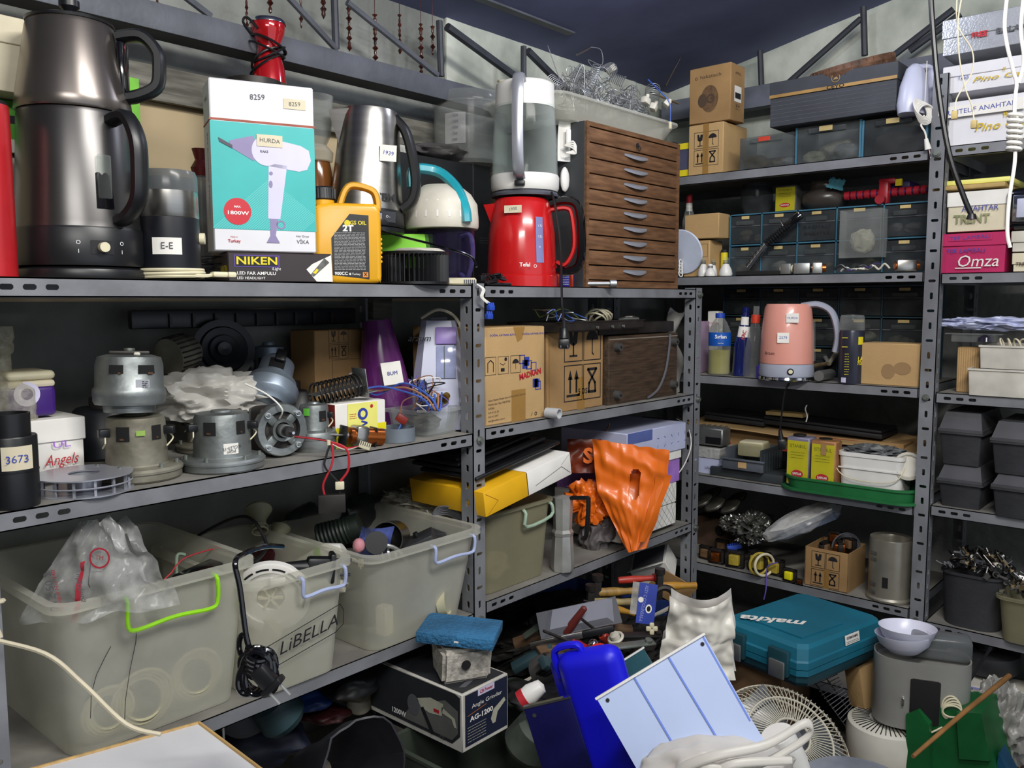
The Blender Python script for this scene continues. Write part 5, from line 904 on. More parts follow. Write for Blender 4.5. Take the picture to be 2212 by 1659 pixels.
for i, (x, z, R) in enumerate(((.66, .06, .05), (.76, .07, .045), (.60, .06, .04))):
    mb = MB()
    for j in range(4): mb.torus((0, 0, 0), R*(.7+.12*j), .003, ms[0], 30, 6, rot=(70+8*j, 10*j, 0))
    S(mb, 'cable_loop', ('cream cable loop pressed against the front middle of the largest bin', 'cream cable loop near the right corner of the largest bin', 'cream cable loop near the left corner of the largest bin')[i], 'cable', (x, 1.44, Z+z))
mb = MB(); mb.lathe([(.028, 0), (.034, 0), (.034, .02), (.028, .02), (.028, 0)], ms[0], 30); S(mb, 'plastic_ring', 'cream plastic ring seen through the lower right of the bin beside the post', 'ring', (1.345, 1.405, Z+.055), .6, rot=(80, 0))
g = bx('L', 866, 930, 1305, Z+.03, .03, .03); carton('socket_block', 'ivory socket block seen through the lower left of the bin beside the post', 'socket', (V((1.19, 1.40, Z+.025)), 0.2, .028, .03, .065), ivory)
p = Fd(200, 1252, 1.43); mb = MB()
def bag1(u, v):
    a = (u-.5)*2; w = .115*(1-.80*v**1.2); f = noise.noise(V((u*5, v*4, 2)))
    return V((a*w*1.05+.004+.02*v, -.022*(1-a*a)*(1-v)-.02+.022*f+.005*noise.noise(V((u*17, v*13, 5))), -.055+.155*v+.012*f))
mb.sheet(bag1, 34, 26, bagc); mb.sheet(lambda u, v: bag1(u, v)+V((0, .06, -.01)), 20, 14, bagc)
t_ = S(mb, 'plastic_bag', 'crumpled clear bag printed with red stripes sticking out of the largest bin', 'bag', p, ang=60); put(t_, ori(-6))
mb = MB(); bagr = mk('bag_red_print', '#a92a3a', .5, n=0)
def onbag(u, v): q = bag1(u, v); return (q.x, q.y-.0025, q.z)
for u0, u1, v0, v1, m_ in ((.40, .44, -.25, .62, bagr), (.50, .507, .3, .7, inkg)): mb.sheet(lambda u, v: onbag(u0+(u1-u0)*u, max(0, v0+(v1-v0)*v)), 2, 14, m_)
for j, t2 in enumerate(('212 50 2', 'Istanbul No: 140', 'gundogdu')): mb.text(t2, (.018, .010, .012)[j], (-.040, -.030, .006)[j], -.002, -.055, (inkg, bagr, inkg)[j], rot=-96)
mb.ring(.034, .04, .014, .017, -.038, bagr); mb.text('TM', .010, .034, .04, -.038, bagr, rot=10)
mb.build('print', t_)
mb = MB(); mb.tube([(-.12, 0, -.05), (-.13, -.01, .0), (-.10, -.03, .012), (-.155, -.05, -.004), (-.11, -.06, -.03), (-.02, -.062, -.055), (.03, -.055, -.10), (.09, -.05, -.16), (.14, -.05, -.175)], .0034, cream, k=6); put(S(mb, 'cable', 'cream cable hooked over the broken left rim of the largest bin', 'cable', Fd(175, 1305, 1.29)), ori())
for (x0, y0, x1, y1, x2, y2, t, lb, m_) in ((368, 1240, 400, 1205, 475, 1182, .14, 'thin red wire end rising from the largest bin', inkr), (382, 1245, 383, 1200, 400, 1198, .17, 'grey-green wire loop rising from the largest bin', wgr), (355, 1252, 362, 1245, 372, 1236, .12, 'short red wire end at the bin rim', inkr)):
    a = A(x0, y0, 'L', t); mb = MB(); mb.tube([(0, 0, 0), A(x1, y1, 'L', t)-a, A(x2, y2, 'L', t)-a], .0014 if m_ is inkr else .003, m_, k=6); S(mb, 'loose_wire', lb, 'wire', a)
mb = MB(); mb.box((0, 0, 0), (.09, .05, .02), blackg, .006); S(mb, 'remote_control', 'black flat plastic object lying just inside the largest bin', 'remote', A(430, 1238, 'L', .12), .1, rot=(0, -8))
p = A(585, 1290, 'L', .05); c = T('fan_disc', 'round white plastic fan cover with slots standing in the word-marked bin', 'cover', p); put(c, ori(0, 10, 18)); R = mpp(p)*84
mb = MB(); mb.X = Mx((0, 0, 0), (90, 0, 0)); mb.lathe([(R*.74, -.008), (R, -.008), (R, .004), (R*.96, .006), (R*.74, .006), (R*.72, .002), (R*.35, .002), (R*.34, .0), (R*.34, -.014), (R*.3, -.014), (0, -.012)], white, 48, mats=[white]*7+[ivory]*3); mb.X = Matrix.Identity(4)
for i in range(9):
    a = radians(-20+i*28); mb.line([(R*.85*cos(a+j*.07), R*.85*sin(a+j*.07)) for j in range(6)], .004, -.0068, ink)
for i in range(6): mb.X = Matrix.Rotation(radians(60*i), 4, 'Y'); mb.box((R*.17, .0, 0), (R*.3, .01, .004), ivory); 
mb.X = Matrix.Identity(4); mb.box((R*.2, -.008, R*.5), (R*.4, .012, R*.22), white, .003); mb.build('disc', c)
c = T('spray_can', 'white bottle with a lime green band lying in the word-marked bin', 'bottle', A(660, 1240, 'L', .16)); put(c, ori(60, -20, 0)); mb = MB(); mb.lathe([(0, -.05), (.034, -.05), (.038, 0), (.038, .07), (.02, .10), (0, .10)], white, 28); mb.lathe([(.0385, .045), (.0385, .06)], gr, 28); mb.build('body', c)
p = A(690, 1225, 'L', .0); c = T('power_plug', 'black two-pin plug lying on the white bottle in the word-marked bin', 'plug', p); put(c, ori(5, 20)); c.scale = (1.5,)*3; mb = MB(); mb.cyl((-.045, 0, 0), .006, .03, black, r2=.010, rot=(0, 90, 0), n=14); mb.box((.0, 0, 0), (.035, .020, .028), black, .005); mb.box((.016, 0, 0), (.008, .026, .04), black, .003)
for e in (-.010, .010): mb.tube([(.018, 0, e), (.042, 0, e)], .0022, chrome, 8)
mb.tube([(-.045, 0, 0), (-.09, .01, .002), (-.12, .03, -.01)], .0034, black, k=5); mb.build('plug_body', c)
for (x, y, t, rx, ry, rz_, m_, lb) in ((700, 1265, .10, .05, .03, .02, offwhite, 'off-white plastic cover at the right of the word-marked bin'), (600, 1195, .26, .05, .04, .03, mk('maroon_plastic', '#3d1418', .5), 'maroon plastic piece behind the round white cover'), (640, 1215, .28, .05, .04, .04, black, 'black lump of parts behind the white bottle')):
    mb = MB(); mb.blob((0, 0, 0), (rx, ry, rz_), m_, .25, 2, 5); put(S(mb, 'plastic_part', lb, 'part', A(x, y, 'L', t)), ori())
mb = MB(); mb.torus((0, 0, 0), .022, .0018, ivory, 24, 6, rot=(90, 0, 0), a0=0, a1=200); [mb.box((.018+.003*i, 0, .012), (.0016, .006, .016), ivory) for i in range(4)]; put(S(mb, 'wire_loop', 'small cream coiled lead standing at the right rim of the word-marked bin', 'wire', A(757, 1228, 'L', .05)), ori())
c = T('cord_bundle', 'black power cord wound in a bundle, hanging in front of the word-marked bin', 'cord', Fd(558, 1430, 1.27)); put(c, ori()); s = 1.27/FPX; mb = MB()
mb.tube([(-10*s, .16, 205*s), (-28*s, .1, 222*s), (-46*s, .04, 224*s), (-50*s, .0, 215*s), (-38*s, -.004, 160*s), (-25*s, -.004, 60*s), (-15*s, -.006, 30*s)], .0042, blackg, 8, k=6)
for i in range(9): mb.torus(((i-4)*2.2*s, -.004-.004*(i % 3), (-18+rnd.uniform(-4, 4))*s), (34+2*(i % 4))*s, .0042, blackg, 30, 8, rot=(90+rnd.uniform(-14, 14), rnd.uniform(-30, 30), 0), sx=.72+.02*i, sy=1.25)
for i in range(5): mb.torus((0, -.004, (18-8*i)*s), 22*s, .0042, blackg, 22, 8, rot=(20+i*3, 18, 0))
mb.torus((-32*s, 0, 36*s), 14*s, .0042, blackg, 20, 8, rot=(90, 0, 0), sx=.7, sy=1.7)
mb.build('cord', c); mb = MB(); mb.X = Mx((22*s, -.02, -22*s), (0, 48, 0)); mb.box((0, 0, 0), (.034, .022, .026), black, .005); mb.box((.018, 0, 0), (.010, .026, .036), black, .003)
for e in (-.010, .010): mb.tube([(.02, 0, e), (.044, 0, e)], .0024, alu, 8)
mb.build('plug', c)
mb = MB(); q = [A(x, y, 'L', t) for x, y, t in ((380, 1190, .35), (440, 1150, .28), (510, 1118, .2), (548, 1125, .16), (575, 1175, .12), (560, 1205, .08), (530, 1218, .05))]; mb.tube([v-q[0] for v in q], .0036, black, 8, k=6); S(mb, 'cord', 'black cord arching above the largest bin', 'cord', q[0])
for i, (x, y, r_, lb) in enumerate(((562, 1147, 30, 'khaki plastic bell-shaped socket sticking up behind the bins'), (590, 1188, 22, 'khaki ring-shaped lamp socket below the bell-shaped one'), (612, 1210, 18, 'khaki coiled lamp socket nearest the white bottle'))):
    mb = MB(); s = mpp(A(x, y, 'L', .24)); mb.lathe([(r_*s*.4, 0), (r_*s*.5, .03), (r_*s, .055), (r_*s*.95, .06), (r_*s*.4, .03)], mk('khaki_plastic', '#8f8d74', .5), 26); [mb.torus((0, 0, .01*j), r_*s*.55, .002, khaki, 20) for j, khaki in ((0, MATS['khaki_plastic']), (1, MATS['khaki_plastic']))]; put(S(mb, 'lamp_socket', lb, 'socket', A(x, y, 'L', .24)), ori(-20+30*i, 0, -40))
for i, (x, y, t, kind) in enumerate(((735, 1150, .2, 'hose'), (852, 1160, .12, 'tube'), (812, 1172, .08, 'lens'), (905, 1168, .06, 'adp'), (965, 1150, .09, 'adp2'), (830, 1195, .05, 'tangle'), (1010, 1152, .02, 'plug'), (965, 1130, .1, 'cable'))):
    p = A(x, y, 'L', t); s = mpp(p); mb = MB()
    if kind == 'hose': mb.X = Mx((0, 0, 0), (0, 70, 0)); [mb.torus((0, 0, (j-5)*.009), .034-.001*j, .0045, mk('dark_green_rubber', '#1c2621', .5), 24) for j in range(11)]; mb.cyl((0, 0, -.05), .03, .1, MATS['dark_green_rubber']); lb, nm = 'dark green ribbed rubber hose lying at the left of the bin beside the post', 'hose'
    elif kind == 'tube': mb.X = Mx((0, 0, 0), (84, 0, -10)); mb.lathe([(s*34, 0), (s*36, 0), (s*36, .06), (s*34, .06), (s*34, .002), (0, .05)], steel, 32, mats=[steel]*4+[hole]); lb, nm = 'shiny steel tube end facing out of the bin beside the post', 'metal_tube'
    elif kind == 'lens': mb.X = Mx((0, 0, 0), (80, 0, 10)); mb.lathe([(0, 0), (s*8, 0), (s*9, .004), (s*24, .004), (s*24, .05), (0, .05)], black, 28, mats=[brass, brass, black, black, black]); mb.X = Matrix.Identity(4); mb.sheet(lambda u, v: V((s*(-44+70*u+15*v), -.01-.02*sin(pi*u)+.006*sin(9*v+5*u), s*(-30+66*v))), 14, 14, clear('blue_bag_film', '#6a7bd0', .4, .15, .2, 30, .4)); lb, nm = 'black part in a clear blue-edged bag at the front of the bin beside the post', 'bagged_part'
    elif kind[:3] == 'adp': mb.box((0, 0, -.01), (.075, .06, .04), mk('worn_black_plastic', '#2b2c30', .5), .004); mb.cyl((.0, 0, .012), .006, .01, black, n=12); lb, nm = ('black angular power adapter leaning in the bin beside the post' if kind == 'adp' else 'second black adapter further right in the bin beside the post'), 'power_adapter'
    elif kind == 'tangle': mb.coil((-.03, 0, 0), .012, .06, 4, .004, alu, rot=(0, 90, 0)); mb.tube([(-.02, 0, -.01), (0, -.02, .02), (.03, -.01, .01), (.05, 0, -.02)], .005, alu, 8, k=6); lb, nm = 'curled metal fittings below the bagged part', 'metal_fitting'
    elif kind == 'plug': mb.cyl((-.035, 0, 0), .004, .05, black, r2=.007, rot=(0, 90, 0), n=12); mb.tube([(.012, 0, 0), (.035, 0, .0)], .0028, chrome, 8); mb.tube([(-.035, 0, 0), (-.06, .01, -.004), (-.09, .03, .01)], .0025, black, k=5); lb, nm = 'black jack plug with a chrome tip lying on the bin rim at the post', 'jack_plug'
    else: [mb.torus((0, 0, .003*j), .022+.001*j, .002, inkg, 24, 6, rot=(60+8*j, 20, 0), sx=1.3) for j in range(6)]; lb, nm = 'grey cable coil between the two black adapters', 'cable_coil'
    mb.X = Matrix.Identity(4); put(S(mb, nm, lb, nm.split('_')[-1], p), ori(-25 if kind == 'adp' else (-20 if kind == 'plug' else 0), 0, 12 if kind[:3] == 'adp' else 0))
mb = MB(); mb.blob((0, 0, 0), (.014, .012, .016), mk('pink_eraser', '#c9868f', .6), .1); S(mb, 'pink_eraser', 'pink rubber piece at the left of the bagged part', 'cap', A(775, 1178, 'L', .06))
p = A(930, 1088, 'L', .24); mb = MB(); s = mpp(p); mb.blob((0, 0, 0), (s*88, .04, s*26), clear('stretch_film', '#c4bfae', .55, .15, .2, 40, .5), .35, 4, 9, 4, True); mb.blob((s*10, 0, s*22), (s*30, .03, s*26), MATS['stretch_film'], .3, 5, 3, 3, True); mb.box((-s*30, .01, 0), (s*110, .04, s*24), inkg, .004); put(S(mb, 'wrapped_part', 'long part wrapped in shiny stretch film above the bins', 'wrapped part', p), ori(8))
p = A(985, 1085, 'L', .30); mb = MB(); mb.X = Mx((0, 0, 0), (90, 0, 60)); mb.lathe([(.012, 0), (.018, 0), (.018, .02), (.014, .02), (.014, .05), (.018, .05), (.018, .07)], pv, 24); S(mb, 'pipe_fitting', 'pale grey pipe fitting behind the stretch-wrapped part', 'pipe fitting', p)
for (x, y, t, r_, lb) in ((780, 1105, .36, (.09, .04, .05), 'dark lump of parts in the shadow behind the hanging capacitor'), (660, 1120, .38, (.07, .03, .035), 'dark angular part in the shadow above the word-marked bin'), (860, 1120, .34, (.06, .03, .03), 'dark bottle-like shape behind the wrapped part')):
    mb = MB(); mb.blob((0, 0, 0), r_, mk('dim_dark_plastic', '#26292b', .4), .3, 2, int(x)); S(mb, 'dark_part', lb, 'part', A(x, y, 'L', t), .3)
g = bx('L', 905, 1018, 1040, A(960, 1075, 'L', .33).z, .33, .05); carton('yellow_folder', 'bright yellow flat box edge at the back, left of the rack post', 'box', g, mk('sun_yellow', '#e8b018', .5, n=.04))
for a in (690,):
    g = bx('L', a, 1020, 1150, Z, .385, .04); carton('back_panel_box', 'dark flat carton standing along the wall behind the bins', 'box', g, blk)
Z = L3b
p0, p1 = B(1050, Z, 'L', .01), B(1187, Z, 'L', .01); w = (p1-p0).length*1.02; h = ztop(V((p1.x, p1.y, Z)), 1078)-Z; d = .38
c = T('storage_bin', 'frosted bin with a white-green handle under the yellow and white box', 'storage bin', ((p0.x+p1.x)/2+.01, LY+.012+d/2, Z+.002)); tub(w*1.04, d, h, clear('olive_frosted_bin', '#c2bda0', .36, .42, .4, 4, .2), bot=.92, r=.03, th=.002, rim=.008).build('bin_body', c)
mb = MB(); mb.tube([(w*.02, -d/2, h-.01), (w*.02, -d/2-.012, h-.02), (w*.03, -d/2-.012, h-.055), (w*.42, -d/2-.012, h-.045), (w*.44, -d/2-.012, h-.016), (w*.44, -d/2, h-.01)], .0045, wgr, 8, k=3); mb.build('handle', c)
inside('dark parts showing inside the bin under the yellow box', c.location.x, c.location.y, Z+.14, w*.36, .13, .09, ms[3], 8); inside('cream parts low in the bin under the yellow box', c.location.x-.04, c.location.y-.12, Z+.05, .05, .04, .035, ms[0], 9)
BT = Z+h+.004
yl = MATS['sun_yellow']; q0 = A(1050, 1118, 'L', -.03)+V((0, 0, .02)); 
c = T('file_box', 'open yellow and white flat cardboard box tilted on the frosted bin', 'box', q0+V((0, 0, -.02)), 0, rot=(0, -9)); w2 = (B(1232, BT, 'L', 0)-B(1048, BT, 'L', 0)).length*1.0; hh = .062
mb = MB(); mb.box((w2*.24, .13, hh/2), (w2*.48, .26, hh), yl, .002); mb.box((w2*.73, .13, hh/2), (w2*.54, .26, hh), paper, .002)
mb.line([(w2*.02, hh*.9), (w2*.14, hh*.45), (w2*.03, hh*.08)], .0012, E0, mk('yellow_crease', '#a87d10', .6)); mb.line([(w2*.56, hh*.28), (w2*.88, hh*.55), (w2*.98, hh*.12)], .0014, E0, inkg); mb.line([(w2*.88, hh*.62), (w2*.98, hh*.9)], .0008, E0, inkg); mb.build('box_body', c)
for i, (x0, y0, x1, y1, t) in enumerate(((1052, 1038, 1225, 985, .02), (1050, 1018, 1210, 962, .06), (1052, 1000, 1190, 950, .10))):
    a = q0+Euler((0, radians(-9), 0)).to_matrix() @ V((.003+.002*i, .012+.03*i, hh+.001+.0135*i)); L_ = w2*(.96-.07*i); c = T('appliance_plate', ('lowest', 'middle', 'topmost')[i]+' of the thin black appliance panels stacked on the yellow and white box', 'panel', a, 0, rot=(0, -9)); mb = MB(); mb.box((L_/2, .11, .006), (L_, .20, .010), black, .004, 3); mb.box((L_/2, .11, .0118), (L_*.9, .17, .0016), blackg, .001)
    if i == 2: mb.cyl((.02, .03, .012), .010, .008, black, n=18)
    mb.build('panel_body', c)
p, r, h = rd('L', 1190, 1240, 1066, Z, .012); r *= 1.0; c = T('moka_pot', 'eight-sided steel stovetop coffee maker with a black handle beside the frosted bin', 'coffee maker', p+V((0, 0, .001)), facec(p))
mb = MB(); mb.lathe([(0, 0), (r*.95, 0), (r*1.02, .01), (r*1.02, h*.12), (r*.9, h*.42), (r*.86, h*.46), (0, h*.46)], mk('polished_alu', '#bcbcb8', .3, .5), 8); mb.build('boiler', c, ang=20); mb = MB(); mb.lathe([(0, h*.46), (r*.92, h*.46), (r*.95, h*.5), (r*.80, h*.54), (r*.88, h*.92), (r*.9, h*.95), (0, h*.98)], MATS['polished_alu'], 8); mb.build('jug', c, ang=20)
mb = MB(); mb.X = Matrix.Rotation(radians(60), 4, 'Z'); mb.band([(0, -r*.8, h*.95), (0, -r*2.2, h*.98), (0, -r*2.5, h*.94), (0, -r*2.3, h*.5), (0, -r*1.9, h*.46)], .016, .010, black, k=3, up=(1, 0, 0)); mb.build('handle', c)
def stackbox(x0, x1, y0, y1, t, d, m, label, art=None, name='shoe_box'):
    z = B((x0+x1)/2, Z, 'L', t); zb_ = ztop(z, y1); g = bx('L', x0, x1, y0, zb_, t, d); return carton(name, label, 'box', g, m, art)
hatch = lambda m, w, d, h: [m.line([(max(-w/2, min(w/2, -w/2+i*w/11-k*h/2)), 0), (max(-w/2, min(w/2, -w/2+i*w/11+k*h/2)), h)], .0008, E0, inkg) for i in range(12) for k in (-1, 1)]
bluew = mk('pale_blue_white_card', '#b9bedb', .6, n=.04)
stackbox(1340, 1460, 1105, 1152, .01, .25, paper, 'lower white box with fine grey diamond pattern behind the orange bag', hatch); stackbox(1340, 1461, 1058, 1104, .01, .25, paper, 'upper white box with fine grey diamond pattern behind the orange bag', hatch)
stackbox(1345, 1468, 1006, 1057, .01, .25, mk('orchid_card', '#a576c8', .6), 'bright purple box in the stack behind the orange bag'); stackbox(1345, 1472, 985, 1005, .01, .25, paper, 'thin white box between the purple box and the blue-white one')
stackbox(1355, 1481, 924, 984, .005, .25, bluew, 'pale blue-white shoe box above the orange bag', lambda m, w, d, h: ([m.text('~', .02, w*(-.0+.12*(i % 5)), h*(.62-.3*(i//5)), E0, inkb, rot=20*i) for i in range(10)], m.dec(-w*.5, h*.62, -w*.1, h, E0, mk('denim_print', '#5a6aa8', .6))))
g = bx('L', 1290, 1440, 918, ztop(B(1400, Z, 'L', .12), 950), .31, .1); carton('storage_box', 'dark grey box deep behind the blue-white shoe box', 'box', g, blk)
p = A(1345, 1000, 'L', -.03); s = mpp(p); org = mk('orange_bag_film', '#e8701c', .36, n=.05, ns=6, coat=.15, bump=.12, bs=10)
def obag(u, v):
    top_l, top_r = V((-66, 52)), V((100, 28)); mid_l, mid_r = V((-55, -60)), V((88, -50)); b = V((22, -192))
    if v < .45: k = v/.45; l, r = top_l.lerp(mid_l, k), top_r.lerp(mid_r, k)
    else: k = (v-.45)/.55; l, r = mid_l.lerp(b+V((-12, 0)), k**1.15), mid_r.lerp(b+V((12, 6)), k**.9)
    q = l.lerp(r, u); n1 = noise.noise(V((u*3.2, v*3.6, 1))); n2 = noise.noise(V((u*9, v*6, 4))); n3 = noise.noise(V((u*3-v*8, v*2, 9)))
    return V((q.x*s+.004*n2, -.018*sin(pi*u)+.018*n1+.005*n2+.006*n3, q.y*s+.003*n2*(1-v)))
mb = MB()
NU, NV = 60, 64; vs = [obag(i/NU, j/NV) for i in range(NU+1) for j in range(NV+1)]; fs = []
for i in range(NU):
    for j in range(NV):
        u, v = (i+.5)/NU, (j+.5)/NV; x = (u-.56)/.075; y = (v-.40)/.145
        if x*x*x*x+y*y*y*y < 1: continue
        fs.append((i*(NV+1)+j, (i+1)*(NV+1)+j, (i+1)*(NV+1)+j+1, i*(NV+1)+j+1))
mb.add(vs, fs, org); mb.sheet(lambda u, v: obag(u, v)+V((.012+.02*u*v, .05, -.006)), 24, 24, org)
mb.sheet(lambda u, v: obag(.86+.16*u, .35+.6*v)+V((.02*u, -.004+.02*u, .006)), 6, 12, org)
put(S(mb, 'shopping_bag', 'large bright orange plastic bag with a slot handle hanging over the shelf edge', 'bag', p, ang=80), ori())
put(crumple('bunched orange plastic bag body behind the moka pot handle', 'shopping_bag', A(1268, 1085, 'L', .08), .055, .04, .05, org, 3, .4, 2.2), ori(20))
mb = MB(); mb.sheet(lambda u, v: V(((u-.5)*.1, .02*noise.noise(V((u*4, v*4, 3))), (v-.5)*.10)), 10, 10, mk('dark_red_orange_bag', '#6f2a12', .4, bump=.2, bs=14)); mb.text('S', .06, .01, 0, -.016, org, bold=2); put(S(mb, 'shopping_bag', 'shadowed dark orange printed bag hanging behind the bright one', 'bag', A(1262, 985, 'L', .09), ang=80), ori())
put(crumple('grey leather pouch lying behind the moka pot', 'leather_pouch', A(1290, 1150, 'L', .07), .042, .035, .062, mk('grey_leather', '#5d5857', .6, bump=.2), 6, .3, 1.6), ori(15))
mb = MB()
for j in range(4): mb.tube([(-.03+.01*j, 0, 0), (.0, -.01, .014+.003*j), (.03, 0, .002*j), (.045, .01, -.02), (.044, .012, -.06)], .0012, MATS['brown_wire'], k=6)
S(mb, 'wire_coil', 'thin brown wire loops above the orange bag', 'wire', A(1310, 930, 'L', .1), .5)
q = [A(x, y, 'L', t) for x, y, t in ((1462, 905, .1), (1485, 920, .03), (1493, 960, -.01), (1480, 1000, -.0), (1460, 1028, .02), (1440, 1035, .04))]; mb = MB(); mb.tube([v-q[0] for v in q], .0018, paper, 6, k=6); mb.tube([v-q[0]+V((.004, 0, .006)) for v in q[:3]], .0018, inkg, 6, k=6); S(mb, 'cable', 'white cable looping out beside the blue-white shoe box', 'cable', q[0])
Z = S1
carton('cardboard_box', 'brown carton with handling symbols and tape, lower of two beside the spring tray', 'box', bx('R', 1486, 1561, 267, Z, .04, .17), card2, lambda m, w, d, h: (frag(m, w*.02, h*.52, w*.36, m=ink), m.dec(-.01, 0, .012, h, E0*1.4, tape)))
zz = ztop(B(1520, Z, 'R', .04), 265); g = bx('R', 1488, 1577, 142, zz, .045, .10)
def hak(m, w, d, h):
    m.text('hakatech', h*.09, w*.02, h*.82, E0, brownink, wid=w*.5); m.ring(-w*.33, h*.81, .003, .005, E0, brownink)
    m.disc(w*.0, h*.42, w*.21, E0, mk('sepia_print', '#6e5236', .8, n=.2, ns=60), 26, h*.24); m.disc(-w*.17, h*.40, w*.11, E0*1.5, brownink, 20, h*.12); m.ring(w*.03, h*.42, w*.06, w*.10, E0*2, brownink); m.disc(w*.05, h*.42, w*.03, E0*2, brownink)
    m.X = RS(w, d); m.dec(d*.25, h*.34, d*.75, h*.62, E0, paper); m.dec(d*.3, h*.4, d*.7, h*.5, E0*2, ink); m.text('AMPUL', h*.07, d*.5, h*.84, E0, brownink); frag(m, d*.5, h*.2, d*.16, kinds=('glass', 'umb'))
carton('cardboard_box', 'brown carton printed with a round part, upper of two beside the spring tray', 'box', g, card, hak)
mb = MB(); mb.box((0, .02, .06), (.05, .05, .12), mk('dusky_blue_card', '#4a4c66', .6)); mb.dec(-.025, 0, .025, .03, -.006, yellow); mb.dec(-.025, .10, .025, .12, -.006, yellow); g = bx('R', 1466, 1484, 275, Z, .06, .05); S(mb, 'storage_tin', 'yellow and blue tin squeezed behind the lower brown carton', 'tin', g[0], -pi/2)
tealf = mk('teal_metal_frame', '#3c6f86', .5, n=.1); dclear = clear('dusty_drawer_plastic', '#9aa0a2', .10, .25, .1, 14, .12); drk = clear('dark_drawer_plastic', '#6a6f72', .18, .25, .1, 14, .14)
lbl = mk('yellowed_label', '#c9b277', .7); junkm = [mk('bone_parts', '#c2bca0', .6, n=.2, ns=40), mk('white_parts', '#b9b9b4', .5, n=.2, ns=40), mk('tan_parts', '#8d7a5a', .6, n=.3, ns=50), dkmetal, mk('grey_parts', '#6f7172', .5, n=.3, ns=50)]
def organizer(label, g, cols, rows, cw=None, fm=tealf, labels={}, seed=1):
    loc, rz, w, d, h = g; r = random.Random(seed); c = T('drawer_organizer', label, 'drawer organizer', loc, rz); t = .004
    mb = MB(); xs = [-w/2+w*q for q in (cw or [i/cols for i in range(cols+1)])]; zs = [h*i/rows for i in range(rows+1)]
    for x in xs: mb.box((x, d/2, h/2), (t, d, h), fm)
    for z in zs: mb.box((0, d/2, min(h-t/2, max(t/2, z))), (w, d, t), fm)
    mb.box((0, d-.001, h/2), (w, .002, h), fm); mb.build('frame', c)
    for j in range(rows):
        for i in range(cols):
            x0, x1, z0, z1 = xs[i]+t, xs[i+1]-t, zs[j]+t, zs[j+1]-t; W_, H_ = x1-x0, z1-z0; xc = (x0+x1)/2
            mb = MB(); mb.box((xc, .0015, z0+H_/2-.001), (W_, .002, H_-.004), drk if r.random() < .5 else dclear); mb.box((xc, d*.45, z0+.002), (W_, d*.85, .002), dclear); mb.dec(x0, z0+H_*.60, x1, z0+H_*.63, -.001, inkg)
            if (i, j) in labels: [mb.text(q, H_*.16, xc, z0+H_*(.45-.22*k), -.0014, ink, wid=W_*.7) for k, q in enumerate(labels[(i, j)])]
            o = mb.build('drawer', c); mb = MB(); mb.box((xc, -.005, z0+H_*.72), (W_*.55, .012, H_*.14), dclear, .001); mb.build('handle', o)
            mb = MB(); mb.dec(xc-W_*.14, z0+H_*.86, xc+W_*.12, z0+H_*.96, -.0014, lbl)
            mb.build('paper_label', o)
            mm = junkm[r.randrange(5)]; mb = MB()
            for k in range(5): a = r.uniform(.008, .015); mb.blob((xc+r.uniform(-.32, .32)*W_, .02+r.uniform(0, .03), z0+.004+a+r.uniform(0, .2)*H_), (a*1.6, a, a), mm, .4, 2, k, 2)
            mb.build('drawer_contents', o)
    return c
def lamp_drawer(label, x0, x1, yt, z, t, d, m, junk, frame=None, stick_=None):
    g = bx('R', x0, x1, yt, z, t, d); loc, rz, w, d, h = g; c = T('parts_bin', label, 'drawer', loc, rz); mb = MB(); th = .002
    for q in (((0, th/2, h/2), (w, th, h)), ((0, d/2, th/2), (w, d, th)), ((-w/2, d/2, h/2), (th, d, h)), ((w/2, d/2, h/2), (th, d, h))): mb.box(*q, m)
    mb.box((0, -.004, h*.86), (w*.6, .012, h*.13), m, .001); mb.build('drawer_body', c); mb = MB(); mb.dec(-w*.12, h*.82, w*.1, h*.95, -.0115, stick_ or lbl); mb.build('paper_label', c)
    if frame: mb = MB(); [mb.box((s_*(w/2+.005), d/2, h/2), (.006, d, h*1.02), tealf) for s_ in (-1, 1)]; mb.build('frame', c)
    for k, (x, y, a, mm, nm, lb) in enumerate(junk):
        mb = MB(); a *= 1.35; mb.blob((0, 0, 0), (a, a*1.5, a*.8), mm, .3, 2, k+3, 3); S(mb, nm, lb, nm.split('_')[-1], loc+V((.045+y, -w*x, .004+a*.8)))
    return c
lamp_drawer('clear parts drawer with a red sticker in front of the lower brown carton', 1598, 1712, 292, Z, .02, .12, dclear, ((-.3, .0, .022, brass, 'glass_lamp', 'round amber lamp in the red-stickered drawer'), (.1, .02, .016, junkm[2], 'plastic_part', 'tan part in the red-stickered drawer'), (.36, 0, .014, junkm[1], 'metal_part', 'silver crumpled part at the right of the red-stickered drawer')), stick_=mk('red_orange_sticker', '#d9452e', .5))
lamp_drawer('blue-framed clear drawer holding cream plastic parts, middle of the top right shelf', 1722, 1853, 268, Z, .02, .16, dclear, ((-.3, 0, .018, junkm[0], 'plastic_part', 'low cream part at left in the middle blue-framed drawer'), (.05, .03, .032, junkm[0], 'plastic_part', 'big cream part in the middle blue-framed drawer'), (.25, 0, .024, junkm[1], 'plastic_part', 'white dish part at right in the middle blue-framed drawer')), frame=True)
lamp_drawer('dark dusty blue-framed drawer beside the rack post on the top right shelf', 1866, 1996, 252, Z, .02, .16, drk, ((.0, .04, .04, mk('rosy_brown_parts', '#7c6a66', .7), 'plastic_part', 'brownish lump in the dark dusty drawer'),), frame=True)
zt_ = ztop(B(1787, Z, 'R', .02), 266)+.004
g = bx('R', 1663, 1935, 208, zt_, -.015, .20); loc, rz, w, d, h = g; c = T('shoe_box', 'long dark slate shoe box with fine stripes and a gold edge', 'shoe box', loc, rz)
slate = mk('slate_card', '#393b42', .55, n=.1); h = .135; gold = mk('gold_print', '#b58f55', .4, .3)
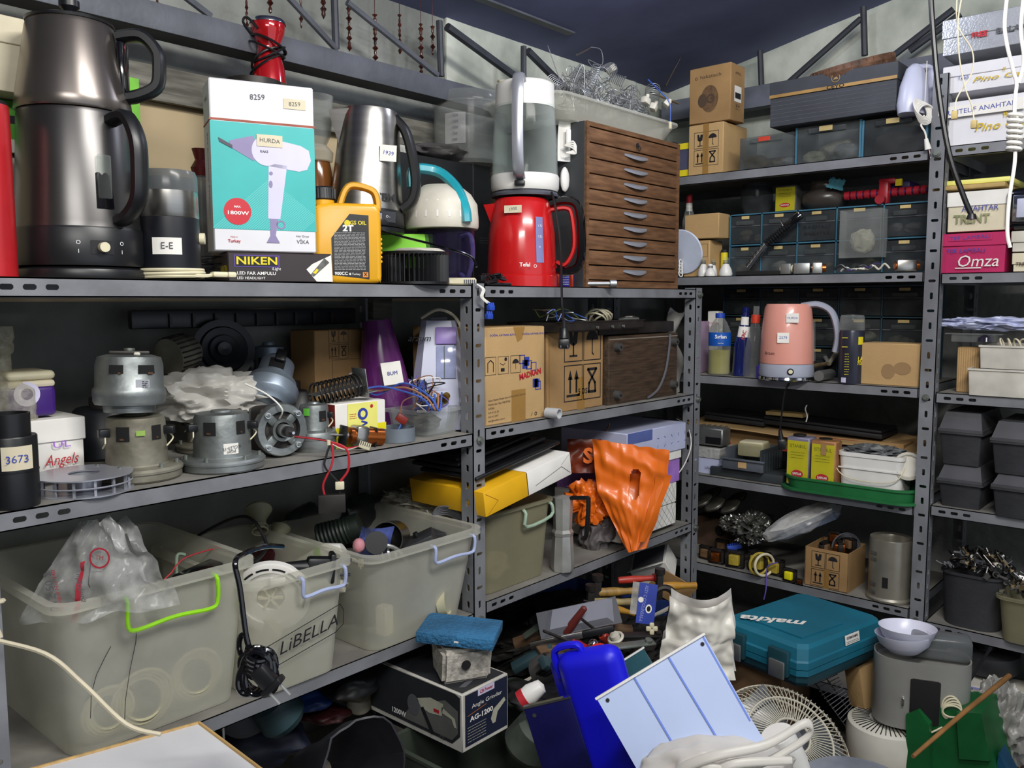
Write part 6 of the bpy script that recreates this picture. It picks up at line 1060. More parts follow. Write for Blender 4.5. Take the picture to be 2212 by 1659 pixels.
mb = MB(); mb.box((0, d/2, h*.32), (w, d, h*.64), slate, .001, 1); [mb.line([(-w/2, h*q), (w/2, h*q)], .0012, E0, inkg) for q in (.1, .19, .28, .37, .46, .55)]; mb.X = RS(w, d); mb.dec(d*.15, h*.12, d*.7, h*.55, E0, inkg); mb.dec(d*.2, h*.2, d*.6, h*.45, E0*2, paper); mb.X = Matrix.Identity(4); mb.build('box_body', c)
mb = MB(); mb.box((0, d/2, h*.82), (w*1.015, d*1.02, h*.36), slate, .0015, 1); mb.dec(-w*.505, h*.64, w*.505, h*.71, -.0045, gold); mb.text('CEYO', h*.11, w*.04, h*.675, -.005, ink, bold=1, wid=w*.14); mb.ring(w*.04, h*.86, .011, .013, -.004, gold); mb.poly([(w*.04-.007, -.004, h*.83), (w*.04+.007, -.004, h*.83), (w*.04+.004, -.004, h*.89), (w*.04-.003, -.004, h*.87)], gold); mb.build('lid', c)
p = loc+V((.11, -.02, h+.028)); mb = MB(); rim = mk('wicker_brown', '#6a4a36', .7, n=.3, ns=30, bump=.3); mb.lathe([(.10, -.018), (.118, -.018), (.124, 0), (.118, .016), (.10, .016), (.10, -.018)], rim, 44); mb.lathe([(0, -.012), (.1, -.014)], MATS['worn_brown_wood'], 36)
for i in range(36): mb.X = Matrix.Rotation(2*pi*i/36, 4, 'Z'); mb.box((.122, 0, 0), (.003, .002, .026), rim)
S(mb, 'wicker_tray', 'round brown rimmed wooden tray on top of the slate shoe box', 'tray', p, rot=(-6, -14))
p = A(1975, 190, 'R', .02); c = T('hand_mixer', 'lilac-white hand mixer standing upright against the rack post, its cord wound in front', 'mixer', p); put(c, ori(4, 20)); s = mpp(p)
mb = MB(); mb.lathe([(0, -60*s), (34*s, -60*s), (38*s, -40*s), (34*s, 0), (22*s, 38*s), (10*s, 50*s), (0, 52*s)], lw, 32, sy=.7); mb.build('body', c); mb = MB(); mb.band([(6*s, 0, 44*s), (34*s, 0, 48*s), (44*s, .0, 20*s), (40*s, 0, -30*s), (30*s, 0, -50*s)], .03, .018, lw, k=4); mb.line([(-4*s, -50*s), (-6*s, 45*s)], .003, -.048, paper); mb.build('handle', c)
mb = MB(); [mb.torus((-16*s+3*s*j, -.05, -58*s-2*s*j), 20*s, .0028, paper, 26, 6, rot=(70+6*j, 30-8*j, 0), sx=1.1) for j in range(6)]; mb.tube([(-5*s, -.05, -70*s), (-8*s, -.045, -90*s), (0, -.05, -105*s), (6*s, -.05, -120*s)], .0026, paper, k=5); mb.cyl((12*s, -.05, -140*s), .009, .03, paper, r2=.005, rot=(0, -20, 0), n=14); mb.tube([(14*s, -.05, -140*s), (20*s, -.05, -158*s)], .0022, chrome); mb.build('cord', c, label='white cord with plug hanging over the drawer')
Z = S2
carton('cardboard_box', 'small open brown carton, lower of two at the left end of the light-bulb shelf', 'box', bx('R', 1476, 1532, 520, Z, .05, .09), card2, lambda m, w, d, h: (m.line([(w*.1, h*.55), (w*.42, h*.55), (w*.42, h*.9), (w*.1, h*.9), (w*.1, h*.55)], .001, E0, brownink), frag(m, w*.15, h*.25, w*.2, kinds=('glass',))))
zz = ztop(B(1500, Z, 'R', .05), 518)+.002; carton('cardboard_box', 'brown carton with an open flap, stacked on the lower light-bulb shelf carton', 'box', bx('R', 1478, 1552, 462, zz, .04, .08), card2)
mb = MB(); mb.lathe([(0, 0), (.075, .002), (.078, .006), (0, .008)], mk('milky_blue_white', '#c6cde0', .4, n=.05), 36); S(mb, 'round_plate', 'blue-white round plate standing on edge beside the drawer cabinet', 'plate', A(1472, 545, 'R', .02), rot=(0, 75))
p, r, h = rd('R', 1472, 1500, 425, Z, .14); c = T('bottle', 'clear bottle with a red cap behind the small brown cartons', 'bottle', p); mb = MB(); mb.lathe([(0, 0), (r, 0), (r, h*.7), (r*.4, h*.9), (r*.4, h)], plas, 24); mb.build('body', c); mb = MB(); mb.cyl((0, 0, h*.92), r*.45, h*.1, inkr); mb.cyl((0, 0, h*.82), r*.5, h*.1, white); mb.build('cap', c, label='red and white cap')
for i, (a, b, y) in enumerate(((1507, 1531, 556), (1532, 1550, 560), (1522, 1546, 570), (1553, 1582, 556))):
    p, r, h = rd('R', a, b, y, Z, (.03, .06, .015, .03)[i]); c = T('light_bulb', ('leftmost', 'rear', 'front', 'rightmost')[i]+' of the four white bulbs standing on their heads near the brown cartons', 'light bulb', p, 0, 'light bulbs on the second right shelf')
    mb = MB(); mb.lathe([(0, 0), (r*.9, 0), (r, h*.12), (r*.85, h*.35), (r*.5, h*.6), (r*.42, h*.65), (0, h*.66)], white, 24); mb.build('bulb', c); mb = MB(); mb.lathe([(r*.44, h*.64), (r*.44, h*.92), (r*.3, h), (0, h)], glassy if i != 2 else white, 20); [mb.torus((0, 0, h*(.68+.07*j)), r*.44, .0012, alu, 16, 5) for j in range(3)]; mb.build('screw_cap', c)
mb = MB(); [mb.torus((0, 0, .012+.012*j), .012, .0022, paper, 18, 6, rot=(80, 20*j, 0)) for j in range(4)]; S(mb, 'cord_coil', 'small white cord hanks in front of the blue-white plate', 'cord', B(1470, Z, 'R', .015))
for a, b, y, t, lb in ((1541, 1553, 542, .12, 'small yellow tin with a black lid behind the light bulbs'), (1556, 1572, 540, .12, 'second small yellow tin behind the rightmost bulb')):
    p, r, h = rd('R', a, b, y, Z, t); mb = MB(); mb.lathe([(0, 0), (r, 0), (r, h*.9), (r*.9, h), (0, h)], yellow, 20, mats=[ink, yellow, ink, ink]); S(mb, 'small_tin', lb, 'tin', p)
og = bx('R', 1575, 2000, 450, Z, .10, .16)
organizer('low dusty drawer organizer with teal frame and clear drawers behind the light bulbs', og, 5, 2, [0, .18, .375, .575, .80, 1], labels={(2, 1): ('BASMALI', 'ANAHTAR')}, seed=5)
g = bx('R', 1812, 1900, 452, Z+.048, .045, .06); mb = MB(); w, d, h = g[2:]; mb.box((0, .002, h/2), (w, .002, h), plas); [mb.box(q[0], q[1], plas) for q in (((-w/2, d/2, h/2), (.002, d, h)), ((w/2, d/2, h/2), (.002, d, h)), ((0, d/2, 0), (w, d, .002)))]; mb.blob((0, .03, h*.35), (w*.3, .02, h*.25), junkm[0], .3, 3, 2, 3); S(mb, 'parts_bin', 'clear drawer pulled half out of the teal organizer, filled with pale parts', 'drawer', g[0], g[1])
zt_ = Z+og[4]+.001; mat_pot = mk('dark_clay', '#4b4541', .3, n=.2)
for a, b, y, nm, lb, pr in ((1600, 1668, 398, 'glass_vase', 'dark rounded glass vase on the left of the organizer', ((0, 0), (.75, 0), (.95, .3), (1, .6), (.92, 1), (.85, 1), (0, .5))), (1733, 1832, 395, 'clay_pot', 'dark squat pot on the organizer under a turquoise cloth', ((0, 0), (.7, 0), (1, .3), (.98, .55), (.7, .75), (.68, .95), (.72, 1), (0, 1)))):
    p, r, h = rd('R', a, b, y, zt_, .17); mb = MB(); mb.lathe([(q*r, z*h) for q, z in pr], MATS['dark_drawer_plastic'] if nm == 'glass_vase' else mat_pot, 32); S(mb, nm, lb, nm.split('_')[1], p, ang=60)
g = bx('R', 1673, 1718, 400, zt_, .13, .06)
ytin = mk('worn_yellow_print', '#c2b81f', .5, n=.1); tgrey = mk('tin_grey_side', '#7f7f7c', .5, .3, .2)
def teatin(m, w, d, h):
    m.dec(-w*.46, h*.04, w*.46, h*.93, E0, ytin); m.text('ISTANBUL', h*.10, 0, h*.82, E0*2, mk('olive_print', '#5f6a1a', .6, n=0), wid=w*.7); scrib(m, -w*.3, h*.55, w*.3, h*.72, 3, E0*2, MATS['olive_print'], seed=3); m.disc(0, h*.25, w*.26, E0*2, inkr, 18, h*.08); m.text('SAFKAR', h*.07, 0, h*.25, E0*3, paper, bold=1, wid=w*.4)
carton('tea_tin', 'square yellow tin with a red oval emblem on top of the teal organizer', 'tin', g, tgrey, teatin, b=.004)
mb = MB(); mb.sheet(lambda u, v: V((.05*(u-.5)+.01*noise.noise(V((u*4, v*4, 2))), -.01*v, .03*(v-.5)+.012*noise.noise(V((u*6, v*3, 8))))), 10, 8, mk('dull_turquoise_cloth', '#3f7f8c', .8)); put(S(mb, 'cloth', 'dull turquoise rag lying over the dark squat pot', 'cloth', A(1805, 398, 'R', .1)), ori(15))
redp = mk('dull_red_plastic', '#a3202e', .4); vio = mk('dark_violet_plastic', '#35245e', .5)
a, b = A(1824, 424, 'R', .13), A(2004, 424, 'R', .13); c = T('massage_stick', 'red ribbed stick with violet rings and a cross piece on the teal organizer', 'massager', a, -pi/2); L_ = (b-a).length; mb = MB(); mb.cyl((0, 0, 0), .008, L_, vio, rot=(0, 90, 0))
for i in range(12): mb.cyl((L_*i/12+.001, 0, 0), .0135, L_/12*.78, redp, rot=(0, 90, 0), n=20, b=.002)
mb.build('ribbed_stick', c); mb = MB(); mb.box((L_*.5, -.004, .0), (.03, .03, .07), redp, .008); mb.box((L_*.52, .02, .035), (.05, .05, .018), redp, .006); mb.cyl((L_*.49, -.02, -.022), .014, .02, redp, rot=(90, 0, 0)); mb.box((L_*.66, 0, .028), (.018, .01, .02), yellow); mb.build('cross_piece', c)
mb = MB(); mb.box((0, 0, 0), (.10, .06, .03), vio, .008); S(mb, 'violet_case', 'dark violet plastic piece behind the red massage stick', 'case', A(1955, 405, 'R', .2))
p = B(1650, Z, 'R', .03); c = T('spring_arm_lamp', 'black ribbed flexible arm with a chrome perforated tube, leaning on the organizer', 'lamp arm', p, -pi/2); a, m1, b = [A(x, y, 'R', t)-p for x, y, t in ((1615, 580, .01), (1655, 528, .03), (1722, 470, .05))]
R3 = lambda q: V((-q.y, q.x, q.z)); a, m1, b = R3(a), R3(m1), R3(b)
mb = MB(); mb.tube([a, m1], .010, chrome, 14); mb.build('chrome_tube', c)
mb = MB(); [mb.torus(a.lerp(m1, (j+.5)/6), .0115, .0014, dkmetal, 14, 5, rot=(20, 60, 0)) for j in range(6)]; mb.build('tube_rings', c)
mb = MB(); dq = (b-m1).to_track_quat('Z', 'Y').to_matrix().to_4x4(); X0 = Matrix.Translation(m1) @ dq; mb.X = X0; LL = (b-m1).length; mb.cyl((0, 0, 0), .008, LL*.8, black)
for j in range(10): mb.cyl((0, 0, LL*.07*j), .014, LL*.04, black, n=18, b=.002)
mb.box((0, 0, LL*.9), (.026, .026, .06), blackg, .008); mb.tube([(0, 0, LL*.6), (0, .03, LL*.66)], .0025, chrome); mb.build('ribbed_arm', c)
g = bx('R', 1588, 1690, 585, Z, .01, .05); carton('dark_tray', 'thin black tray at the foot of the flexible arm', 'tray', g, blackm)
for i, (x, t, w_) in enumerate(((1700, .02, .035), (1733, .02, .05), (1765, .02, .03), (1956, .02, .055))):
    p = B(x, Z, 'R', t); c = T('small_motor', ('ivory and steel small motor nearest the black tray', 'long laminated small motor in the middle of the row', 'small motor with an orange winding, right of the laminated one', 'short drum motor with a blue wire beside the rack post')[i], 'motor', p+V((0, 0, .018)), -pi/2+.2*i); mb = MB(); mb.box((0, 0, 0), (w_, .03, .034), alu if i != 3 else steel, .004); mb.build('core', c); 
    for e in (-1, .8): mb = MB(); mb.cyl((e*w_*.55, 0, 0), .012, .012, (ivory, black, copper, copper)[i], rot=(0, 90, 0)); mb.build('winding', c)
for i, (x, m_) in enumerate(((1850, paper), (1865, mk('violet_cable', '#3f3a6a', .5)), (1840, black), (1885, offwhite))):
    mb = MB(); mb.tube([(rnd.uniform(-.01, .01), .05-.1*j/6, .008+.02*rnd.random()) for j in range(7)], .003+.001*(i == 2), m_, 7, k=5); S(mb, 'cable', ('white', 'violet', 'black', 'off-white')[i]+' cable end in the tangle at the right of the light-bulb shelf', 'cable', B(x, Z, 'R', .03))
Z = S3
organizer('tall dark organizer with rows of small dusty drawers behind the pink kettle', (lambda q: (*q[:4], min(q[4], .297)))(bx('R', 1560, 1998, 615, Z, .19, .17)), 5, 3, seed=9, fm=mk('dim_teal_frame', '#2b4a58', .5), labels={})
mb = MB(); mb.box((0, .01, .09), (.012, .10, .18), mk('mauve_frame_plastic', '#a489a6', .4), .005); S(mb, 'framed_board', 'mauve-edged panel standing at the left end of the pink kettle shelf', 'panel', B(1515, Z, 'R', .08), -pi/2)
g = bx('R', 1526, 1548, 672, Z, .12, .04); carton('medicine_box', 'narrow white box behind the water bottle', 'box', g, paper, lambda m, w, d, h: m.text('REPOSTON', .01, 0, h*.8, E0, inkr))
def bottle(lb, x0, x1, yt, t, m, capm, prof, extra=None, cap=(.9, 1), nm='bottle', tilt=None):
    p, r, h = rd('R', x0, x1, yt, Z, t); c = T(nm, lb, 'bottle', p+V((0, 0, .001)), facec(p), rot=tilt); mb = MB(); mb.lathe([(0, 0)]+[(q*r, z*h) for q, z in prof]+[(prof[-1][0]*r*.9, prof[-1][1]*h), (0, prof[-1][1]*h)], m, 32); mb.build('body', c)
    mb = MB(); mb.cyl((0, 0, h*cap[0]), r*prof[-1][0]*1.15, h*(cap[1]-cap[0]), capm, n=20, b=.001); mb.build('cap', c)
    if extra: mb = MB(); nm2 = extra(mb, r, h); mb.build(nm2, c)
    return c
def sirlan(m, r, h): curvedec(m, r*.98, -80, 80, h*.47, h*.69, mk('label_blue', '#1f5fc0', .35), .001, 12); wraptext(m, 'Sırlan', h*.085, r*.98, h*.62, inkw, 5, bold=1); wraptext(m, '~~', h*.08, r*.98, h*.52, inkw, 5); m.lathe([(r*.94, .004), (r*.93, h*.4), (0, h*.42)], clear('yellow_liquid', '#c6bd55', .55, .1), 28); return 'label'
bottle('clear bottle of yellowish liquid with a blue label and blue cap', 1529, 1577, 677, .05, plas, lblue, ((.92, 0), (1, .04), (.96, .2), (1, .42), (.96, .5), (.97, .7), (.6, .86), (.36, .92)), sirlan, (.92, 1))
def bluel(m, r, h): curvedec(m, r*.8, -60, 60, h*.50, h*.72, paper, .002, 10, r*.62); wraptext(m, 'KRC', h*.07, r*.85, h*.60, inkr, 0, rot=-80, bold=1); curvedec(m, r*.5, -50, 50, h*.74, h*.86, paper, .002, 8, r*.45); return 'label'
bottle('cobalt blue bottle with a white and red label, leaning slightly', 1581, 1619, 664, .05, mk('cobalt_glass', '#16205f', .1, coat=.5), MATS['cobalt_glass'], ((.95, 0), (1, .03), (.98, .45), (.55, .75), (.42, .85), (.36, .95)), bluel, (.93, 1), tilt=(0, 3))
bottle('clear spray bottle with a red-orange collar, left of the pink kettle', 1604, 1646, 662, .035, plas, mk('orange_red_collar', '#d8442c', .4), ((.95, 0), (1, .03), (.92, .4), (.55, .68), (.4, .76)), lambda m, r, h: (m.cyl((0, 0, h*.88), r*.3, h*.12, plas), 'nozzle')[1], (.76, .88), tilt=(0, 2))
mb = MB(); mb.lathe([(0, 0), (.010, 0), (.010, .04), (0, .045)], mk('violet_tube', '#4b3fae', .3), 16); S(mb, 'glue_tube', 'small violet and red tube at the left foot of the pink kettle', 'tube', B(1640, Z, 'R', .01))
p, r, h = rd('R', 1644, 1752, 657, Z, .015); pk = mk('salmon_pink_plastic', '#e09a8a', .35, n=.04, ns=5, coat=.2); gk = mk('cool_grey_plastic', '#a5a9b8', .35, n=.04); r*=1.04
c = T('electric_kettle', 'salmon pink kettle with grey handle and base ring at the shelf edge', 'kettle', p+V((0, 0, .001)), facec(p)); mb = MB(); mb.lathe([(0, h*.22), (r*.99, h*.22), (r*1.0, h*.24), (r*.97, h*.6), (r*.86, h*.95), (r*.78, h), (0, h)], pk, 44)
mb.X = Matrix.Rotation(radians(-2), 4, 'Z'); stick(mb, -r*.02, h*.76, r*.42, h*.88, -r*.985, 'HURDA', None, 0, .009, inkb); stick(mb, -r*.32, h*.50, r*.10, h*.63, -r*1.01, '2579', None, 2, .012, inkb); mb.X = Matrix.Identity(4); wraptext(mb, 'Arzum', .014, r*.99, h*.36, ink, -38); mb.build('body', c)
mb = MB(); mb.lathe([(0, h*.05), (r*1.0, h*.05), (r*1.03, h*.08), (r*.99, h*.215), (0, h*.215)], gk, 44); mb.X = Matrix.Rotation(radians(8), 4, 'Z'); mb.cyl((0, -r*1.0, h*.13), .010, .006, blackg, rot=(90, 0, 0)); mb.cyl((0, -r*1.0-.006, h*.13), .0065, .002, ivory, rot=(90, 0, 0)); mb.build('kettle_base', c); mb = MB(); mb.lathe([(0, 0), (r*1.0, 0), (r*1.04, h*.015), (r*1.02, h*.045), (0, h*.048)], chrome, 44); mb.build('power_base', c, label='chrome rimmed power base')
mb = MB(); mb.X = Matrix.Rotation(radians(80), 4, 'Z'); mb.band([(0, -r*.5, h*.97), (0, -r*1.1, h*.99), (0, -r*1.6, h*.88), (0, -r*1.82, h*.6), (0, -r*1.75, h*.38)], [.03]*5, .02, gk, k=5, up=(1, 0, 0)); mb.build('handle', c); mb = MB(); curvedec(mb, r*.98, 62, 84, h*.26, h*.78, glassy, .006, 5, r*.93); mb.build('water_window', c)
mb = MB(); P_ = [A(x, y, 'R', t)-p for x, y, t in ((1705, 828, .0), (1695, 850, -.01), (1688, 900, -.012), (1685, 930, -.012))]; M_ = Matrix.Rotation(-facec(p), 3, 'Z'); P_ = [M_ @ q for q in P_]; mb.tube(P_, .0028, black, k=5); mb.X = Mx(P_[-1], (0, -8, 0)); mb.cyl((0, 0, -.03), .009, .03, black, r2=.005, n=14); mb.box((0, 0, -.045), (.026, .022, .034), black, .006); mb.build('cord', c, label='black cord hanging down to its plug')
def can(m, r, h): [m.dec(-r*.75, h*(.66-.02*0)-k*h*.13, -r*.3, h*.67-k*h*.13, -r*1.0, yellow) for k in (0, 1)]; wraptext(m, 'LA', .018, r*1.0, h*.36, yellow, 45, bold=2); wraptext(m, '7/24', .014, r*1.0, h*.30, yellow, 45, bold=2); curvedec(m, r, 30, 60, h*.57, h*.68, yellow, .001); curvedec(m, r, -45, -20, .004, h*.09, lil, .001); scrib(m, -r*.5, h*.12, -r*.1, h*.45, 9, -r*.99, yellow); return 'label'
p, r, h = rd('R', 1811, 1862, 679, Z, .03); c = T('spray_can', 'dark slate aerosol can with yellow marks and a clear cap', 'can', p, facec(p)); mb = MB(); mb.lathe([(0, 0), (r*.97, 0), (r, .004), (r, h*.74), (r*.96, h*.77), (0, h*.78)], mk('slate_can', '#363846', .3, .3), 36); can(mb, r, h); mb.build('can_body', c); mb = MB(); mb.lathe([(r*1.0, h*.77), (r*1.02, h*.79), (r*.98, h*.94), (r*.9, h*.99), (0, h)], plas, 32); mb.build('clear_cap', c)
carton('cardboard_box', 'plain brown carton with a stain beside the slate can', 'box', bx('R', 1858, 1984, 742, Z, .02, .10), card2, lambda m, w, d, h: (m.disc(-w*.02, h*.34, w*.12, E0, mk('grease_stain', '#957650', .8, n=.02), 22, h*.18), m.disc(w*.22, h*.42, w*.15, E0*1.2, MATS['grease_stain'], 22, h*.15)))
c = T('roll_tube', 'metal roller end lying behind the pink kettle', 'roller', B(1795, Z, 'R', .09)+V((0, 0, .02)), 0, rot=(0, -90)); mb = MB(); mb.lathe([(0, 0), (.006, 0), (.008, .004), (.016, .004), (.016, .1), (0, .1)], alu, 24); mb.build('roller', c)
mb = MB(); [mb.cyl((0, 0, 0), .007, .09, junkm[i % 3], rot=(0, 60+20*i, 30*i)) for i in range(3)]; S(mb, 'wooden_pegs', 'bundle of pale pegs behind the slate can', 'pegs', B(1790, Z, 'R', .12)+V((0, 0, .05)))
Z = S4
g = bx('R', 1500, 1950, 935, Z+.085, .16, .22); c = T('flat_carton', 'wide flat brown carton with red print and a torn open lid', 'box', g[0], g[1]); loc, rz, w, d, h = g
mb = MB(); mb.box((0, d/2, h/2), (w, d, h), card, .002, 1); [mb.dec(a*w, h*.02, b*w, h*.16, E0, mk('brick_red_print', '#a03a26', .8)) for a, b in ((-.5, -.3), (-.2, 0), (.1, .3), (.38, .5))]; mb.dec(w*.12, h*.60, w*.34, h*.95, E0, MATS['brick_red_print']); mb.text('FRAGILE', h*.25, w*.23, h*.78, E0*2, card, bold=1, wid=w*.18); mb.build('box_body', c)
mb = MB(); mb.sheet(lambda u, v: V((w*(-.55+1.12*u), -.05+.22*v, h+.010+.006*sin(u*7)-.012*(1-v)-.04*max(0, u-.88)*8*(1-v*.3))), 34, 4, card2, th=.004); mb.build('lid_flap', c)
for a, b, x0, x1, y in ((.0, 0, 1520, 1650, 868), (.0, 0, 1645, 1905, 900)):
    zl = loc.z+h+.014; P0, P1 = B(x0, zl, 'R', .16), B(x1, zl, 'R', .16); L_ = (P1-P0).length; c = T('laptop_computer', 'dusty black closed laptop lying on the '+('left' if x0 < 1600 else 'right')+' of the flat carton', 'laptop', (P0+P1)/2, -pi/2, rot=(0, 2)); mb = MB(); mb.box((0, .08, .009), (L_, .16, .016), mk('dusty_black', '#202023', .6, n=.2), .004); mb.build('laptop_base', c); mb = MB(); mb.box((0, .08, .023), (L_*.98, .155, .009), MATS['dusty_black'], .003); mb.build('laptop_lid', c)
mb = MB(); mb.box((0, 0, 0), (.13, .05, .012), mk('pale_straw_card', '#c2a468', .8)); S(mb, 'card_strip', 'straw coloured strip lying on the right laptop', 'card', B(1700, loc.z+h+.058, 'R', .2), -pi/2)
mb = MB(); mb.band([(0, 0, 0), (-.003, -.004, -.014), (.004, -.004, -.035), (0, -.002, -.055)], .004, .0015, paper, k=4, up=(1, 0, 0)); S(mb, 'cable_tie', 'white cable tie hanging off the front of the right laptop', 'cable tie', A(1743, 875, 'R', .13), -pi/2)
shoebox('small pale grey shoe box at the left end of the tea tin shelf', bx('R', 1493, 1552, 967, Z-.0, .03, .12), bluew, .035, ml=mk('crumpled_grey_paper', '#a9a9a6', .8, bump=.4), art=lambda m, w, d, h: m.text('LANCE', .012, w*.2, h*.25, E0*6, ink))
g = bx('R', 1500, 1560, 925, Z+.098, .04, .06); carton('metal_fixture', 'dull grey metal box fixture on the small pale shoe box', 'fixture', g, alu, lambda m, w, d, h: (m.dec(-w*.1, h*.1, w*.45, h*.5, E0, black), [m.box((w*(-.4+.2*i), .03, h+.003), (w*.05, .05, .006), alu) for i in range(5)]), b=.003)
p0 = B(1560, Z, 'R', .0); c = T('stacking_bin', 'dusty blue-grey open-front stacking bin holding a dish of cream blocks', 'bin', (RX+.08, A(1610, 1020, 'R', .02).y, Z+.035), -pi/2); w, d, h = .125, .16, .07; bg = mk('dusty_blue_grey', '#555b63', .6, n=.15); bdk = mk('dark_green_grey', '#33393c', .6)
mb = MB(); mb.box((0, 0, .002), (w, d, .004), bg); mb.box((-w/2, 0, h/2), (.004, d, h), bg); mb.box((w/2, .0, h/2), (.006, d, h*1.1), bdk); mb.box((0, -d/2, h*.25), (w+.02, .006, h*.5), bg, .002); mb.box((0, -d/2-.004, h*.5), (w+.03, .012, .006), bg, .002); mb.box((0, d/2, h/2), (w, .004, h), bg); [mb.box((w/2+.004, -d/2+.02+.02*i, h*.4), (.004, .004, h*.9), bdk) for i in range(7)]; mb.dec(-w*.12, h*.12, w*.12, h*.40, -d/2-.0045, card2); mb.build('bin_body', c)
mb = MB(); mb.box((0, 0, .02), (.09, .07, .045), clear('yellow_clear', '#b5b08a', .5, .2), .006); mb.box((0, 0, .04), (.08, .06, .014), ivory, .002); S(mb, 'block_dish', 'clear dish of cream blocks inside the blue-grey stacking bin', 'dish', c.location+V((0, 0, .042)), -pi/2+.1)
mb = MB(); mb.box((0, 0, .015), (.10, .26, .03), bdk, .003); S(mb, 'dark_crate', 'dark flat crate under the blue-grey stacking bin', 'crate', (RX+.07, c.location.y, Z+.001))
a, b = B(1683, Z, 'R', -.02), B(1974, Z, 'R', -.02); gw = (b-a).length; c = T('green_tray', 'dark green oval plastic tray carrying the tea tins and the white tub', 'tray', V((RX-.02+.085, (a.y+b.y)/2, Z+.001)), -pi/2); tub(gw, .17, .042, mk('dusty_green_plastic', '#1d6a38', .5, n=.12), r=.07, bot=.97, rim=.004).build('tray_body', c); mb = tub(gw*1.02, .176, .006, MATS['dusty_green_plastic'], r=.07, bot=1); mb.build('tray_rim', c)
Z2 = Z+.008
carton('tea_tin', 'left of two yellow square tea tins standing in the green tray', 'tin', bx('R', 1697, 1746, 945, Z2, .01, .06), mk('lilac_tin_side', '#8d8aa0', .5, .2), teatin, b=.004)
carton('tea_tin', 'right of two yellow square tea tins in the green tray, rusty with a tape strip', 'tin', bx('R', 1749, 1802, 953, Z2, -.002, .055), mk('orange_tin_side', '#b07d50', .5, .2), lambda m, w, d, h: (teatin(m, w, d, h), m.dec(-w*.08, h*.72, w*.14, h*.95, E0*4, card)), b=.004)
for i, (x, y) in enumerate(((1722, 944), (1778, 953))): mb = MB(); p = B(x, Z2, 'R', .03); mb.cyl((0, 0, 0), .020, .004, dkmetal, n=28); S(mb, 'tin_lid', 'round dark lid of the '+('left' if i == 0 else 'right')+' tea tin in the green tray', 'lid', V((p.x+.01, p.y, ztop(B(x, Z2, 'R', .01), y)+.001)))
p0, p1 = B(1806, Z2, 'R', .01), B(1945, Z2, 'R', .01); w = (p1-p0).length; c = T('food_tub', 'white square plastic tub with a wire handle, filled with grey parts', 'tub', V((RX+.075, (p0.y+p1.y)/2, Z2+.001)), -pi/2); h = ztop(p0, 975)-Z2; tub(w, .12, h, white, r=.02, bot=.93, rim=.003, rimdrop=.012).build('tub_body', c); mb = MB(); mb.box((0, -.061, h*.62), (w*.97, .003, .004), white); mb.tube([(-w*.5, -.02, h*.85), (-w*.52, -.06, h*.6), (-w*.3, -.07, h*.38), (w*.2, -.072, h*.36), (w*.46, -.066, h*.5), (w*.52, -.03, h*.85)], .0016, ivory, k=5); mb.build('wire_handle', c)
mb = MB(); mb.blob((0, 0, 0), (w*.42, .045, .02), junkm[4], .4, 4, 4, 4, True); S(mb, 'paper_scraps', 'grey crumpled paper and parts heaped in the white tub', 'scraps', c.location+V((0, 0, h-.004)), -pi/2)
mb = MB(); mb.lathe([(0, 0), (.04, 0), (.042, .006), (.034, .010), (.030, .004), (0, .004)], offwhite, 32); S(mb, 'round_dish', 'round white dish standing on edge between the white tub and the rack post', 'lid', A(1962, 1008, 'R', .04), rot=(15, -70))
Z = S5
for i, (x, y, t) in enumerate(((1518, 1082, .12), (1545, 1090, .10), (1578, 1094, .12), (1535, 1068, .2), (1590, 1078, .2))):
    mb = MB(); mb.lathe([(0, .008), (.02, .010), (.036, .006), (.04, 0), (.036, -.006), (0, -.004)], mk('dull_pewter', '#77756a', .45, .5, .2), 28); mb.torus((0, 0, 0), .041, .003, dkmetal, 28); S(mb, 'round_plate', ('leftmost', 'second', 'rightmost front', 'rear left', 'rear right')[i]+' of the dull oval plates leaning at the left of the transformer shelf', 'plate', A(x, y, 'R', t), rot=(-20, -25), group='oval plates above the transformers')
g = bx('R', 1502, 1590, 1120, Z, .20, .1); carton('speaker_board', 'brown board with a round hole behind the transformers', 'board', g, mk('dull_brown_board', '#5d4636', .7, n=.2), lambda m, w, d, h: m.disc(w*.1, h*.6, .020, E0, hole))
def trafo(lb, x, t, w, m, loc=None, rz=None):
    p = loc or B(x, Z, 'R', t); c = T('transformer', lb, 'transformer', p, rz if rz is not None else -pi/2+rnd.uniform(-.2, .2)); h = w*.95
    mb = MB(); mb.box((0, 0, w*.09), (w, w*.34, w*.18), dkmetal, .002); mb.box((0, 0, h-w*.09), (w, w*.34, w*.18), dkmetal, .002); [mb.box((s_*w*.41, 0, h/2), (w*.18, w*.34, h), dkmetal, .002) for s_ in (-1, 1)]; mb.build('iron_core', c); mb = MB(); mb.box((0, 0, h/2), (w*.56, w*.72, h*.60), m, w*.06, 3); mb.build('winding', c); return c
wy = mk('winding_tape_yellow', '#b9a33a', .5, n=.15, ns=30); wb_ = mk('winding_brown', '#7a5a3c', .6, n=.2, ns=40, stretch=(1, 1, 8))
for i, (x, t, w_, m_, lb) in enumerate(((1525, .05, .05, wb_, 'small brown-wound transformer at the left shelf end'), (1548, .03, .055, copper, 'transformer with reddish winding, second from the left'), (1588, .03, .062, wy, 'transformer under the blue terminal strip'), (1640, .04, .075, wy, 'large ring-banded transformer in the middle of the row'), (1675, .04, .06, wy, 'transformer with grey flat side, right of the ring-banded one'), (1706, .01, .045, MATS['bright_yellow'], 'transformer with bright yellow tape nearest the small carton'), (1727, .0, .022, copper, 'tiny copper transformer at the carton corner'), (1560, .16, .05, wb_, 'dark transformer in the back left'))): trafo(lb, x, t, w_, m_)
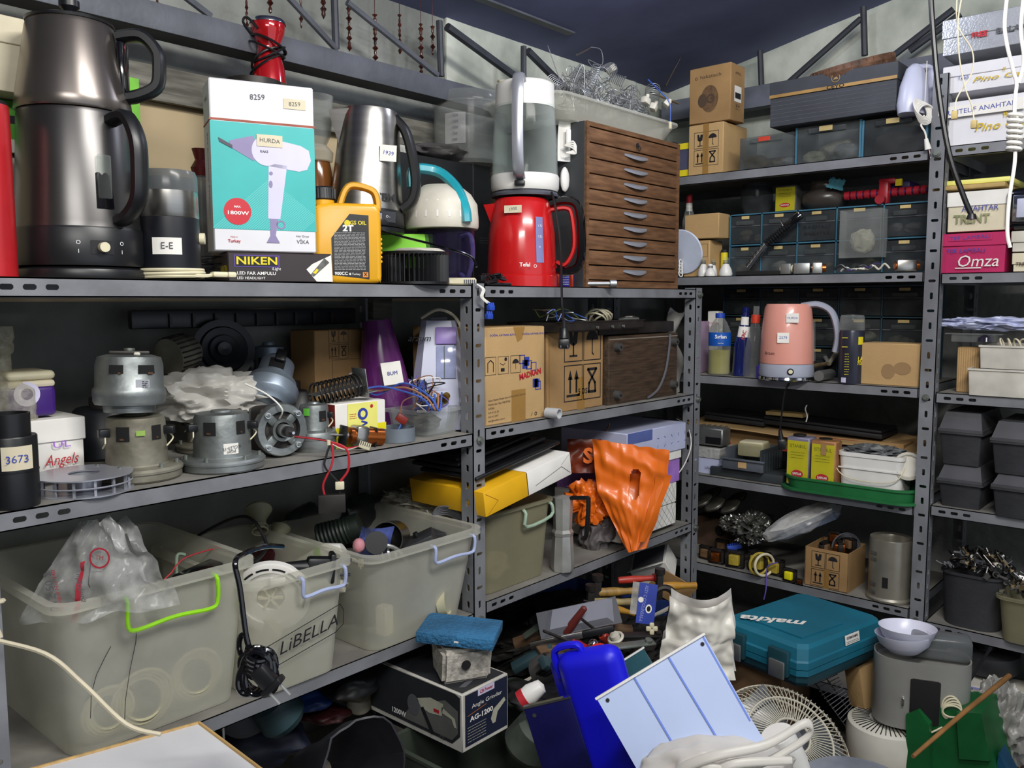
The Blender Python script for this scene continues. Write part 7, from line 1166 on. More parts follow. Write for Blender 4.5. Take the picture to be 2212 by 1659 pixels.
mb = MB(); [mb.box((0, 0, 0), (.05, .014, .016), lblue, .002)]; [mb.cyl((-.02+.008*i, 0, .008), .003, .006, lblue, n=10) for i in range(6)]; [mb.tube([(-.015+.01*i, 0, -.008), (-.02+.012*i, -.006, -.03)], .0014, yellow) for i in range(3)]; put(S(mb, 'terminal_block', 'blue terminal strip with yellow wires on the transformers', 'terminal block', A(1586, 1182, 'R', .05)), ori(-12))
mb = MB(); [mb.torus((0, -.0, 0), .036-.0*j, .0045, wy, 28, 8, rot=(90, 0, 60+8*j)) for j in range(1)]; mb.torus((.018, 0, 0), .036, .0045, ivory, 28, 8, rot=(90, 0, 60)); S(mb, 'coil_ring', 'pair of large taped coil rings around the middle transformer', 'coil', B(1640, Z+.04, 'R', .0), -pi/2)
foil = mk('crumpled_foil', '#b4b4ae', .22, .9, .3, 30, .4, 60); mb = MB(); mb.blob((0, 0, 0), (.065, .04, .04), foil, .5, 3.5, 3, 5, True); S(mb, 'foil_packet', 'crumpled silver foil packet on the transformers', 'foil', A(1625, 1140, 'R', .08), ang=30)
mb = MB(); mb.blob((0, 0, 0), (.03, .03, .022), foil, .5, 4, 8, 4, True); S(mb, 'foil_scrap', 'small foil scrap left of the big foil packet', 'foil', A(1580, 1130, 'R', .09), ang=30)
p = A(1735, 1125, 'R', .06); c = T('clothes_iron', 'blue-grey iron wrapped in a clear bag, lying on the transformers', 'iron', p); put(c, ori(-24, 0, 10)); s = mpp(p); mb = MB(); bi = mk('iron_blue_grey', '#5c6679', .4); mb.prismz([(-78*s, 0), (-50*s, -.03), (60*s, -.04), (78*s, -.02), (78*s, .03), (60*s, .04), (-50*s, .03)], -.022, .012, bi, .9); mb.prismz([(-76*s, 0), (-48*s, -.028), (60*s, -.038), (74*s, 0), (60*s, .038), (-48*s, .028)], .012, .018, white, .96); mb.build('iron_body', c)
mb = MB(); mb.blob((0, 0, 0), (92*s, .045, .036), bagc, .22, 3, 5, 4); mb.build('clear_bag', c)
g = bx('R', 1606, 1685, 1083, Z+.115, .17, .06); carton('relay_box', 'dark boxy transformer with a yellow label above the foil', 'transformer', (g[0], g[1], .05, .05, .04), dkmetal, lambda m, w, d, h: (m.dec(-w*.4, h*.1, w*.4, h*.6, E0, wy), scrib(m, -w*.3, h*.2, w*.3, h*.5, 3, E0*2, ink)))
loc, rz, w, d, h = bx('R', 1738, 1830, 1188, Z, .015, .15); c = T('cardboard_box', 'small worn open carton with handling symbols, full of little transformers', 'box', loc, rz+.0); mb = MB()
for q in (((0, .001, h/2), (w, .002, h)), ((0, d-.001, h/2), (w, .002, h)), ((-w/2, d/2, h/2), (.002, d, h)), ((w/2, d/2, h/2), (.002, d, h)), ((0, d/2, .001), (w, d, .002))): mb.box(*q, card)
frag(mb, -w*.02, h*.48, w*.34, m=ink); mb.dec(-.006, 0, .010, h*.5, E0*1.5, tape); mb.build('box_body', c)
for i, (a, b) in enumerate(((-.2, .3), (.15, .35), (.3, .6), (-.1, .7))): trafo(('left front', 'right front', 'right rear', 'left rear')[i]+' little transformer in the small worn carton', 0, 0, .045, copper if i % 2 else wb_, loc+V((d*b, -w*a, h-.03+.008*i)), .5*i)
mb = MB(); [mb.torus((0, 0, 0), .034+.004*j, .0022, inkg, 26, 6, rot=(90, 0, 15*j), a0=0, a1=180) for j in range(4)]; S(mb, 'cable_hank', 'grey cable hank standing out of the small worn carton', 'cable', loc+V((d*.6, -w*.2, h-.006)), -pi/2)
p, r, h = rd('R', 1877, 1965, 1160, Z, .06); c = T('steel_drum', 'open shiny steel cylinder with an inner rim beside the small worn carton', 'drum', p, facec(p)); dst = mk('dusty_steel', '#a5a092', .34, .55, .2, 6); mb = MB(); mb.lathe([(0, .002), (r*1.06, .002), (r*1.08, .008), (r*1.0, .014), (r, h-.004), (r*.98, h), (r*.80, h-.004), (r*.76, h-.012), (r*.76, h*.3), (0, h*.3)], dst, 48); curvedec(mb, r, -20, -5, h*.25, h*.42, hole, .001); [curvedec(mb, r, -62, -38, h*q, h*(q+.05), alu, .002, 4) for q in (.12, .25, .65, .75)]; mb.build('body', c)
mb = MB(); q = [A(x, y, 'R', t) for x, y, t in ((1680, 1215, .0), (1658, 1225, -.008), (1655, 1270, -.01), (1650, 1295, -.008))]; mb.tube([v-q[0] for v in q], .0022, MATS['violet_wire'], 6, k=6); S(mb, 'cable', 'thin violet cable hanging over the edge below the yellow transformer', 'cable', q[0])
Z = T1
def fbox(x0, x1, yt, z, t, d, m, label, art=None, ml=None, lidh=.03): g = bx('R', x0, x1, yt, z, t, d); shoebox(label, g, m, lidh, ml, art=lambda a, w, d, h: art(a, w, d, h) if art else None); return ztop(B(x0, z, 'R', t), yt)+.001
gmk = mk('blue_marker', '#35409a', .6, n=0); goldy = mk('bright_gold_print', '#d6b61a', .4); lgw = mk('grey_white_card', '#cfcfd6', .6, n=.03); silv = mk('silver_card', '#b9bcc2', .25, .4, .08, bump=.1, bs=200)
def pino(hand): return lambda m, w, d, h: (m.text('Pino Cano', h*.24, w*.02, h*.36, E0*6, goldy, shear=.3, wid=w*.52, bold=.6), m.text('ff', h*.2, w*.02, h*.58, E0*6, goldy), m.text(hand, h*.2, -w*.32, h*.5, E0*6, gmk) if hand else None)
z = fbox(2040, 2300, 205, Z, .02, .24, lgw, 'lowest of the light grey shoe boxes with gold script on the top far right shelf', pino(''))
z1 = z; z = fbox(2036, 2300, 125, z, .015, .24, lgw, 'upper light grey shoe box with gold script and blue handwriting', pino('Tekli'))
g = bx('R', 2036, 2300, 125, Z, .012, .01)
mb = MB(); mb.text('MUHTELiF ANAHTAR', .020, 0, 0, 0, gmk, wid=.16, rot=-3); o = B(2130, 1.9, 'R', .006)
c_ = T('handwritten_strip', 'white strip with blue handwriting between the two gold-script shoe boxes', 'label strip', V((RX+.0095, o.y, ztop(B(2130, Z, 'R', .01), 232))), -pi/2); mb2 = MB(); mb2.box((-.02, .0005, 0), (.22, .001, .03), paper); mb2.X = Matrix.Identity(4); mb2.text('MUHTELiF ANAHTAR', .018, -.02, .0, -.0006, gmk, wid=.18, rot=-2); mb2.build('strip', c_)
z = fbox(2034, 2300, 20, z, .0, .24, silv, 'silver shoe box with red and black lettering at the top right corner', lambda m, w, d, h: (m.text('FREE', h*.2, -w*.18, h*.42, E0*6, inkr, bold=2), m.text('BALANCE', h*.2, w*.14, h*.42, E0*6, inkg, bold=2, wid=w*.36)), silv, .05)
Z = T2
pkc = mk('magenta_card', '#b8205c', .5, n=.05)
z = fbox(2030, 2171, 503, Z, .015, .24, pkc, 'magenta shoe box with white script and dark handwriting', lambda m, w, d, h: (m.text('Omza', h*.42, w*.08, h*.28, E0*6, paper, shear=.2, wid=w*.62), m.line([(-w*.25, h*.12), (w*.14, h*.12)], .003, E0*6, paper), m.text('TEK LAMBALI', h*.15, -w*.1, h*.56, E0*6, gmk, wid=w*.6)), None, .035)
mb = MB(); mb.text('TEF LAMBALI', .014, 0, 0, -.0007, gmk, wid=.10, rot=-2); mb.box((0, .0002, 0), (.11, .0004, .016), pkc); S(mb, 'lid_writing', 'dark blue handwriting on the magenta lid', 'writing', B(2095, z-.018, 'R', .0115), -pi/2)
z = fbox(2044, 2176, 412, z, .02, .24, cream, 'cream shoe box with pale green lettering on the magenta one', lambda m, w, d, h: (m.text('TRENT', h*.3, -w*.08, h*.30, E0*6, mk('sage_print', '#93966a', .6), bold=1.5, wid=w*.6), m.text('ANAHTAR', h*.2, w*.05, h*.56, E0*6, gmk, wid=w*.6)), paper, .04)
mb = MB(); mb.box((-.1, .10, .006), (.19, .2, .012), MATS['pale_straw_card'], .003); mb.box((-.095, .11, .02), (.20, .2, .014), MATS['pale_yellow'], .004); S(mb, 'yellow_slabs', 'pair of flat yellowed plastic lids on the cream shoe box', 'lid', B(2176, z, 'R', .02), -pi/2)
z = fbox(2186, 2300, 545, Z, .0, .2, cream, 'cream box with brown lettering cut off by the right edge', lambda m, w, d, h: m.text('TREN', h*.25, -w*.3, h*.4, E0*6, brownink, bold=1)); z = fbox(2184, 2300, 497, z, .0, .2, offwhite, 'white box on the cream one at the right edge')
mb = MB(); mb.box((-.06, .06, .055), (.14, .12, .11), blackg, .02, 4); mb.box((-.075, -.002, .055), (.07, .006, .07), chrome, .02, 3); mb.box((-.075, -.005, .055), (.05, .006, .05), lw, .012); S(mb, 'door_phone', 'glossy black rounded device with a silver window, above the white box at the right edge', 'device', B(2290, z, 'R', .0), -pi/2)
Z = T3
wt = mk('grimy_white_plastic', '#cfcbc0', .5, n=.12)
for a, b, y, z_, t, lb in ((2088, 2300, 800, Z, -.01, 'lower white plastic trough on the far right shelf'), (2113, 2300, 748, None, .0, 'upper white plastic trough on the far right shelf, with cords in it')):
    z_ = z_ or zl_; g = bx('R', a, b, y, z_, t, .2); loc, rz, w, d, h = g; c = T('plastic_trough', lb, 'trough', loc+V((d/2, 0, 0)), rz); tub(w, d, h, wt, r=.006, bot=.97, rim=.003, rimdrop=.005, n=2).build('trough_body', c); zl_ = z_+h+.001
carton('cardboard_piece', 'brown corrugated cardboard piece behind the white troughs', 'cardboard', bx('R', 2064, 2112, 750, Z, .05, .06), card2, lambda m, w, d, h: [m.line([(w*(-.4+.1*i), 0), (w*(-.4+.1*i), h)], .0012, E0, card) for i in range(9)])
mb = MB(); mb.blob((0, .03, 0), (.12, .035, .016), mk('blue_white_bag', '#c3c9e8', .25, coat=.4), .35, 2.5, 3, 5, True); S(mb, 'plastic_bag', 'shiny white plastic bag lying over the troughs', 'bag', A(2150, 700, 'R', .03), -pi/2)
c = T('clear_dish', 'clear plastic lid sticking out under the white bag', 'lid', A(2100, 722, 'R', .02), -pi/2); mb = MB(); mb.box((0, .05, 0), (.14, .1, .003), plas, .001); mb.box((0, .05, -.012), (.11, .09, .022), plas, .004); mb.build('lid_body', c)
for i, (x, lb) in enumerate(((2130, 'dark glossy dome in the upper white trough'),)): mb = MB(); mb.lathe([(.024, 0), (.022, .012), (.012, .02), (0, .022)], mk('dark_violet_gloss', '#2b2636', .15), 24); S(mb, 'mouse', lb, 'dome', A(x, 738, 'R', .04))
mb = MB(); [mb.torus((0, -.0-.018*j, 0), .014, .0024, cream, 20, 6, rot=(70, 0, 20*j)) for j in range(4)]; S(mb, 'cord_coil', 'cream cord loops in the upper white trough', 'cord', A(2165, 742, 'R', .04))
Z = T4
dbin = mk('dusty_black_bin', '#35363a', .65, n=.18, ns=8, bump=.1); dlid = mk('dusty_black_lid', '#46474b', .6, n=.2, ns=8)
def lbin(x0, x1, yt, yl, z, t, lb):
    g = bx('R', x0, x1, yt, z, t, .26); loc, rz, w, d, h = g; c = T('lidded_bin', lb, 'bin', loc+V((d/2, 0, 0)), rz); hb = h*(1-yl); mb = tub(w*.97, d*.97, hb, dbin, r=.008, bot=.88, rim=.006, rimdrop=.006, n=2); mb.build('bin_body', c)
    mb = MB(); pl = lambda k: [(-w/2*k, -d/2*(k)), (w/2*k, -d/2*k), (w/2*k, d/2*k), (-w/2*k, d/2*k)]; mb.prismz(pl(1.02), hb+.0005, hb+.008, dlid); mb.prismz(pl(.98), hb+.008, h, dlid, .82); mb.build('lid', c); return z+h+.001
za = lbin(2022, 2118, 1008, .38, Z, .0, 'lower left of the four dusty black lidded bins')
lbin(2024, 2118, 893, .36, za, .0, 'upper left of the four dusty black lidded bins')
zb_ = lbin(2138, 2250, 1030, .30, Z, -.03, 'lower right of the four dusty black lidded bins'); lbin(2136, 2250, 915, .36, zb_, -.03, 'upper right of the four dusty black lidded bins')
Z = T5
p0, p1 = B(2025, Z, 'R', .02), B(2150, Z, 'R', .0); w = (p1-p0).length; c = T('black_tub', 'black rounded tub heaped with metal scrap on the lowest far right shelf', 'tub', V((RX+.10, (p0.y+p1.y)/2-.005, Z+.001)), -pi/2); h = ztop(p0, 1228)-Z; tub(w*1.05, .19, h, dbin, r=.05, bot=.9, rim=.004).build('tub_body', c); hb = h
c2 = T('clear_tub', 'cloudy olive tub with metal scrap, cut off by the right edge', 'tub', B(2235, Z, 'R', .02)+V((.05, 0, .001)), -pi/2); tub(.17, .2, h*.8, MATS['olive_frosted_bin'], r=.03, bot=.88).build('tub_body', c2)
for i in range(120):
    k = i % 3 == 2; cx, cy = (c2.location.x, c2.location.y) if k else (c.location.x, c.location.y); a, b = rnd.uniform(-.09, .09), rnd.uniform(-.095, .095); q = rnd.random(); mm = rnd.choice([dkmetal, alu, steel, dkmetal, junkm[2], junkm[4], black]); s_ = rnd.uniform(.010, .02); mb = MB()
    nm, lb = ('metal_bracket', 'small bent metal bracket in the scrap heaped over the far right tubs') if q < .35 else (('metal_pin', 'thin metal pin in the scrap heaped over the far right tubs') if q < .65 else ('metal_clip', 'small ring-ended metal clip in the scrap over the far right tubs'))
    if q < .35: mb.box((0, 0, 0), (s_*1.8, s_, .002), mm); mb.box((s_*.9, 0, s_*.4), (.002, s_, s_*.8), mm); mb.cyl((-s_*.3, 0, 0), s_*.3, s_*.5, mm, n=10)
    elif q < .65: mb.cyl((0, 0, -s_), .0025, s_*2.2, mm, n=8); mb.cyl((0, 0, -s_), .006, .004, mm, n=10)
    else: mb.torus((0, 0, 0), s_*.5, s_*.16, mm, 14, 6); mb.box((s_, 0, 0), (s_*1.6, s_*.4, .003), mm)
    S(mb, nm, lb, 'scrap metal', (cx+b, cy+a*.9, Z+(hb*.8 if k else hb)+.002+rnd.uniform(0, .055)*(1-(a*a+b*b)/.018)), rnd.uniform(0, 6), nm.replace('_', ' ')+'s heaped over the far right tubs', rot=(rnd.uniform(-60, 60), rnd.uniform(-60, 60)))
def hang(pts, dp, r_, m, nm, lb, extra=None):
    q = [Fd(x, y, dp+e) for x, y, e in pts]; c = T(nm, lb, 'cable', q[0]); mb = MB(); mb.tube([v-q[0] for v in q], r_, m, 8, k=6); mb.build('cable_run', c)
    if extra: mb = MB(); extra(mb, [v-q[0] for v in q]); mb.build(extra.__name__, c)
def connector(m, q): m.X = Matrix.Translation(q[-1]); m.box((0, 0, -.004), (.010, .012, .018), lbl, .001)
def end_sleeve(m, q): m.X = Matrix.Translation(q[-1]); m.cyl((0, 0, -.008), .012, .012, black, r2=.008)
def knot(m, q):
    for j in range(7): m.torus(q[5]+V((0, 0, .035-.012*j)), .013, .0042, paper, 18, 8, rot=(8, 6, 0))
hang(((2008, -60, 0), (2015, 60, 0), (2028, 200, 0), (2050, 330, 0), (2080, 420, 0), (2099, 466, 0)), 2.0, .0062, black, 'hanging_cable', 'thick black cable hanging down in front of the right rack post', end_sleeve)
hang(((2070, -40, 0), (2068, 50, 0), (2100, 110, 0), (2098, 160, 0), (2068, 210, 0), (2062, 245, 0)), 1.98, .0016, cream, 'hanging_cable', 'thin cream wire ending in a small connector, left of the other thin one', connector)
hang(((2085, -40, 0), (2070, 40, 0), (2072, 120, 0), (2085, 190, 0), (2100, 230, 0), (2104, 265, 0)), 1.97, .0016, cream, 'hanging_cable', 'thin cream wire with a larger connector hanging before the gold-script shoe boxes', connector)
hang(((2180, -40, 0), (2170, 60, 0), (2188, 150, 0), (2196, 180, 0), (2192, 220, 0), (2192, 285, 0), (2192, 350, 0), (2180, 430, 0), (2176, 500, 0), (2182, 535, 0)), 1.9, .004, paper, 'hanging_cable', 'thick white cord with a wound knot hanging at far right', knot)
hang(((2215, -40, 0), (2205, 60, 0), (2212, 130, 0), (2200, 180, 0)), 1.9, .004, paper, 'hanging_cable', 'second white cord joining the knotted one near the right edge')
ZB = .672
c0, c1, c2 = G(430, 1562, ZB), G(60, 1665, ZB), G(600, 1690, ZB)
e1, e2 = (c1-c0).normalized(), (c2-c0).normalized(); c = T('side_table', 'white table top with a pale wooden edge at the bottom left corner', 'table', (c0.x, c0.y, 0)); z0 = ZB
mb = MB(); q = [V((0, 0)), V((e1.x, e1.y))*.42, V((e1.x+e2.x*1.0, e1.y+e2.y*1.0))*.42, V((e2.x, e2.y))*.42]; mb.prismz([tuple(p_) for p_ in q], z0-.010, z0, mk('white_laminate', '#d9d9dd', .4, n=.02)); mb.build('table_top', c)
mb = MB()
for i in range(4): a, b = q[i], q[(i+1) % 4]; mb.band([(a.x, a.y, z0-.005), (b.x, b.y, z0-.005)], .016, .007, pine, up=(0, 0, 1))
mb.build('wood_edge', c)
for i, p_ in enumerate(q): k = p_.lerp((q[0]+q[2])/2, .12); mb = MB(); mb.box((k.x, k.y, (z0-.012)/2), (.03, .03, z0-.012), pine); mb.build('leg', c)
c = T('storage_bin', 'large dark olive translucent bin under the angle grinder box', 'storage bin', (1.375, 1.225, .001)); tub(.42, .33, .446, clear('dark_olive_plastic', '#4a5248', .75, .3, .15, 5, .15), r=.03, bot=.9).build('bin_body', c)
gx, gy, gz = 1.232, 1.222, .449; dkb = mk('charcoal_card', '#2d2f33', .45, n=.12); nav = mk('navy_card', '#20263c', .45, n=.06); wl = mk('worn_white_card', '#c9c6bd', .8, n=.12)
c = T('angle_grinder_box', 'worn dark box printed with an angle grinder, jutting out below the frosted bins', 'box', (gx, gy, gz)); w, d, h = .145, .30, .128
mb = MB(); mb.box((w/2, d/2, h/2), (w, d, h), wl, .002, 1); mb.X = Mx((0, 0, h), (-90, 0, 0)); mb.dec(.006, .006, w-.006, d-.01, E0, dkb); mb.poly([(.03, E0*2, .02), (.13, E0*2, .05), (.12, E0*2, .06), (.02, E0*2, .03)], inkg)
mb.X = Mx((0, 0, 0), (0, 0, -90)); mb.poly([(-d, E0, .012), (-.03, E0, .012), (-.006, E0, .035), (-.006, E0, h-.008), (-.02, E0, h-.003), (-d, E0, h-.004)], dkb); mb.poly([(-.19, E0*2, .02), (-.03, E0*2, .02), (-.012, E0*2, .04), (-.012, E0*2, h*.7), (-.05, E0*2, h*.8), (-.15, E0*2, h*.5)], mk('print_haze_grey', '#6a6c68', .5, n=.2, ns=6))
gp = mk('print_cream', '#b9b8a6', .5, n=.1); y = E0*3
mb.poly([(-.14, y, h*.62), (-.095, y, h*.74), (-.055, y, h*.72), (-.06, y, h*.5), (-.10, y, h*.46), (-.125, y, h*.5)], gp); mb.poly([(-.06, y, h*.66), (-.02, y, h*.55), (-.015, y, h*.40), (-.022, y, h*.40), (-.03, y, h*.52), (-.06, y, h*.56)], gp); mb.disc(-.15, h*.48, .020, y, inkg, 20, .024); mb.line([(-.12, h*.48), (-.09, h*.14)], .011, y-.0003, ink); mb.dec(-.085, h*.52, -.068, h*.58, y-.0003, inkr); mb.text('1200W', .016, -.20, h*.22, y, inkw, bold=1.5); mb.text('CE', .012, -.06, h*.12, y, inkg)
mb.X = Matrix.Identity(4); mb.dec(.008, .010, w-.004, h-.004, E0, nav); mb.dec(w*.32, h*.86, w*.68, h*.98, E0*2, lil); mb.text('CB Power', h*.08, w*.5, h*.92, E0*3, inkr, bold=1, wid=w*.28); mb.text('Angle Grinder', h*.10, w*.52, h*.73, E0*2, paper, wid=w*.66); mb.line([(w*.1, h*.60), (w*.5, h*.66)], .0012, E0*2, mk('orange_line', '#c9772c', .5, n=0)); mb.text('AG-1200', h*.12, w*.40, h*.52, E0*2, paper, bold=1.5, wid=w*.5); scrib(mb, w*.1, h*.12, w*.5, h*.42, 6, E0*2, gp); mb.poly([(w*.6, E0*2, h*.35), (w*.66, E0*2, h*.5), (w*.9, E0*2, h*.62), (w*.93, E0*2, h*.55), (w*.75, E0*2, h*.42), (w*.7, E0*2, h*.25), (w*.64, E0*2, h*.25)], gp)
mb.build('box_body', c)
sp = V((gx+.075, gy+.075, gz+h+.001)); stn = mk('speckled_pumice', '#b9b4aa', .95, n=.3, ns=90, bump=.25, bs=160, col2='#98938a'); mb = MB(); bmv = [(-.062, -.045, 0), (.05, -.05, .0), (.062, .04, 0), (-.05, .05, 0), (-.058, -.05, .075), (.052, -.055, .075), (.066, .05, .08), (-.055, .055, .08)]
bm = bmesh.new(); vv = [bm.verts.new(q_) for q_ in bmv]; [bm.faces.new([vv[i] for i in f]) for f in ((3, 2, 1, 0), (4, 5, 6, 7), (0, 1, 5, 4), (1, 2, 6, 5), (2, 3, 7, 6), (3, 0, 4, 7))]; bmesh.ops.bevel(bm, geom=list(bm.edges), offset=.008, segments=2, affect='EDGES'); bmesh.ops.subdivide_edges(bm, edges=list(bm.edges), cuts=3, use_grid_fill=True)
for v in bm.verts: v.co += V((1, 1, .6 if v.co.z > .01 else 0))*.003*noise.noise(v.co*25)
bm.verts.index_update(); mb.add([v.co.copy() for v in bm.verts], [[v.index for v in f.verts] for f in bm.faces], stn); bm.free(); mb.disc(-.012, .045, .011, -.060, hole, 14); S(mb, 'pumice_block', 'grey speckled stone block with a dark hole, on the angle grinder box', 'stone', sp, radians(-25))
mb = MB(); bm_ = mk('sponge_blue', '#2f6d98', .9, n=.2, ns=12, bump=.6, bs=120); mb.box((0, 0, .0125), (.17, .12, .025), bm_, .003); mb.dec(-.0, .01, .01, .014, -.0605, paper); S(mb, 'blue_sponge', 'rectangular blue foam slab lying on the stone block', 'sponge', sp+V((-.005, .0, .086)), radians(-58), rot=(0, 3))
def F_(mb, nm, lb, ct, px, py, dp, E=(0, 0, 0), grp=None, ang=38): o = S(mb, nm, lb, ct, Fd(px, py, dp), group=grp, ang=ang); o.rotation_euler = ori(*E); return o
mb = MB(); mb.lathe([(0, 0), (.03, 0), (.034, .03), (.025, .06), (.018, .1), (0, .1)], mk('worn_grey_rubber', '#4b4a48', .6, n=.2), 24); [mb.torus((.0, 0, .05), .035+.004*j, .0035, black, 26, 6, rot=(10*j, 80, 0)) for j in range(3)]; F_(mb, 'power_tool', 'worn grey motor tool with its cable wound around it, right of the stone block', 'tool', 1160, 1450, 1.98, (60, 0, 30))
mb = MB(); mb.blob((0, 0, 0), (.09, .06, .03), mk('dark_tool_lump', '#232324', .6), .4, 2, 3, 4); F_(mb, 'tool_bag', 'dark lump of tools behind the worn motor tool', 'tools', 1170, 1500, 2.05)
mb = MB(); mb.lathe([(0, 0), (.018, .004), (.02, .02), (.014, .045), (0, .05)], white, 24); mb.lathe([(.019, -.006), (.02, .008)], inkr, 24); F_(mb, 'spray_nozzle', 'white plastic cap with a red rim beside the angle grinder box', 'cap', 1130, 1510, 1.7, (55, 0, 0))
mb = MB(); n_ = 28
def boot(u, v): a = 2*pi*u; R_ = .075*(1-.55*v)*(1+.16*noise.noise(V((cos(a)*2, sin(a)*2+v*2, 1)))); return V((.08-.24*v+.02*cos(a), R_*cos(a), R_*sin(a)*1.2-.05*v))
mb.sheet(boot, n_, 18, mk('charcoal_rubber', '#34343a', .45, n=.2, ns=4, bump=.2, bs=20), th=.004); F_(mb, 'rubber_boot', 'large charcoal moulded rubber shell with an open end below the bins', 'boot', 745, 1640, 1.72, (-12, -48, 0))
mb = MB(); mb.lathe([(0, .05), (.06, .045), (.10, .02), (.115, -.02), (.118, -.08), (0, -.08)], mk('cream_enamel', '#c9c0a0', .25, n=.05), 36); F_(mb, 'cream_dome', 'cream domed appliance cover behind the charcoal rubber shell', 'cover', 860, 1665, 2.02, (15, 0, 10))
c = T('clear_bin', 'clear bin with a grey latch at the bottom, left of the dark olive bin', 'bin', (1.02, 1.25, .272-.001)); c.location.z = .001; tub(.24, .22, .36, plas, r=.02).build('bin_body', c); mb = MB(); mb.box((.1, -.118, .33), (.04, .012, .11), alu, .006, 3); mb.cyl((.1, -.126, .365), .011, .004, hole, rot=(90, 0, 0)); mb.build('latch', c, label='grey latch with a round hole')
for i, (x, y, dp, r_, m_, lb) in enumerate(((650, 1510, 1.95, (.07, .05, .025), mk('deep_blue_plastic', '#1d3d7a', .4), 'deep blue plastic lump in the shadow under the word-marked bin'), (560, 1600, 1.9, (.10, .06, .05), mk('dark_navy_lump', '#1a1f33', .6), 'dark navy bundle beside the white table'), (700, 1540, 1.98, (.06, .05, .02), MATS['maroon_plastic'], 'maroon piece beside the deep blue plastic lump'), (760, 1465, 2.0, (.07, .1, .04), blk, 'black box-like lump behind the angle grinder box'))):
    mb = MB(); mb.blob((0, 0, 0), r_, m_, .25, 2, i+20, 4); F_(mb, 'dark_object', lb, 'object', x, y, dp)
a = G(480, 1530, .62); mb = MB(); mb.tube([(0, 0, .02), (.002, 0, -.1), (.01, 0, -.25), (.0, 0, -.5)], .0022, paper, 6, k=5); S(mb, 'cable', 'thin white cable hanging behind the white table top', 'cable', a)
x0, x1 = 1.62, 2.44; c = T('tool_crate', 'wide dull blue crate of old tools on the bottom shelf of the middle rack', 'crate', ((x0+x1)/2, 1.625, .252)); tub(x1-x0, .42, .148, mk('dull_blue_plastic', '#2d4384', .5, n=.12), r=.015, bot=.96, rim=.004, rimdrop=.008, n=3).build('crate_body', c); mb = MB(); mb.box((0, -.212, .150), (x1-x0, .012, .006), offwhite); mb.build('white_rim', c)
mb = MB(); mb.blob((0, 0, 0), (.34, .20, .06), mk('tool_jumble', '#2b2927', .6, .2, .4, 30, .4, 40), .35, 4, 8, 5, True); S(mb, 'tool_jumble', 'dark jumble of small old tools filling the blue crate', 'tools', ((x0+x1)/2, 1.625, .36))
c = T('tool_crate', 'deep dull blue crate with a white front rim behind the vivid blue case', 'crate', (2.0, 1.27, .001), -.08); tub(.52, .22, .43, MATS['dull_blue_plastic'], r=.012, bot=.96, rim=.003, rimdrop=.008, n=3).build('crate_body', c); mb = MB(); mb.box((0, -.113, .431), (.52, .01, .006), offwhite); mb.build('white_rim', c)
mb = MB(); mb.blob((0, 0, 0), (.23, .09, .05), MATS['tool_jumble'], .4, 4, 3, 5, True); S(mb, 'tool_jumble', 'dark oily tools heaped in the deep dull blue crate', 'tools', (2.0, 1.27, .41))
hw = [mk('ochre_wood', '#a3803f', .5, n=.2, ns=10, stretch=(1, 1, 6)), mk('pale_handle_wood', '#ab9a68', .6, n=.2), mk('brown_handle_wood', '#6a5138', .6, n=.25), mk('amber_handle', '#b8862e', .35)]
def tool(lb, nm, x0, y0, x1, y1, dp, r_, m_, head=None):
    a, b = Fd(x0, y0, dp), Fd(x1, y1, dp+.02); L_ = (b-a).length; c = T(nm, lb, 'tool', a); c.rotation_euler = (b-a).to_track_quat('Z', 'Y').to_euler(); mb = MB(); mb.lathe([(0, 0), (r_*.8, 0), (r_, L_*.05), (r_*1.05, L_*.4), (r_*.75, L_*.7), (r_*.85, L_*.97), (0, L_)], m_, 18); mb.build('handle', c)
    if head: mb = MB(); head(mb, L_, r_); mb.build('head', c)
ham = lambda m, L_, r_: (m.box((0, 0, 0), (r_*1.7, .075, r_*1.7), dkmetal, .004), m.cyl((0, .05, 0), r_*1.3, .015, dkmetal, rot=(90, 0, 0)))
bl_ = lambda m, L_, r_: m.cyl((0, 0, -.08), r_*.3, .085, dkmetal)
tool('hammer with an ochre handle, uppermost under the plastic pouch', 'hammer', 1290, 1280, 1378, 1276, 2.35, .012, hw[0], ham); tool('hammer with a pale handle below the ochre one', 'hammer', 1275, 1302, 1368, 1300, 2.32, .012, hw[1], ham); tool('wooden handled file just below the two hammers', 'file', 1318, 1312, 1372, 1326, 2.3, .009, hw[3], bl_)
tool('stubby brown wooden handle lying nearest the front of the blue crate', 'mallet', 1302, 1352, 1364, 1362, 2.22, .017, hw[2], lambda m, L_, r_: m.box((0, 0, L_*.35), (r_*1.2, r_*3.4, r_*1.4), hw[2], .006)); tool('long amber handle sticking out to the right over the plastic bag', 'hammer', 1424, 1266, 1506, 1264, 2.4, .011, hw[3], ham)
tool('red handled pliers behind the hammers', 'pliers', 1335, 1254, 1418, 1248, 2.4, .010, mk('orange_red_handle', '#b8382a', .4), lambda m, L_, r_: m.box((0, 0, L_), (.03, .02, .02), redp, .005)); tool('red handled screwdriver at the left of the crate', 'screwdriver', 1232, 1386, 1272, 1402, 2.1, .012, redp, bl_); tool('second red handled screwdriver right of the steel file', 'screwdriver', 1300, 1372, 1325, 1392, 2.15, .012, MATS['orange_red_handle'], bl_)
mb = MB(); mb.torus((0, 0, 0), .028, .009, dkmetal, 20, 8, rot=(90, 0, 0), a0=-30, a1=210); mb.box((.026, 0, -.045), (.02, .014, .07), dkmetal, .004); F_(mb, 'pipe_wrench', 'rusty hook-shaped wrench head right of the blue label', 'wrench', 1435, 1292, 2.3, (10, 0, 0))
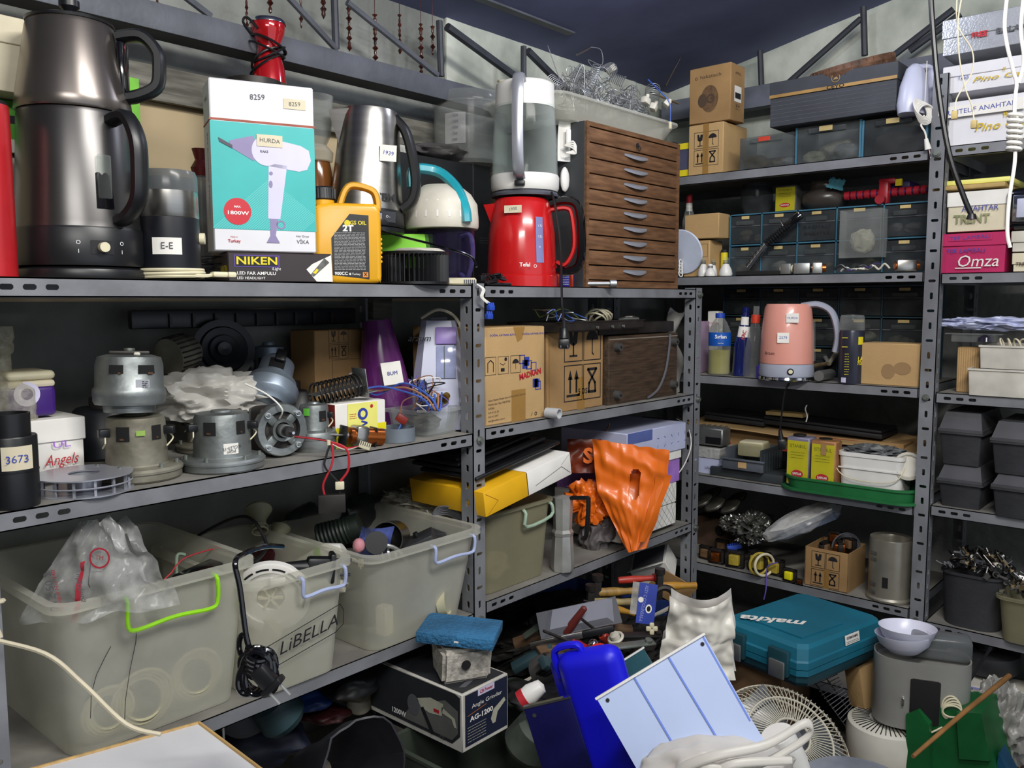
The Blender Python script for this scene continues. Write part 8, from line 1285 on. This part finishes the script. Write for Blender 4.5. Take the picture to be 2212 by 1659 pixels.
mb = MB(); mb.box((0, 0, 0), (.14, .008, .016), steel, .001); mb.box((.10, 0, 0), (.08, .012, .018), black, .004); F_(mb, 'steel_rule', 'steel file blade lying across the front of the tools', 'file', 1205, 1382, 2.1, (-12, 0, 0)); mb = MB(); mb.blob((0, 0, 0), (.013, .013, .013), chrome, 0, 1, 1, 3); F_(mb, 'steel_ball', 'chrome ball fitting by the red-handled screwdrivers', 'fitting', 1282, 1392, 2.1)
mb = MB(); mb.add([(x*a, y_, z*a2) for a, a2, y_ in ((1, 1, 0), (.82, .8, -.02)) for x, z in ((-.095, -.032), (.085, -.032), (.095, .032), (-.075, .032))], [(0, 1, 5, 4), (1, 2, 6, 5), (2, 3, 7, 6), (3, 0, 4, 7), (4, 5, 6, 7), (3, 2, 1, 0)], clear('blister_plastic', '#9ea0ac', .55, .12, 0, 6, .15)); mb.box((0, .002, 0), (.21, .002, .075), inkg, .0005); F_(mb, 'blister_pack', 'clear silver blister pack lying in front of the hammers', 'blister pack', 1250, 1334, 2.2, (-12, 0, -42))
mb = MB(); mb.box((0, 0, 0), (.046, .002, .10), mk('blue_label_vinyl', '#2b3f9c', .35, n=.12, ns=12)); mb.text('ASSY C.COOLINSAS-6', .012, -.008, 0, -.0016, mk('pale_violet_ink', '#8f95cf', .5, n=0), rot=95, wid=.09); mb.disc(.006, -.012, .008, -.0016, paper, 18, .011); mb.disc(.006, -.012, .005, -.002, hole, 14, .007); mb.disc(-.016, .008, .007, -.0016, paper, 14); mb.box((-.03, .003, .01), (.02, .002, .08), bagc); F_(mb, 'tool_pouch_label', 'blue plastic pouch header with an eyelet lying over the hammer handles', 'pouch', 1397, 1304, 2.18, (8, 0, -10))
mb = MB(); [mb.X.identity()]; [(setattr(mb, 'X', Matrix.Rotation(pi/2*i, 4, 'Y')), mb.box((.008, 0, 0), (.014, .008, .012), ivory, .003)) for i in range(4)]; F_(mb, 'tap_knob', 'ivory cross-shaped knob hanging below the blue pouch header', 'knob', 1408, 1358, 2.16)
a = A(1412, 1222, 'L', .12); c = T('open_carton', 'white torn open carton leaning under the third shelf at the corner post', 'box', a); put(c, ori(-22, -25, 20)); mb = MB(); wq, dq_, hq = .13, .10, .075
mb.box((0, 0, 0), (wq, dq_, hq), paper, .001, 1); mb.box((0, -.0, hq/2+.001), (wq*.86, dq_*.86, .002), inkg); mb.build('carton_body', c); mb = MB(); mb.X = Mx((0, -dq_/2, hq/2), (-35, 0, 0)); mb.box((0, -.02, 0), (wq*.9, .04, .002), paper); mb.build('flap', c)
mb = MB(); mb.box((0, 0, 0), (.12, .003, .09), card); F_(mb, 'cardboard_piece', 'bent brown cardboard piece under the white torn carton', 'cardboard', 1450, 1270, 2.55, (30, 0, 30))
def pbag(u, v):
    x = (-82+170*u)*(1-.22*(v)); n1 = noise.noise(V((u*3, v*4, 6))); n2 = noise.noise(V((u*8, v*10, 2))); return V(((x+(8 if v > .5 else 0))*.00108, -.03*sin(pi*u)+(.025*n1+.006*n2), (-85+172*v+20*v*v*(abs(u-.5)*2)**2-8*v)*.00108))
mb = MB(); mb.sheet(pbag, 40, 40, mk('white_poly_bag', '#cfcbc0', .35, n=.06, bump=.3, bs=20)); mb.sheet(lambda u, v: pbag(u, v)+V((.01, .035, .01)), 20, 20, bagw); F_(mb, 'plastic_bag', 'upright open whitish plastic bag behind the pale striped board', 'bag', 1502, 1385, 2.02, ang=80)
bc = mk('vivid_blue_plastic', '#1414d6', .45, n=.05, ns=5); bc2 = mk('deep_blue_case', '#0d0d96', .4, n=.05)
c = T('blue_case', 'vivid blue rounded plastic case standing tilted behind the pale striped board', 'case', Fd(1345, 1700, 1.62)); put(c, ori(-16, -22, 0)); s = 1.62/FPX
mb = MB(); mb.box((-10*s, .04, 110*s), (150*s, .06, 370*s), bc, .028, 5); mb.box((-62*s, .075, 85*s), (120*s, .05, 380*s), bc, .022, 5); mb.build('shell', c); mb = MB(); mb.band([(-88*s, .04, 240*s), (-86*s, .04, 300*s), (-30*s, .04, 306*s), (-24*s, .04, 280*s)], .02, .012, bc, k=4); mb.build('carry_handle', c)
mb = MB(); mb.lathe([(0, 0), (.018, 0), (.019, .012), (.017, .015), (0, .015)], mk('bright_red_cap', '#cf2a1e', .35), 28); [mb.box((.0188*cos(i*.3), .0188*sin(i*.3), .007), (.002, .002, .012), MATS['bright_red_cap']) for i in range(21)]; F_(mb, 'red_cap', 'bright red ribbed screw cap above the vivid blue case', 'cap', 1295, 1415, 1.7, (-12, 0, 25))
mb = MB(); s = 1.62/FPX; mb.box((0, 0, 0), (105*s, .008, 380*s), mk('navy_blue_panel', '#12124a', .25), .001); mb.box((0, .0, 190*s), (106*s, .01, .004), chrome); mb.disc(-34*s, 170*s, .004, -.005, chrome, 10); F_(mb, 'navy_board', 'dark navy metal board leaning left of the vivid blue case', 'panel', 1238, 1700, 1.60, (-17, -10, 0))
mb = MB(); mb.box((0, 0, 0), (.07, .012, .05), clear('teal_glass', '#3a6670', .6, .1), .002); mb.box((0, -.003, .024), (.075, .008, .003), white); F_(mb, 'glass_shelf', 'small dark teal glass piece with a white edge between blue case and bag', 'glass', 1372, 1440, 1.8, (-32, 0, -10))
s = 1.5/FPX; pw, ph = 270*s, 320*s; c = T('enamel_board', 'pale blue-white enamelled board with thin blue stripes in the foreground', 'panel', Fd(1290, 1511, 1.5)); put(c, ori(-31, 0, -14)); pb = mk('pale_blue_enamel', '#b9c8ea', .35, n=.015); st_ = mk('cornflower_stripe', '#6f8ade', .4, n=0)
mb = MB(); mb.add([(x, y_, z) for y_ in (0, .006) for x, z in ((0, 0), (pw, 0), (pw*.97, -ph*.55), (pw*.97, -ph), (pw*-.0, -ph), (0, -ph*.4))], [(0, 5, 4, 3, 2, 1), (6, 7, 8, 9, 10, 11), (0, 1, 7, 6), (1, 2, 8, 7), (2, 3, 9, 8), (3, 4, 10, 9), (4, 5, 11, 10), (5, 0, 6, 11)], pb)
for q_ in (.345, .665): mb.line([(pw*q_, 0), (pw*q_, -ph)], .0032, -.0006, st_); mb.line([(pw*q_-.002, 0), (pw*q_-.002, -ph)], .0006, -.0009, inkg)
mb.line([(pw*.985, 0), (pw*.955, -ph*.6)], .003, -.0006, st_); mb.box((pw*.5, .001, .002), (pw*1.02, .008, .004), white)
for x, z in ((.07, -.045), (.95, -.05)): mb.disc(pw*x, pw*z, .0035, -.001, ink, 12)
mb.build('panel_sheet', c)
ZM = .44; N_, L__, R__ = G(1734, 1494, ZM), G(1560, 1428, ZM), G(1913, 1415, ZM); ex = (R__-N_); wM = ex.length; ex = ex.normalized(); ey = V((-ex.y, ex.x, 0)); dM = max(.27, wM*.6)
c = T('power_tool_case', 'blue-green power tool case with white italic lettering on its lid, resting on the fan', 'case', N_, 0); c.rotation_euler = Matrix(((ex.x, ey.x, 0), (ex.y, ey.y, 0), (0, 0, 1))).to_euler()
ZT = ZM+.112; t0, t1 = G(1740, 1348, ZT), G(1606, 1334, ZT); tv = t1-t0; TA = atan2(tv.y, tv.x)-atan2(ex.y, ex.x); tm_ = (t0+t1)/2-N_; TP = V((tm_.dot(ex), tm_.dot(ey), .1135)); tc1 = mk('blue_green_plastic', '#17687f', .5, n=.12, ns=5); tc2 = mk('dark_blue_green_plastic', '#15414c', .55, n=.12); hM = .107
def rq(k, z, cut=.02): a = (1-k)*wM/2; b = (1-k)*dM/2; return [(a+cut, b, z), (wM-a-cut, b, z), (wM-a, b+cut, z), (wM-a, dM-b-cut, z), (wM-a-cut, dM-b, z), (a+cut, dM-b, z), (a, dM-b-cut, z), (a, b+cut, z)]
def loft(mb, rs, m): n = len(rs[0]); vs = [p for r in rs for p in r]; mb.add(vs, [(j*n+i, j*n+(i+1) % n, (j+1)*n+(i+1) % n, (j+1)*n+i) for j in range(len(rs)-1) for i in range(n)]+[tuple(range(n))[::-1], tuple((len(rs)-1)*n+i for i in range(n))], m)
mb = MB(); loft(mb, [rq(.93, 0), rq(.98, hM*.12), rq(1, hM*.44)], tc2); loft(mb, [rq(1.01, hM*.30), rq(1.01, hM*.44)], tc1); mb.build('case_base', c, ang=25)
mb = MB(); loft(mb, [rq(1.012, hM*.46), rq(1.012, hM*.62), rq(.99, hM*.66), rq(.96, hM*.92), rq(.90, hM)], tc1); mb.add([(wM*x, dM*y_, hM*1.0+z) for z in (0, .005) for x, y_ in ((.14, .16), (.6, .14), (.66, .3), (.66, .84), (.14, .84))], [(5, 6, 7, 8, 9), (0, 1, 6, 5), (1, 2, 7, 6), (2, 3, 8, 7), (3, 4, 9, 8), (4, 0, 5, 9)], tc1)
mb.text('makita', .055, 0, 0, 0, paper, shear=.35, bold=1.5, wid=.17, X=Matrix.Translation(TP) @ Matrix.Rotation(TA, 4, 'Z') @ Mx((0, 0, 0), (-90, 0, 0)))
mb.X = Mx((wM*.56, -.0012, hM*.80), (-8, 0, 0)); mb.dec(-.032, -.012, .032, .014, .001, paper); mb.text('DETERM EXAMPLE', .009, 0, .005, .0, ink, bold=1, wid=.05); scrib(mb, -.028, -.010, .028, -.002, 2, .0, inkg); mb.X = Matrix.Identity(4); mb.build('case_lid', c, ang=25)
for yy in (.25, .75):
    mb = MB(); mb.box((-.006, dM*yy, hM*.52), (.016, .06, hM*.62), tc2, .004); mb.box((-.015, dM*yy, hM*.36), (.008, .046, hM*.42), alu, .003); mb.build('latch', c)
mb = MB(); loc = c.location
g_ = (loc+V((.10, .06, 0))); mb = MB(); mb.box((0, 0, ZM/2-.002), (.26, .22, ZM-.006), mk('dark_brown_carton', '#6d5236', .85), .003); S(mb, 'cardboard_box', 'tall brown carton standing under the blue-green tool case', 'box', (g_.x+.12, g_.y+.16, .002), .1)  # supporting cartons share one even dark brown card
c = T('pedestal_fan', 'wire grille head of an old white pedestal fan lying under the tool case', 'fan', Fd(1690, 1618, 1.93)); put(c, ori(0, 12, -48)); R_ = 148*1.93/FPX; fw_ = mk('aged_white_wire', '#bdb8a6', .4, n=.05)
mb = MB(); n_ = 76
for i in range(n_): a = 2*pi*i/n_; X_ = lambda q, y_: (q*R_*cos(a), y_, q*R_*sin(a)); mb.tube([X_(.26, -.062), X_(.6, -.054), X_(.88, -.032), X_(1, 0), X_(.93, .034), X_(.5, .055)], .0013, fw_, 4, cap=False)
for q, y_ in ((.26, -.062), (.62, -.053), (1, 0), (.93, .034)): mb.torus((0, y_, 0), R_*q, .0024, fw_, 60, 5, rot=(90, 0, 0))
mb.build('wire_grille', c); mb = MB(); mb.cyl((0, .0, 0), R_*.2, .05, inkg, rot=(90, 0, 0), n=24); [(setattr(mb, 'X', Matrix.Rotation(2*pi*i/3, 4, 'Y')), mb.sheet(lambda u, v: V((R_*(.18+.62*u), -.02+.03*(v-.5)*1.2, R_*(.42*(v-.5)*(1+u)))), 6, 6, clear('smoky_blade', '#60656a', .6, .2), th=.002)) for i in range(3)]; mb.build('fan_blades', c)
mb = MB(); mb.blob((0, 0, 0), (.135, .09, .075), bagw, .16, 1.8, 5, 5, True); mb.blob((0, 0, -.01), (.118, .078, .062), mk('pinkish_contents', '#c08f86', .7, n=.15, ns=8), .2, 2, 5, 4); bagk = F_(mb, 'plastic_bag', 'milky knotted carrier bag with pinkish contents at the bottom centre', 'bag', 1555, 1700, 1.45, ang=80)
mb = MB()
for i, q in enumerate(([(-.10, 0, -.05), (-.085, -.03, 0), (-.03, -.045, .03), (.05, -.04, .045), (.115, -.03, .075), (.12, -.03, .055), (.06, -.035, .02), (0, -.04, .0)], [(-.08, -.02, -.03), (-.05, -.045, .012), (-.01, -.05, .0), (-.05, -.055, -.03), (-.09, -.04, -.06)], [(-.04, -.04, .0), (.0, -.05, .02), (.09, -.04, .02)])): mb.band(q, [.018, .012, .02, .012], .006, bagw, k=5, up=(.1, .6, .8))
hk = mb.build('bag_handle', bagk, (0, -.055, .066), label='twisted and knotted handles', ang=80)
mb = MB(); mb.lathe([(0, 0), (.028, 0), (.034, .05), (.03, .11), (0, .11)], white, 24); F_(mb, 'white_cup', 'white plastic part right of the milky knotted bag', 'cup', 1725, 1690, 1.6, (-25, 0, 10))
P = G(1912, 1640, .20); c = T('round_heater', 'round white appliance with radial vents on top, in front of the grey steel housing', 'appliance', P); s = mpp(P); R_ = 82*s; H = ztop(P, 1560)-.2
mb = MB(); mb.lathe([(0, 0), (R_*.93, 0), (R_*.97, .01), (R_, H*.75), (R_*.96, H), (R_*.9, H*1.03), (R_*.35, H*1.12), (0, H*1.12)], mk('ivory_white_plastic', '#d2cfc2', .4, n=.05), 48)
for i in range(44): a = 2*pi*i/44; mb.X = Matrix.Rotation(a, 4, 'Z') @ Mx((R_*.64, 0, H*1.078), (0, 9, 0)); mb.box((0, 0, 0), (R_*.44, .0022, .0016), hole)
mb.build('body', c); mb = MB(); mb.box((P.x+.05, P.y, .099), (.34, .22, .198), MATS['dark_brown_carton'], .003); S(mb, 'cardboard_box', 'low brown carton under the round white appliance', 'box')
P = G(1985, 1556, .325); c = T('juicer_housing', 'grey steel oval housing with a square opening and a tied white cord', 'housing', P, facec(P)+.1); s = mpp(P); w = 190*s; H = ztop(P, 1412)-.325; hs = mk('dull_steel_housing', '#a3a29c', .42, .35, .12, 4)
def ov(k, z, n=40): return [(w/2*k*(abs(cos(2*pi*i/n))**.6)*(1 if cos(2*pi*i/n) > 0 else -1), w*.30*k*(abs(sin(2*pi*i/n))**.8)*(1 if sin(2*pi*i/n) > 0 else -1), z) for i in range(n)]
mb = MB(); n = 40; rs = [ov(.98, 0), ov(1, .01), ov(1, H), ov(.97, H), ov(.95, H*.9)]; loft(mb, rs, hs); mb.build('shell', c)
mb = MB(); mb.box((-.0+w*.02, -w*.302, H*.45), (w*.30, .010, H*.62), hole, .002); [mb.box((w*.02, -w*.306, H*(.40+.12*j)), (w*.26, .006, .004), dkmetal) for j in range(4)]; mb.build('opening', c); mb = MB(); mb.box((-w*.2, -w*.302, H*.42), (.006, .012, .02), chrome, .002); mb.build('switch', c)  # dark slab on the shell paints the shade in the opening
mb = MB(); [mb.torus((w*.28, -w*.31-.004*j, H*.42), .026-.002*j, .0022, ivory, 28, 6, rot=(80+5*j, 18*j, 0), sx=.8, sy=1.15) for j in range(5)]; mb.tube([(w*.25, -w*.32, H*.2), (w*.1, -w*.34, .01), (-w*.1, -w*.34, -.01)], .0022, ivory, 6, k=5); mb.build('cord', c, label='tied white cord')
mb = MB(); mb.box((w*.2, w*.12, H*1.1), (w*.62, w*.3, H*.34), smoky, .012, 3); mb.build('clear_hood', c)
Pb = P+V((0, 0, H+.001)); rzb = facec(P)
for i, (dx, dz, tlt) in enumerate(((0, .0, -4), (-.006, .018, -1))):
    mb = MB(); R_ = 58*s; pr_ = [(R_*.45, 0), (R_*.5, .001), (R_*.85, .022), (R_, .048), (R_*.985, .048), (R_*.83, .025), (R_*.45, .005), (0, .005)]; mb.lathe([(0, 0)]+pr_, mk('bluish_white_ceramic', '#d5d6e6', .3, n=.02), 44); q = Pb-CR*(.045+dx)+V((0, 0, .004+dz)); S(mb, 'bowl', ('lower' if i == 0 else 'upper')+' of two nested bluish-white bowls on the grey steel housing', 'bowl', q, rzb, rot=(-3, tlt))
P = G(2066, 1650, .27); c = T('green_casing', 'dark green folded metal casing with a sloping side at the bottom right', 'casing', P, facec(P)-.25); s = mpp(P); gm = mk('dark_green_metal', '#125a2c', .45, n=.1)
mb = MB(); w = 150*s; mb.prism([(-w*.62, -.06), (-w*.66, .10), (-w*.5, .12), (w*.28, .145), (w*.62, -.06)], 0, .14, gm); mb.prism([(-w*.66, .10), (-w*.5, .12), (-w*.34, .09), (-w*.30, -.06), (-w*.62, -.06)], -.03, .0, gm); mb.build('body', c); mb = MB(); mb.prism([(-w*.02, .135), (w*.3, .15), (w*.44, .04), (w*.05, .02)], -.012, -.001, gm); mb.build('side_panel', c)
mb = MB(); mb.prism([(w*.46, -.06), (w*.5, .05), (w*.75, -.02), (w*.8, -.06)], .02, .08, mk('petrol_blue_metal', '#1a4a6a', .4)); mb.build('blue_foot', c)
a, b = Fd(1972, 1634, 1.72), Fd(2180, 1460, 2.0); mb = MB(); mb.tube([V((0, 0, 0)), (b-a)*.5+V((0, 0, .003)), b-a], [.0042, .0062], mk('bamboo_brown', '#8a6236', .5, n=.2), 10); S(mb, 'wooden_stick', 'thin brown wooden stick leaning across the green casing', 'stick', a)
mb = MB(); mb.box((P.x+.12, P.y-.02, .07), (.3, .3, .138), MATS['dark_brown_carton'], .003); S(mb, 'cardboard_box', 'low brown carton under the green casing', 'box')
P = G(2128, 1438, .345); c = T('turntable', 'flat round black appliance base at the foot of the far right rack', 'appliance', P); s = mpp(P); mb = MB(); R_ = 68*s; mb.lathe([(0, 0), (R_*.95, 0), (R_, .02), (R_*.96, .05), (R_*.6, .058), (R_*.3, .054), (.02, .07), (0, .07)], mk('dusty_charcoal', '#2b2c2f', .5, n=.2), 40); mb.build('body', c)
P = G(2160, 1500, .31); c = T('cassette_player', 'white and dark appliance with lilac keys under the round black base', 'appliance', P, facec(P)+.35, rot=(0, 8)); mb = MB(); mb.box((0, .05, .0), (.26, .12, .03), offwhite, .008); mb.box((.0, .05, -.025), (.27, .13, .02), dkmetal, .004); mb.build('body', c)
for i in range(4): mb = MB(); mb.box((-.10+.034*i, -.011, .002), (.028, .006, .016), mk('lilac_key', '#8f8fd0', .3), .002); mb.build('key', c)
mb = MB(); mb.box((0, 0, .148), (.34, .26, .294), MATS['dark_brown_carton'], .003); S(mb, 'cardboard_box', 'brown carton carrying the round black base and the appliance with lilac keys', 'box', (P.x-.0, P.y-.02, .001), .35)
mb = MB(); mb.blob((0, 0, 0), (.07, .05, .10), mk('grey_poly_film', '#8b8983', .35, n=.1, bump=.3, bs=20), .3, 3, 11, 5, True); F_(mb, 'plastic_bag', 'grey creased plastic bag hanging at the bottom right edge', 'bag', 2155, 1570, 2.2, ang=80)
P = G(1880, 1730, .15); mb = MB(); mb.lathe([(0, 0), (.12, 0), (.125, .02), (.11, .05), (0, .055)], mk('blue_grey_base', '#7f848f', .35), 44); mb.lathe([(.126, .012), (.128, .018), (.126, .024)], glassy, 40); S(mb, 'scale_base', 'blue-grey round base with a glass rim at the very bottom, below the round white appliance', 'base', Fd(1850, 1745, 1.75))
mb = MB(); mb.box((0, 0, 0), (.08, .06, .12), card2, .002); F_(mb, 'cardboard_box', 'small brown box wedged between the tool case and the grey housing', 'box', 1870, 1475, 2.35, (-8, 20, 0))
c = T('wire_grille', 'dark wire grille section between the fan and the round white appliance', 'grille', Fd(1812, 1505, 2.3)); put(c, ori(-25, 30, 0)); mb = MB(); [mb.tube([(-.025, .004*i, -.06+.0095*i), (.03, .0, -.055+.0095*i)], .0012, inkg, 5) for i in range(14)]; [mb.tube([(x, 0, -.085), (x, .05, .08)], .0018, dkmetal, 5) for x in (-.02, .02)]; mb.build('wires', c)
mb = MB(); q = [Fd(x, y, d_) for x, y, d_ in ((2060, 1460, 2.3), (2085, 1480, 2.25), (2120, 1430, 2.3), (2140, 1400, 2.35))]; mb.tube([v-q[0] for v in q], .004, black, 8, k=6); S(mb, 'cable', 'black cable lying by the appliance with lilac keys', 'cable', q[0])

cm = [mk('clutter_green_grey', '#4d564c', .6, n=.2), mk('clutter_brown', '#6b5138', .7, n=.2), dkmetal, mk('clutter_teal', '#2c444a', .5), inkg, mk('clutter_red', '#6e2a26', .5), offwhite, zinc]
LB = ('short dark iron bar', 'small brown wooden offcut', 'flat oily metal plate', 'dull teal plastic piece', 'grey cable clip', 'dull red grip', 'off-white plastic cap', 'zinc bracket')
for i, (x, y, d_) in enumerate(((1165, 1352, 2.25), (1195, 1400, 2.1), (1228, 1418, 2.0), (1150, 1420, 2.1), (1252, 1362, 2.2), (1222, 1368, 2.18), (1330, 1378, 2.12), (1345, 1395, 2.05), (1190, 1368, 2.3), (1140, 1380, 2.3), (1375, 1372, 2.15), (1205, 1440, 1.95))):
    k = i % 8; mb = MB(); L_ = .05+.012*(i % 4)
    if k in (0, 2, 7): mb.box((0, 0, 0), (L_*2, .022, .006), cm[k], .002); mb.cyl((L_*.8, 0, 0), .009, .01, cm[k], n=12)
    elif k in (1, 3): mb.box((0, 0, 0), (L_*1.3, .03, .018), cm[k], .003)
    elif k == 5: mb.lathe([(0, 0), (.009, .002), (.011, .03), (.008, L_*1.4), (0, L_*1.5)], cm[k], 14)
    else: mb.torus((0, 0, 0), .018, .004, cm[k], 18, 6); mb.cyl((0, 0, 0), .012, .012, cm[k], n=14)
    F_(mb, ('iron_bar', 'wood_offcut', 'metal_plate', 'plastic_piece', 'cable_clip', 'tool_grip', 'plastic_disc', 'zinc_bracket')[k], LB[k]+(' in the tool heap behind the blue case' if i < 8 else ' in the tool heap near the blue foam slab')+(', upper' if y < 1390 else ', lower'), 'tool scrap', x, y, d_, (25*i % 70-35, 20*i % 60, 20))
for i, (x, y, d_, r_, k, lb) in enumerate(((620, 1560, 1.8, .05, 3, 'teal plastic cup in the shadow under the word-marked bin'), (540, 1560, 1.85, .06, 4, 'grey round part in the shadow right of the white table top'), (775, 1530, 2.1, .03, 6, 'off-white knob left of the angle grinder box'), (1130, 1620, 1.75, .05, 0, 'green-grey jar below the angle grinder box'))):
    mb = MB(); mb.lathe([(0, 0), (r_*.8, 0), (r_, r_*.3), (r_*.9, r_*1.3), (r_*.7, r_*1.5), (r_*.6, r_*1.4), (0, r_*1.3)], cm[k], 24); F_(mb, ('plastic_cup', 'round_part', 'plastic_ball', 'jar')[i], lb, 'part', x, y, d_, (20*i-30, 0, 20))
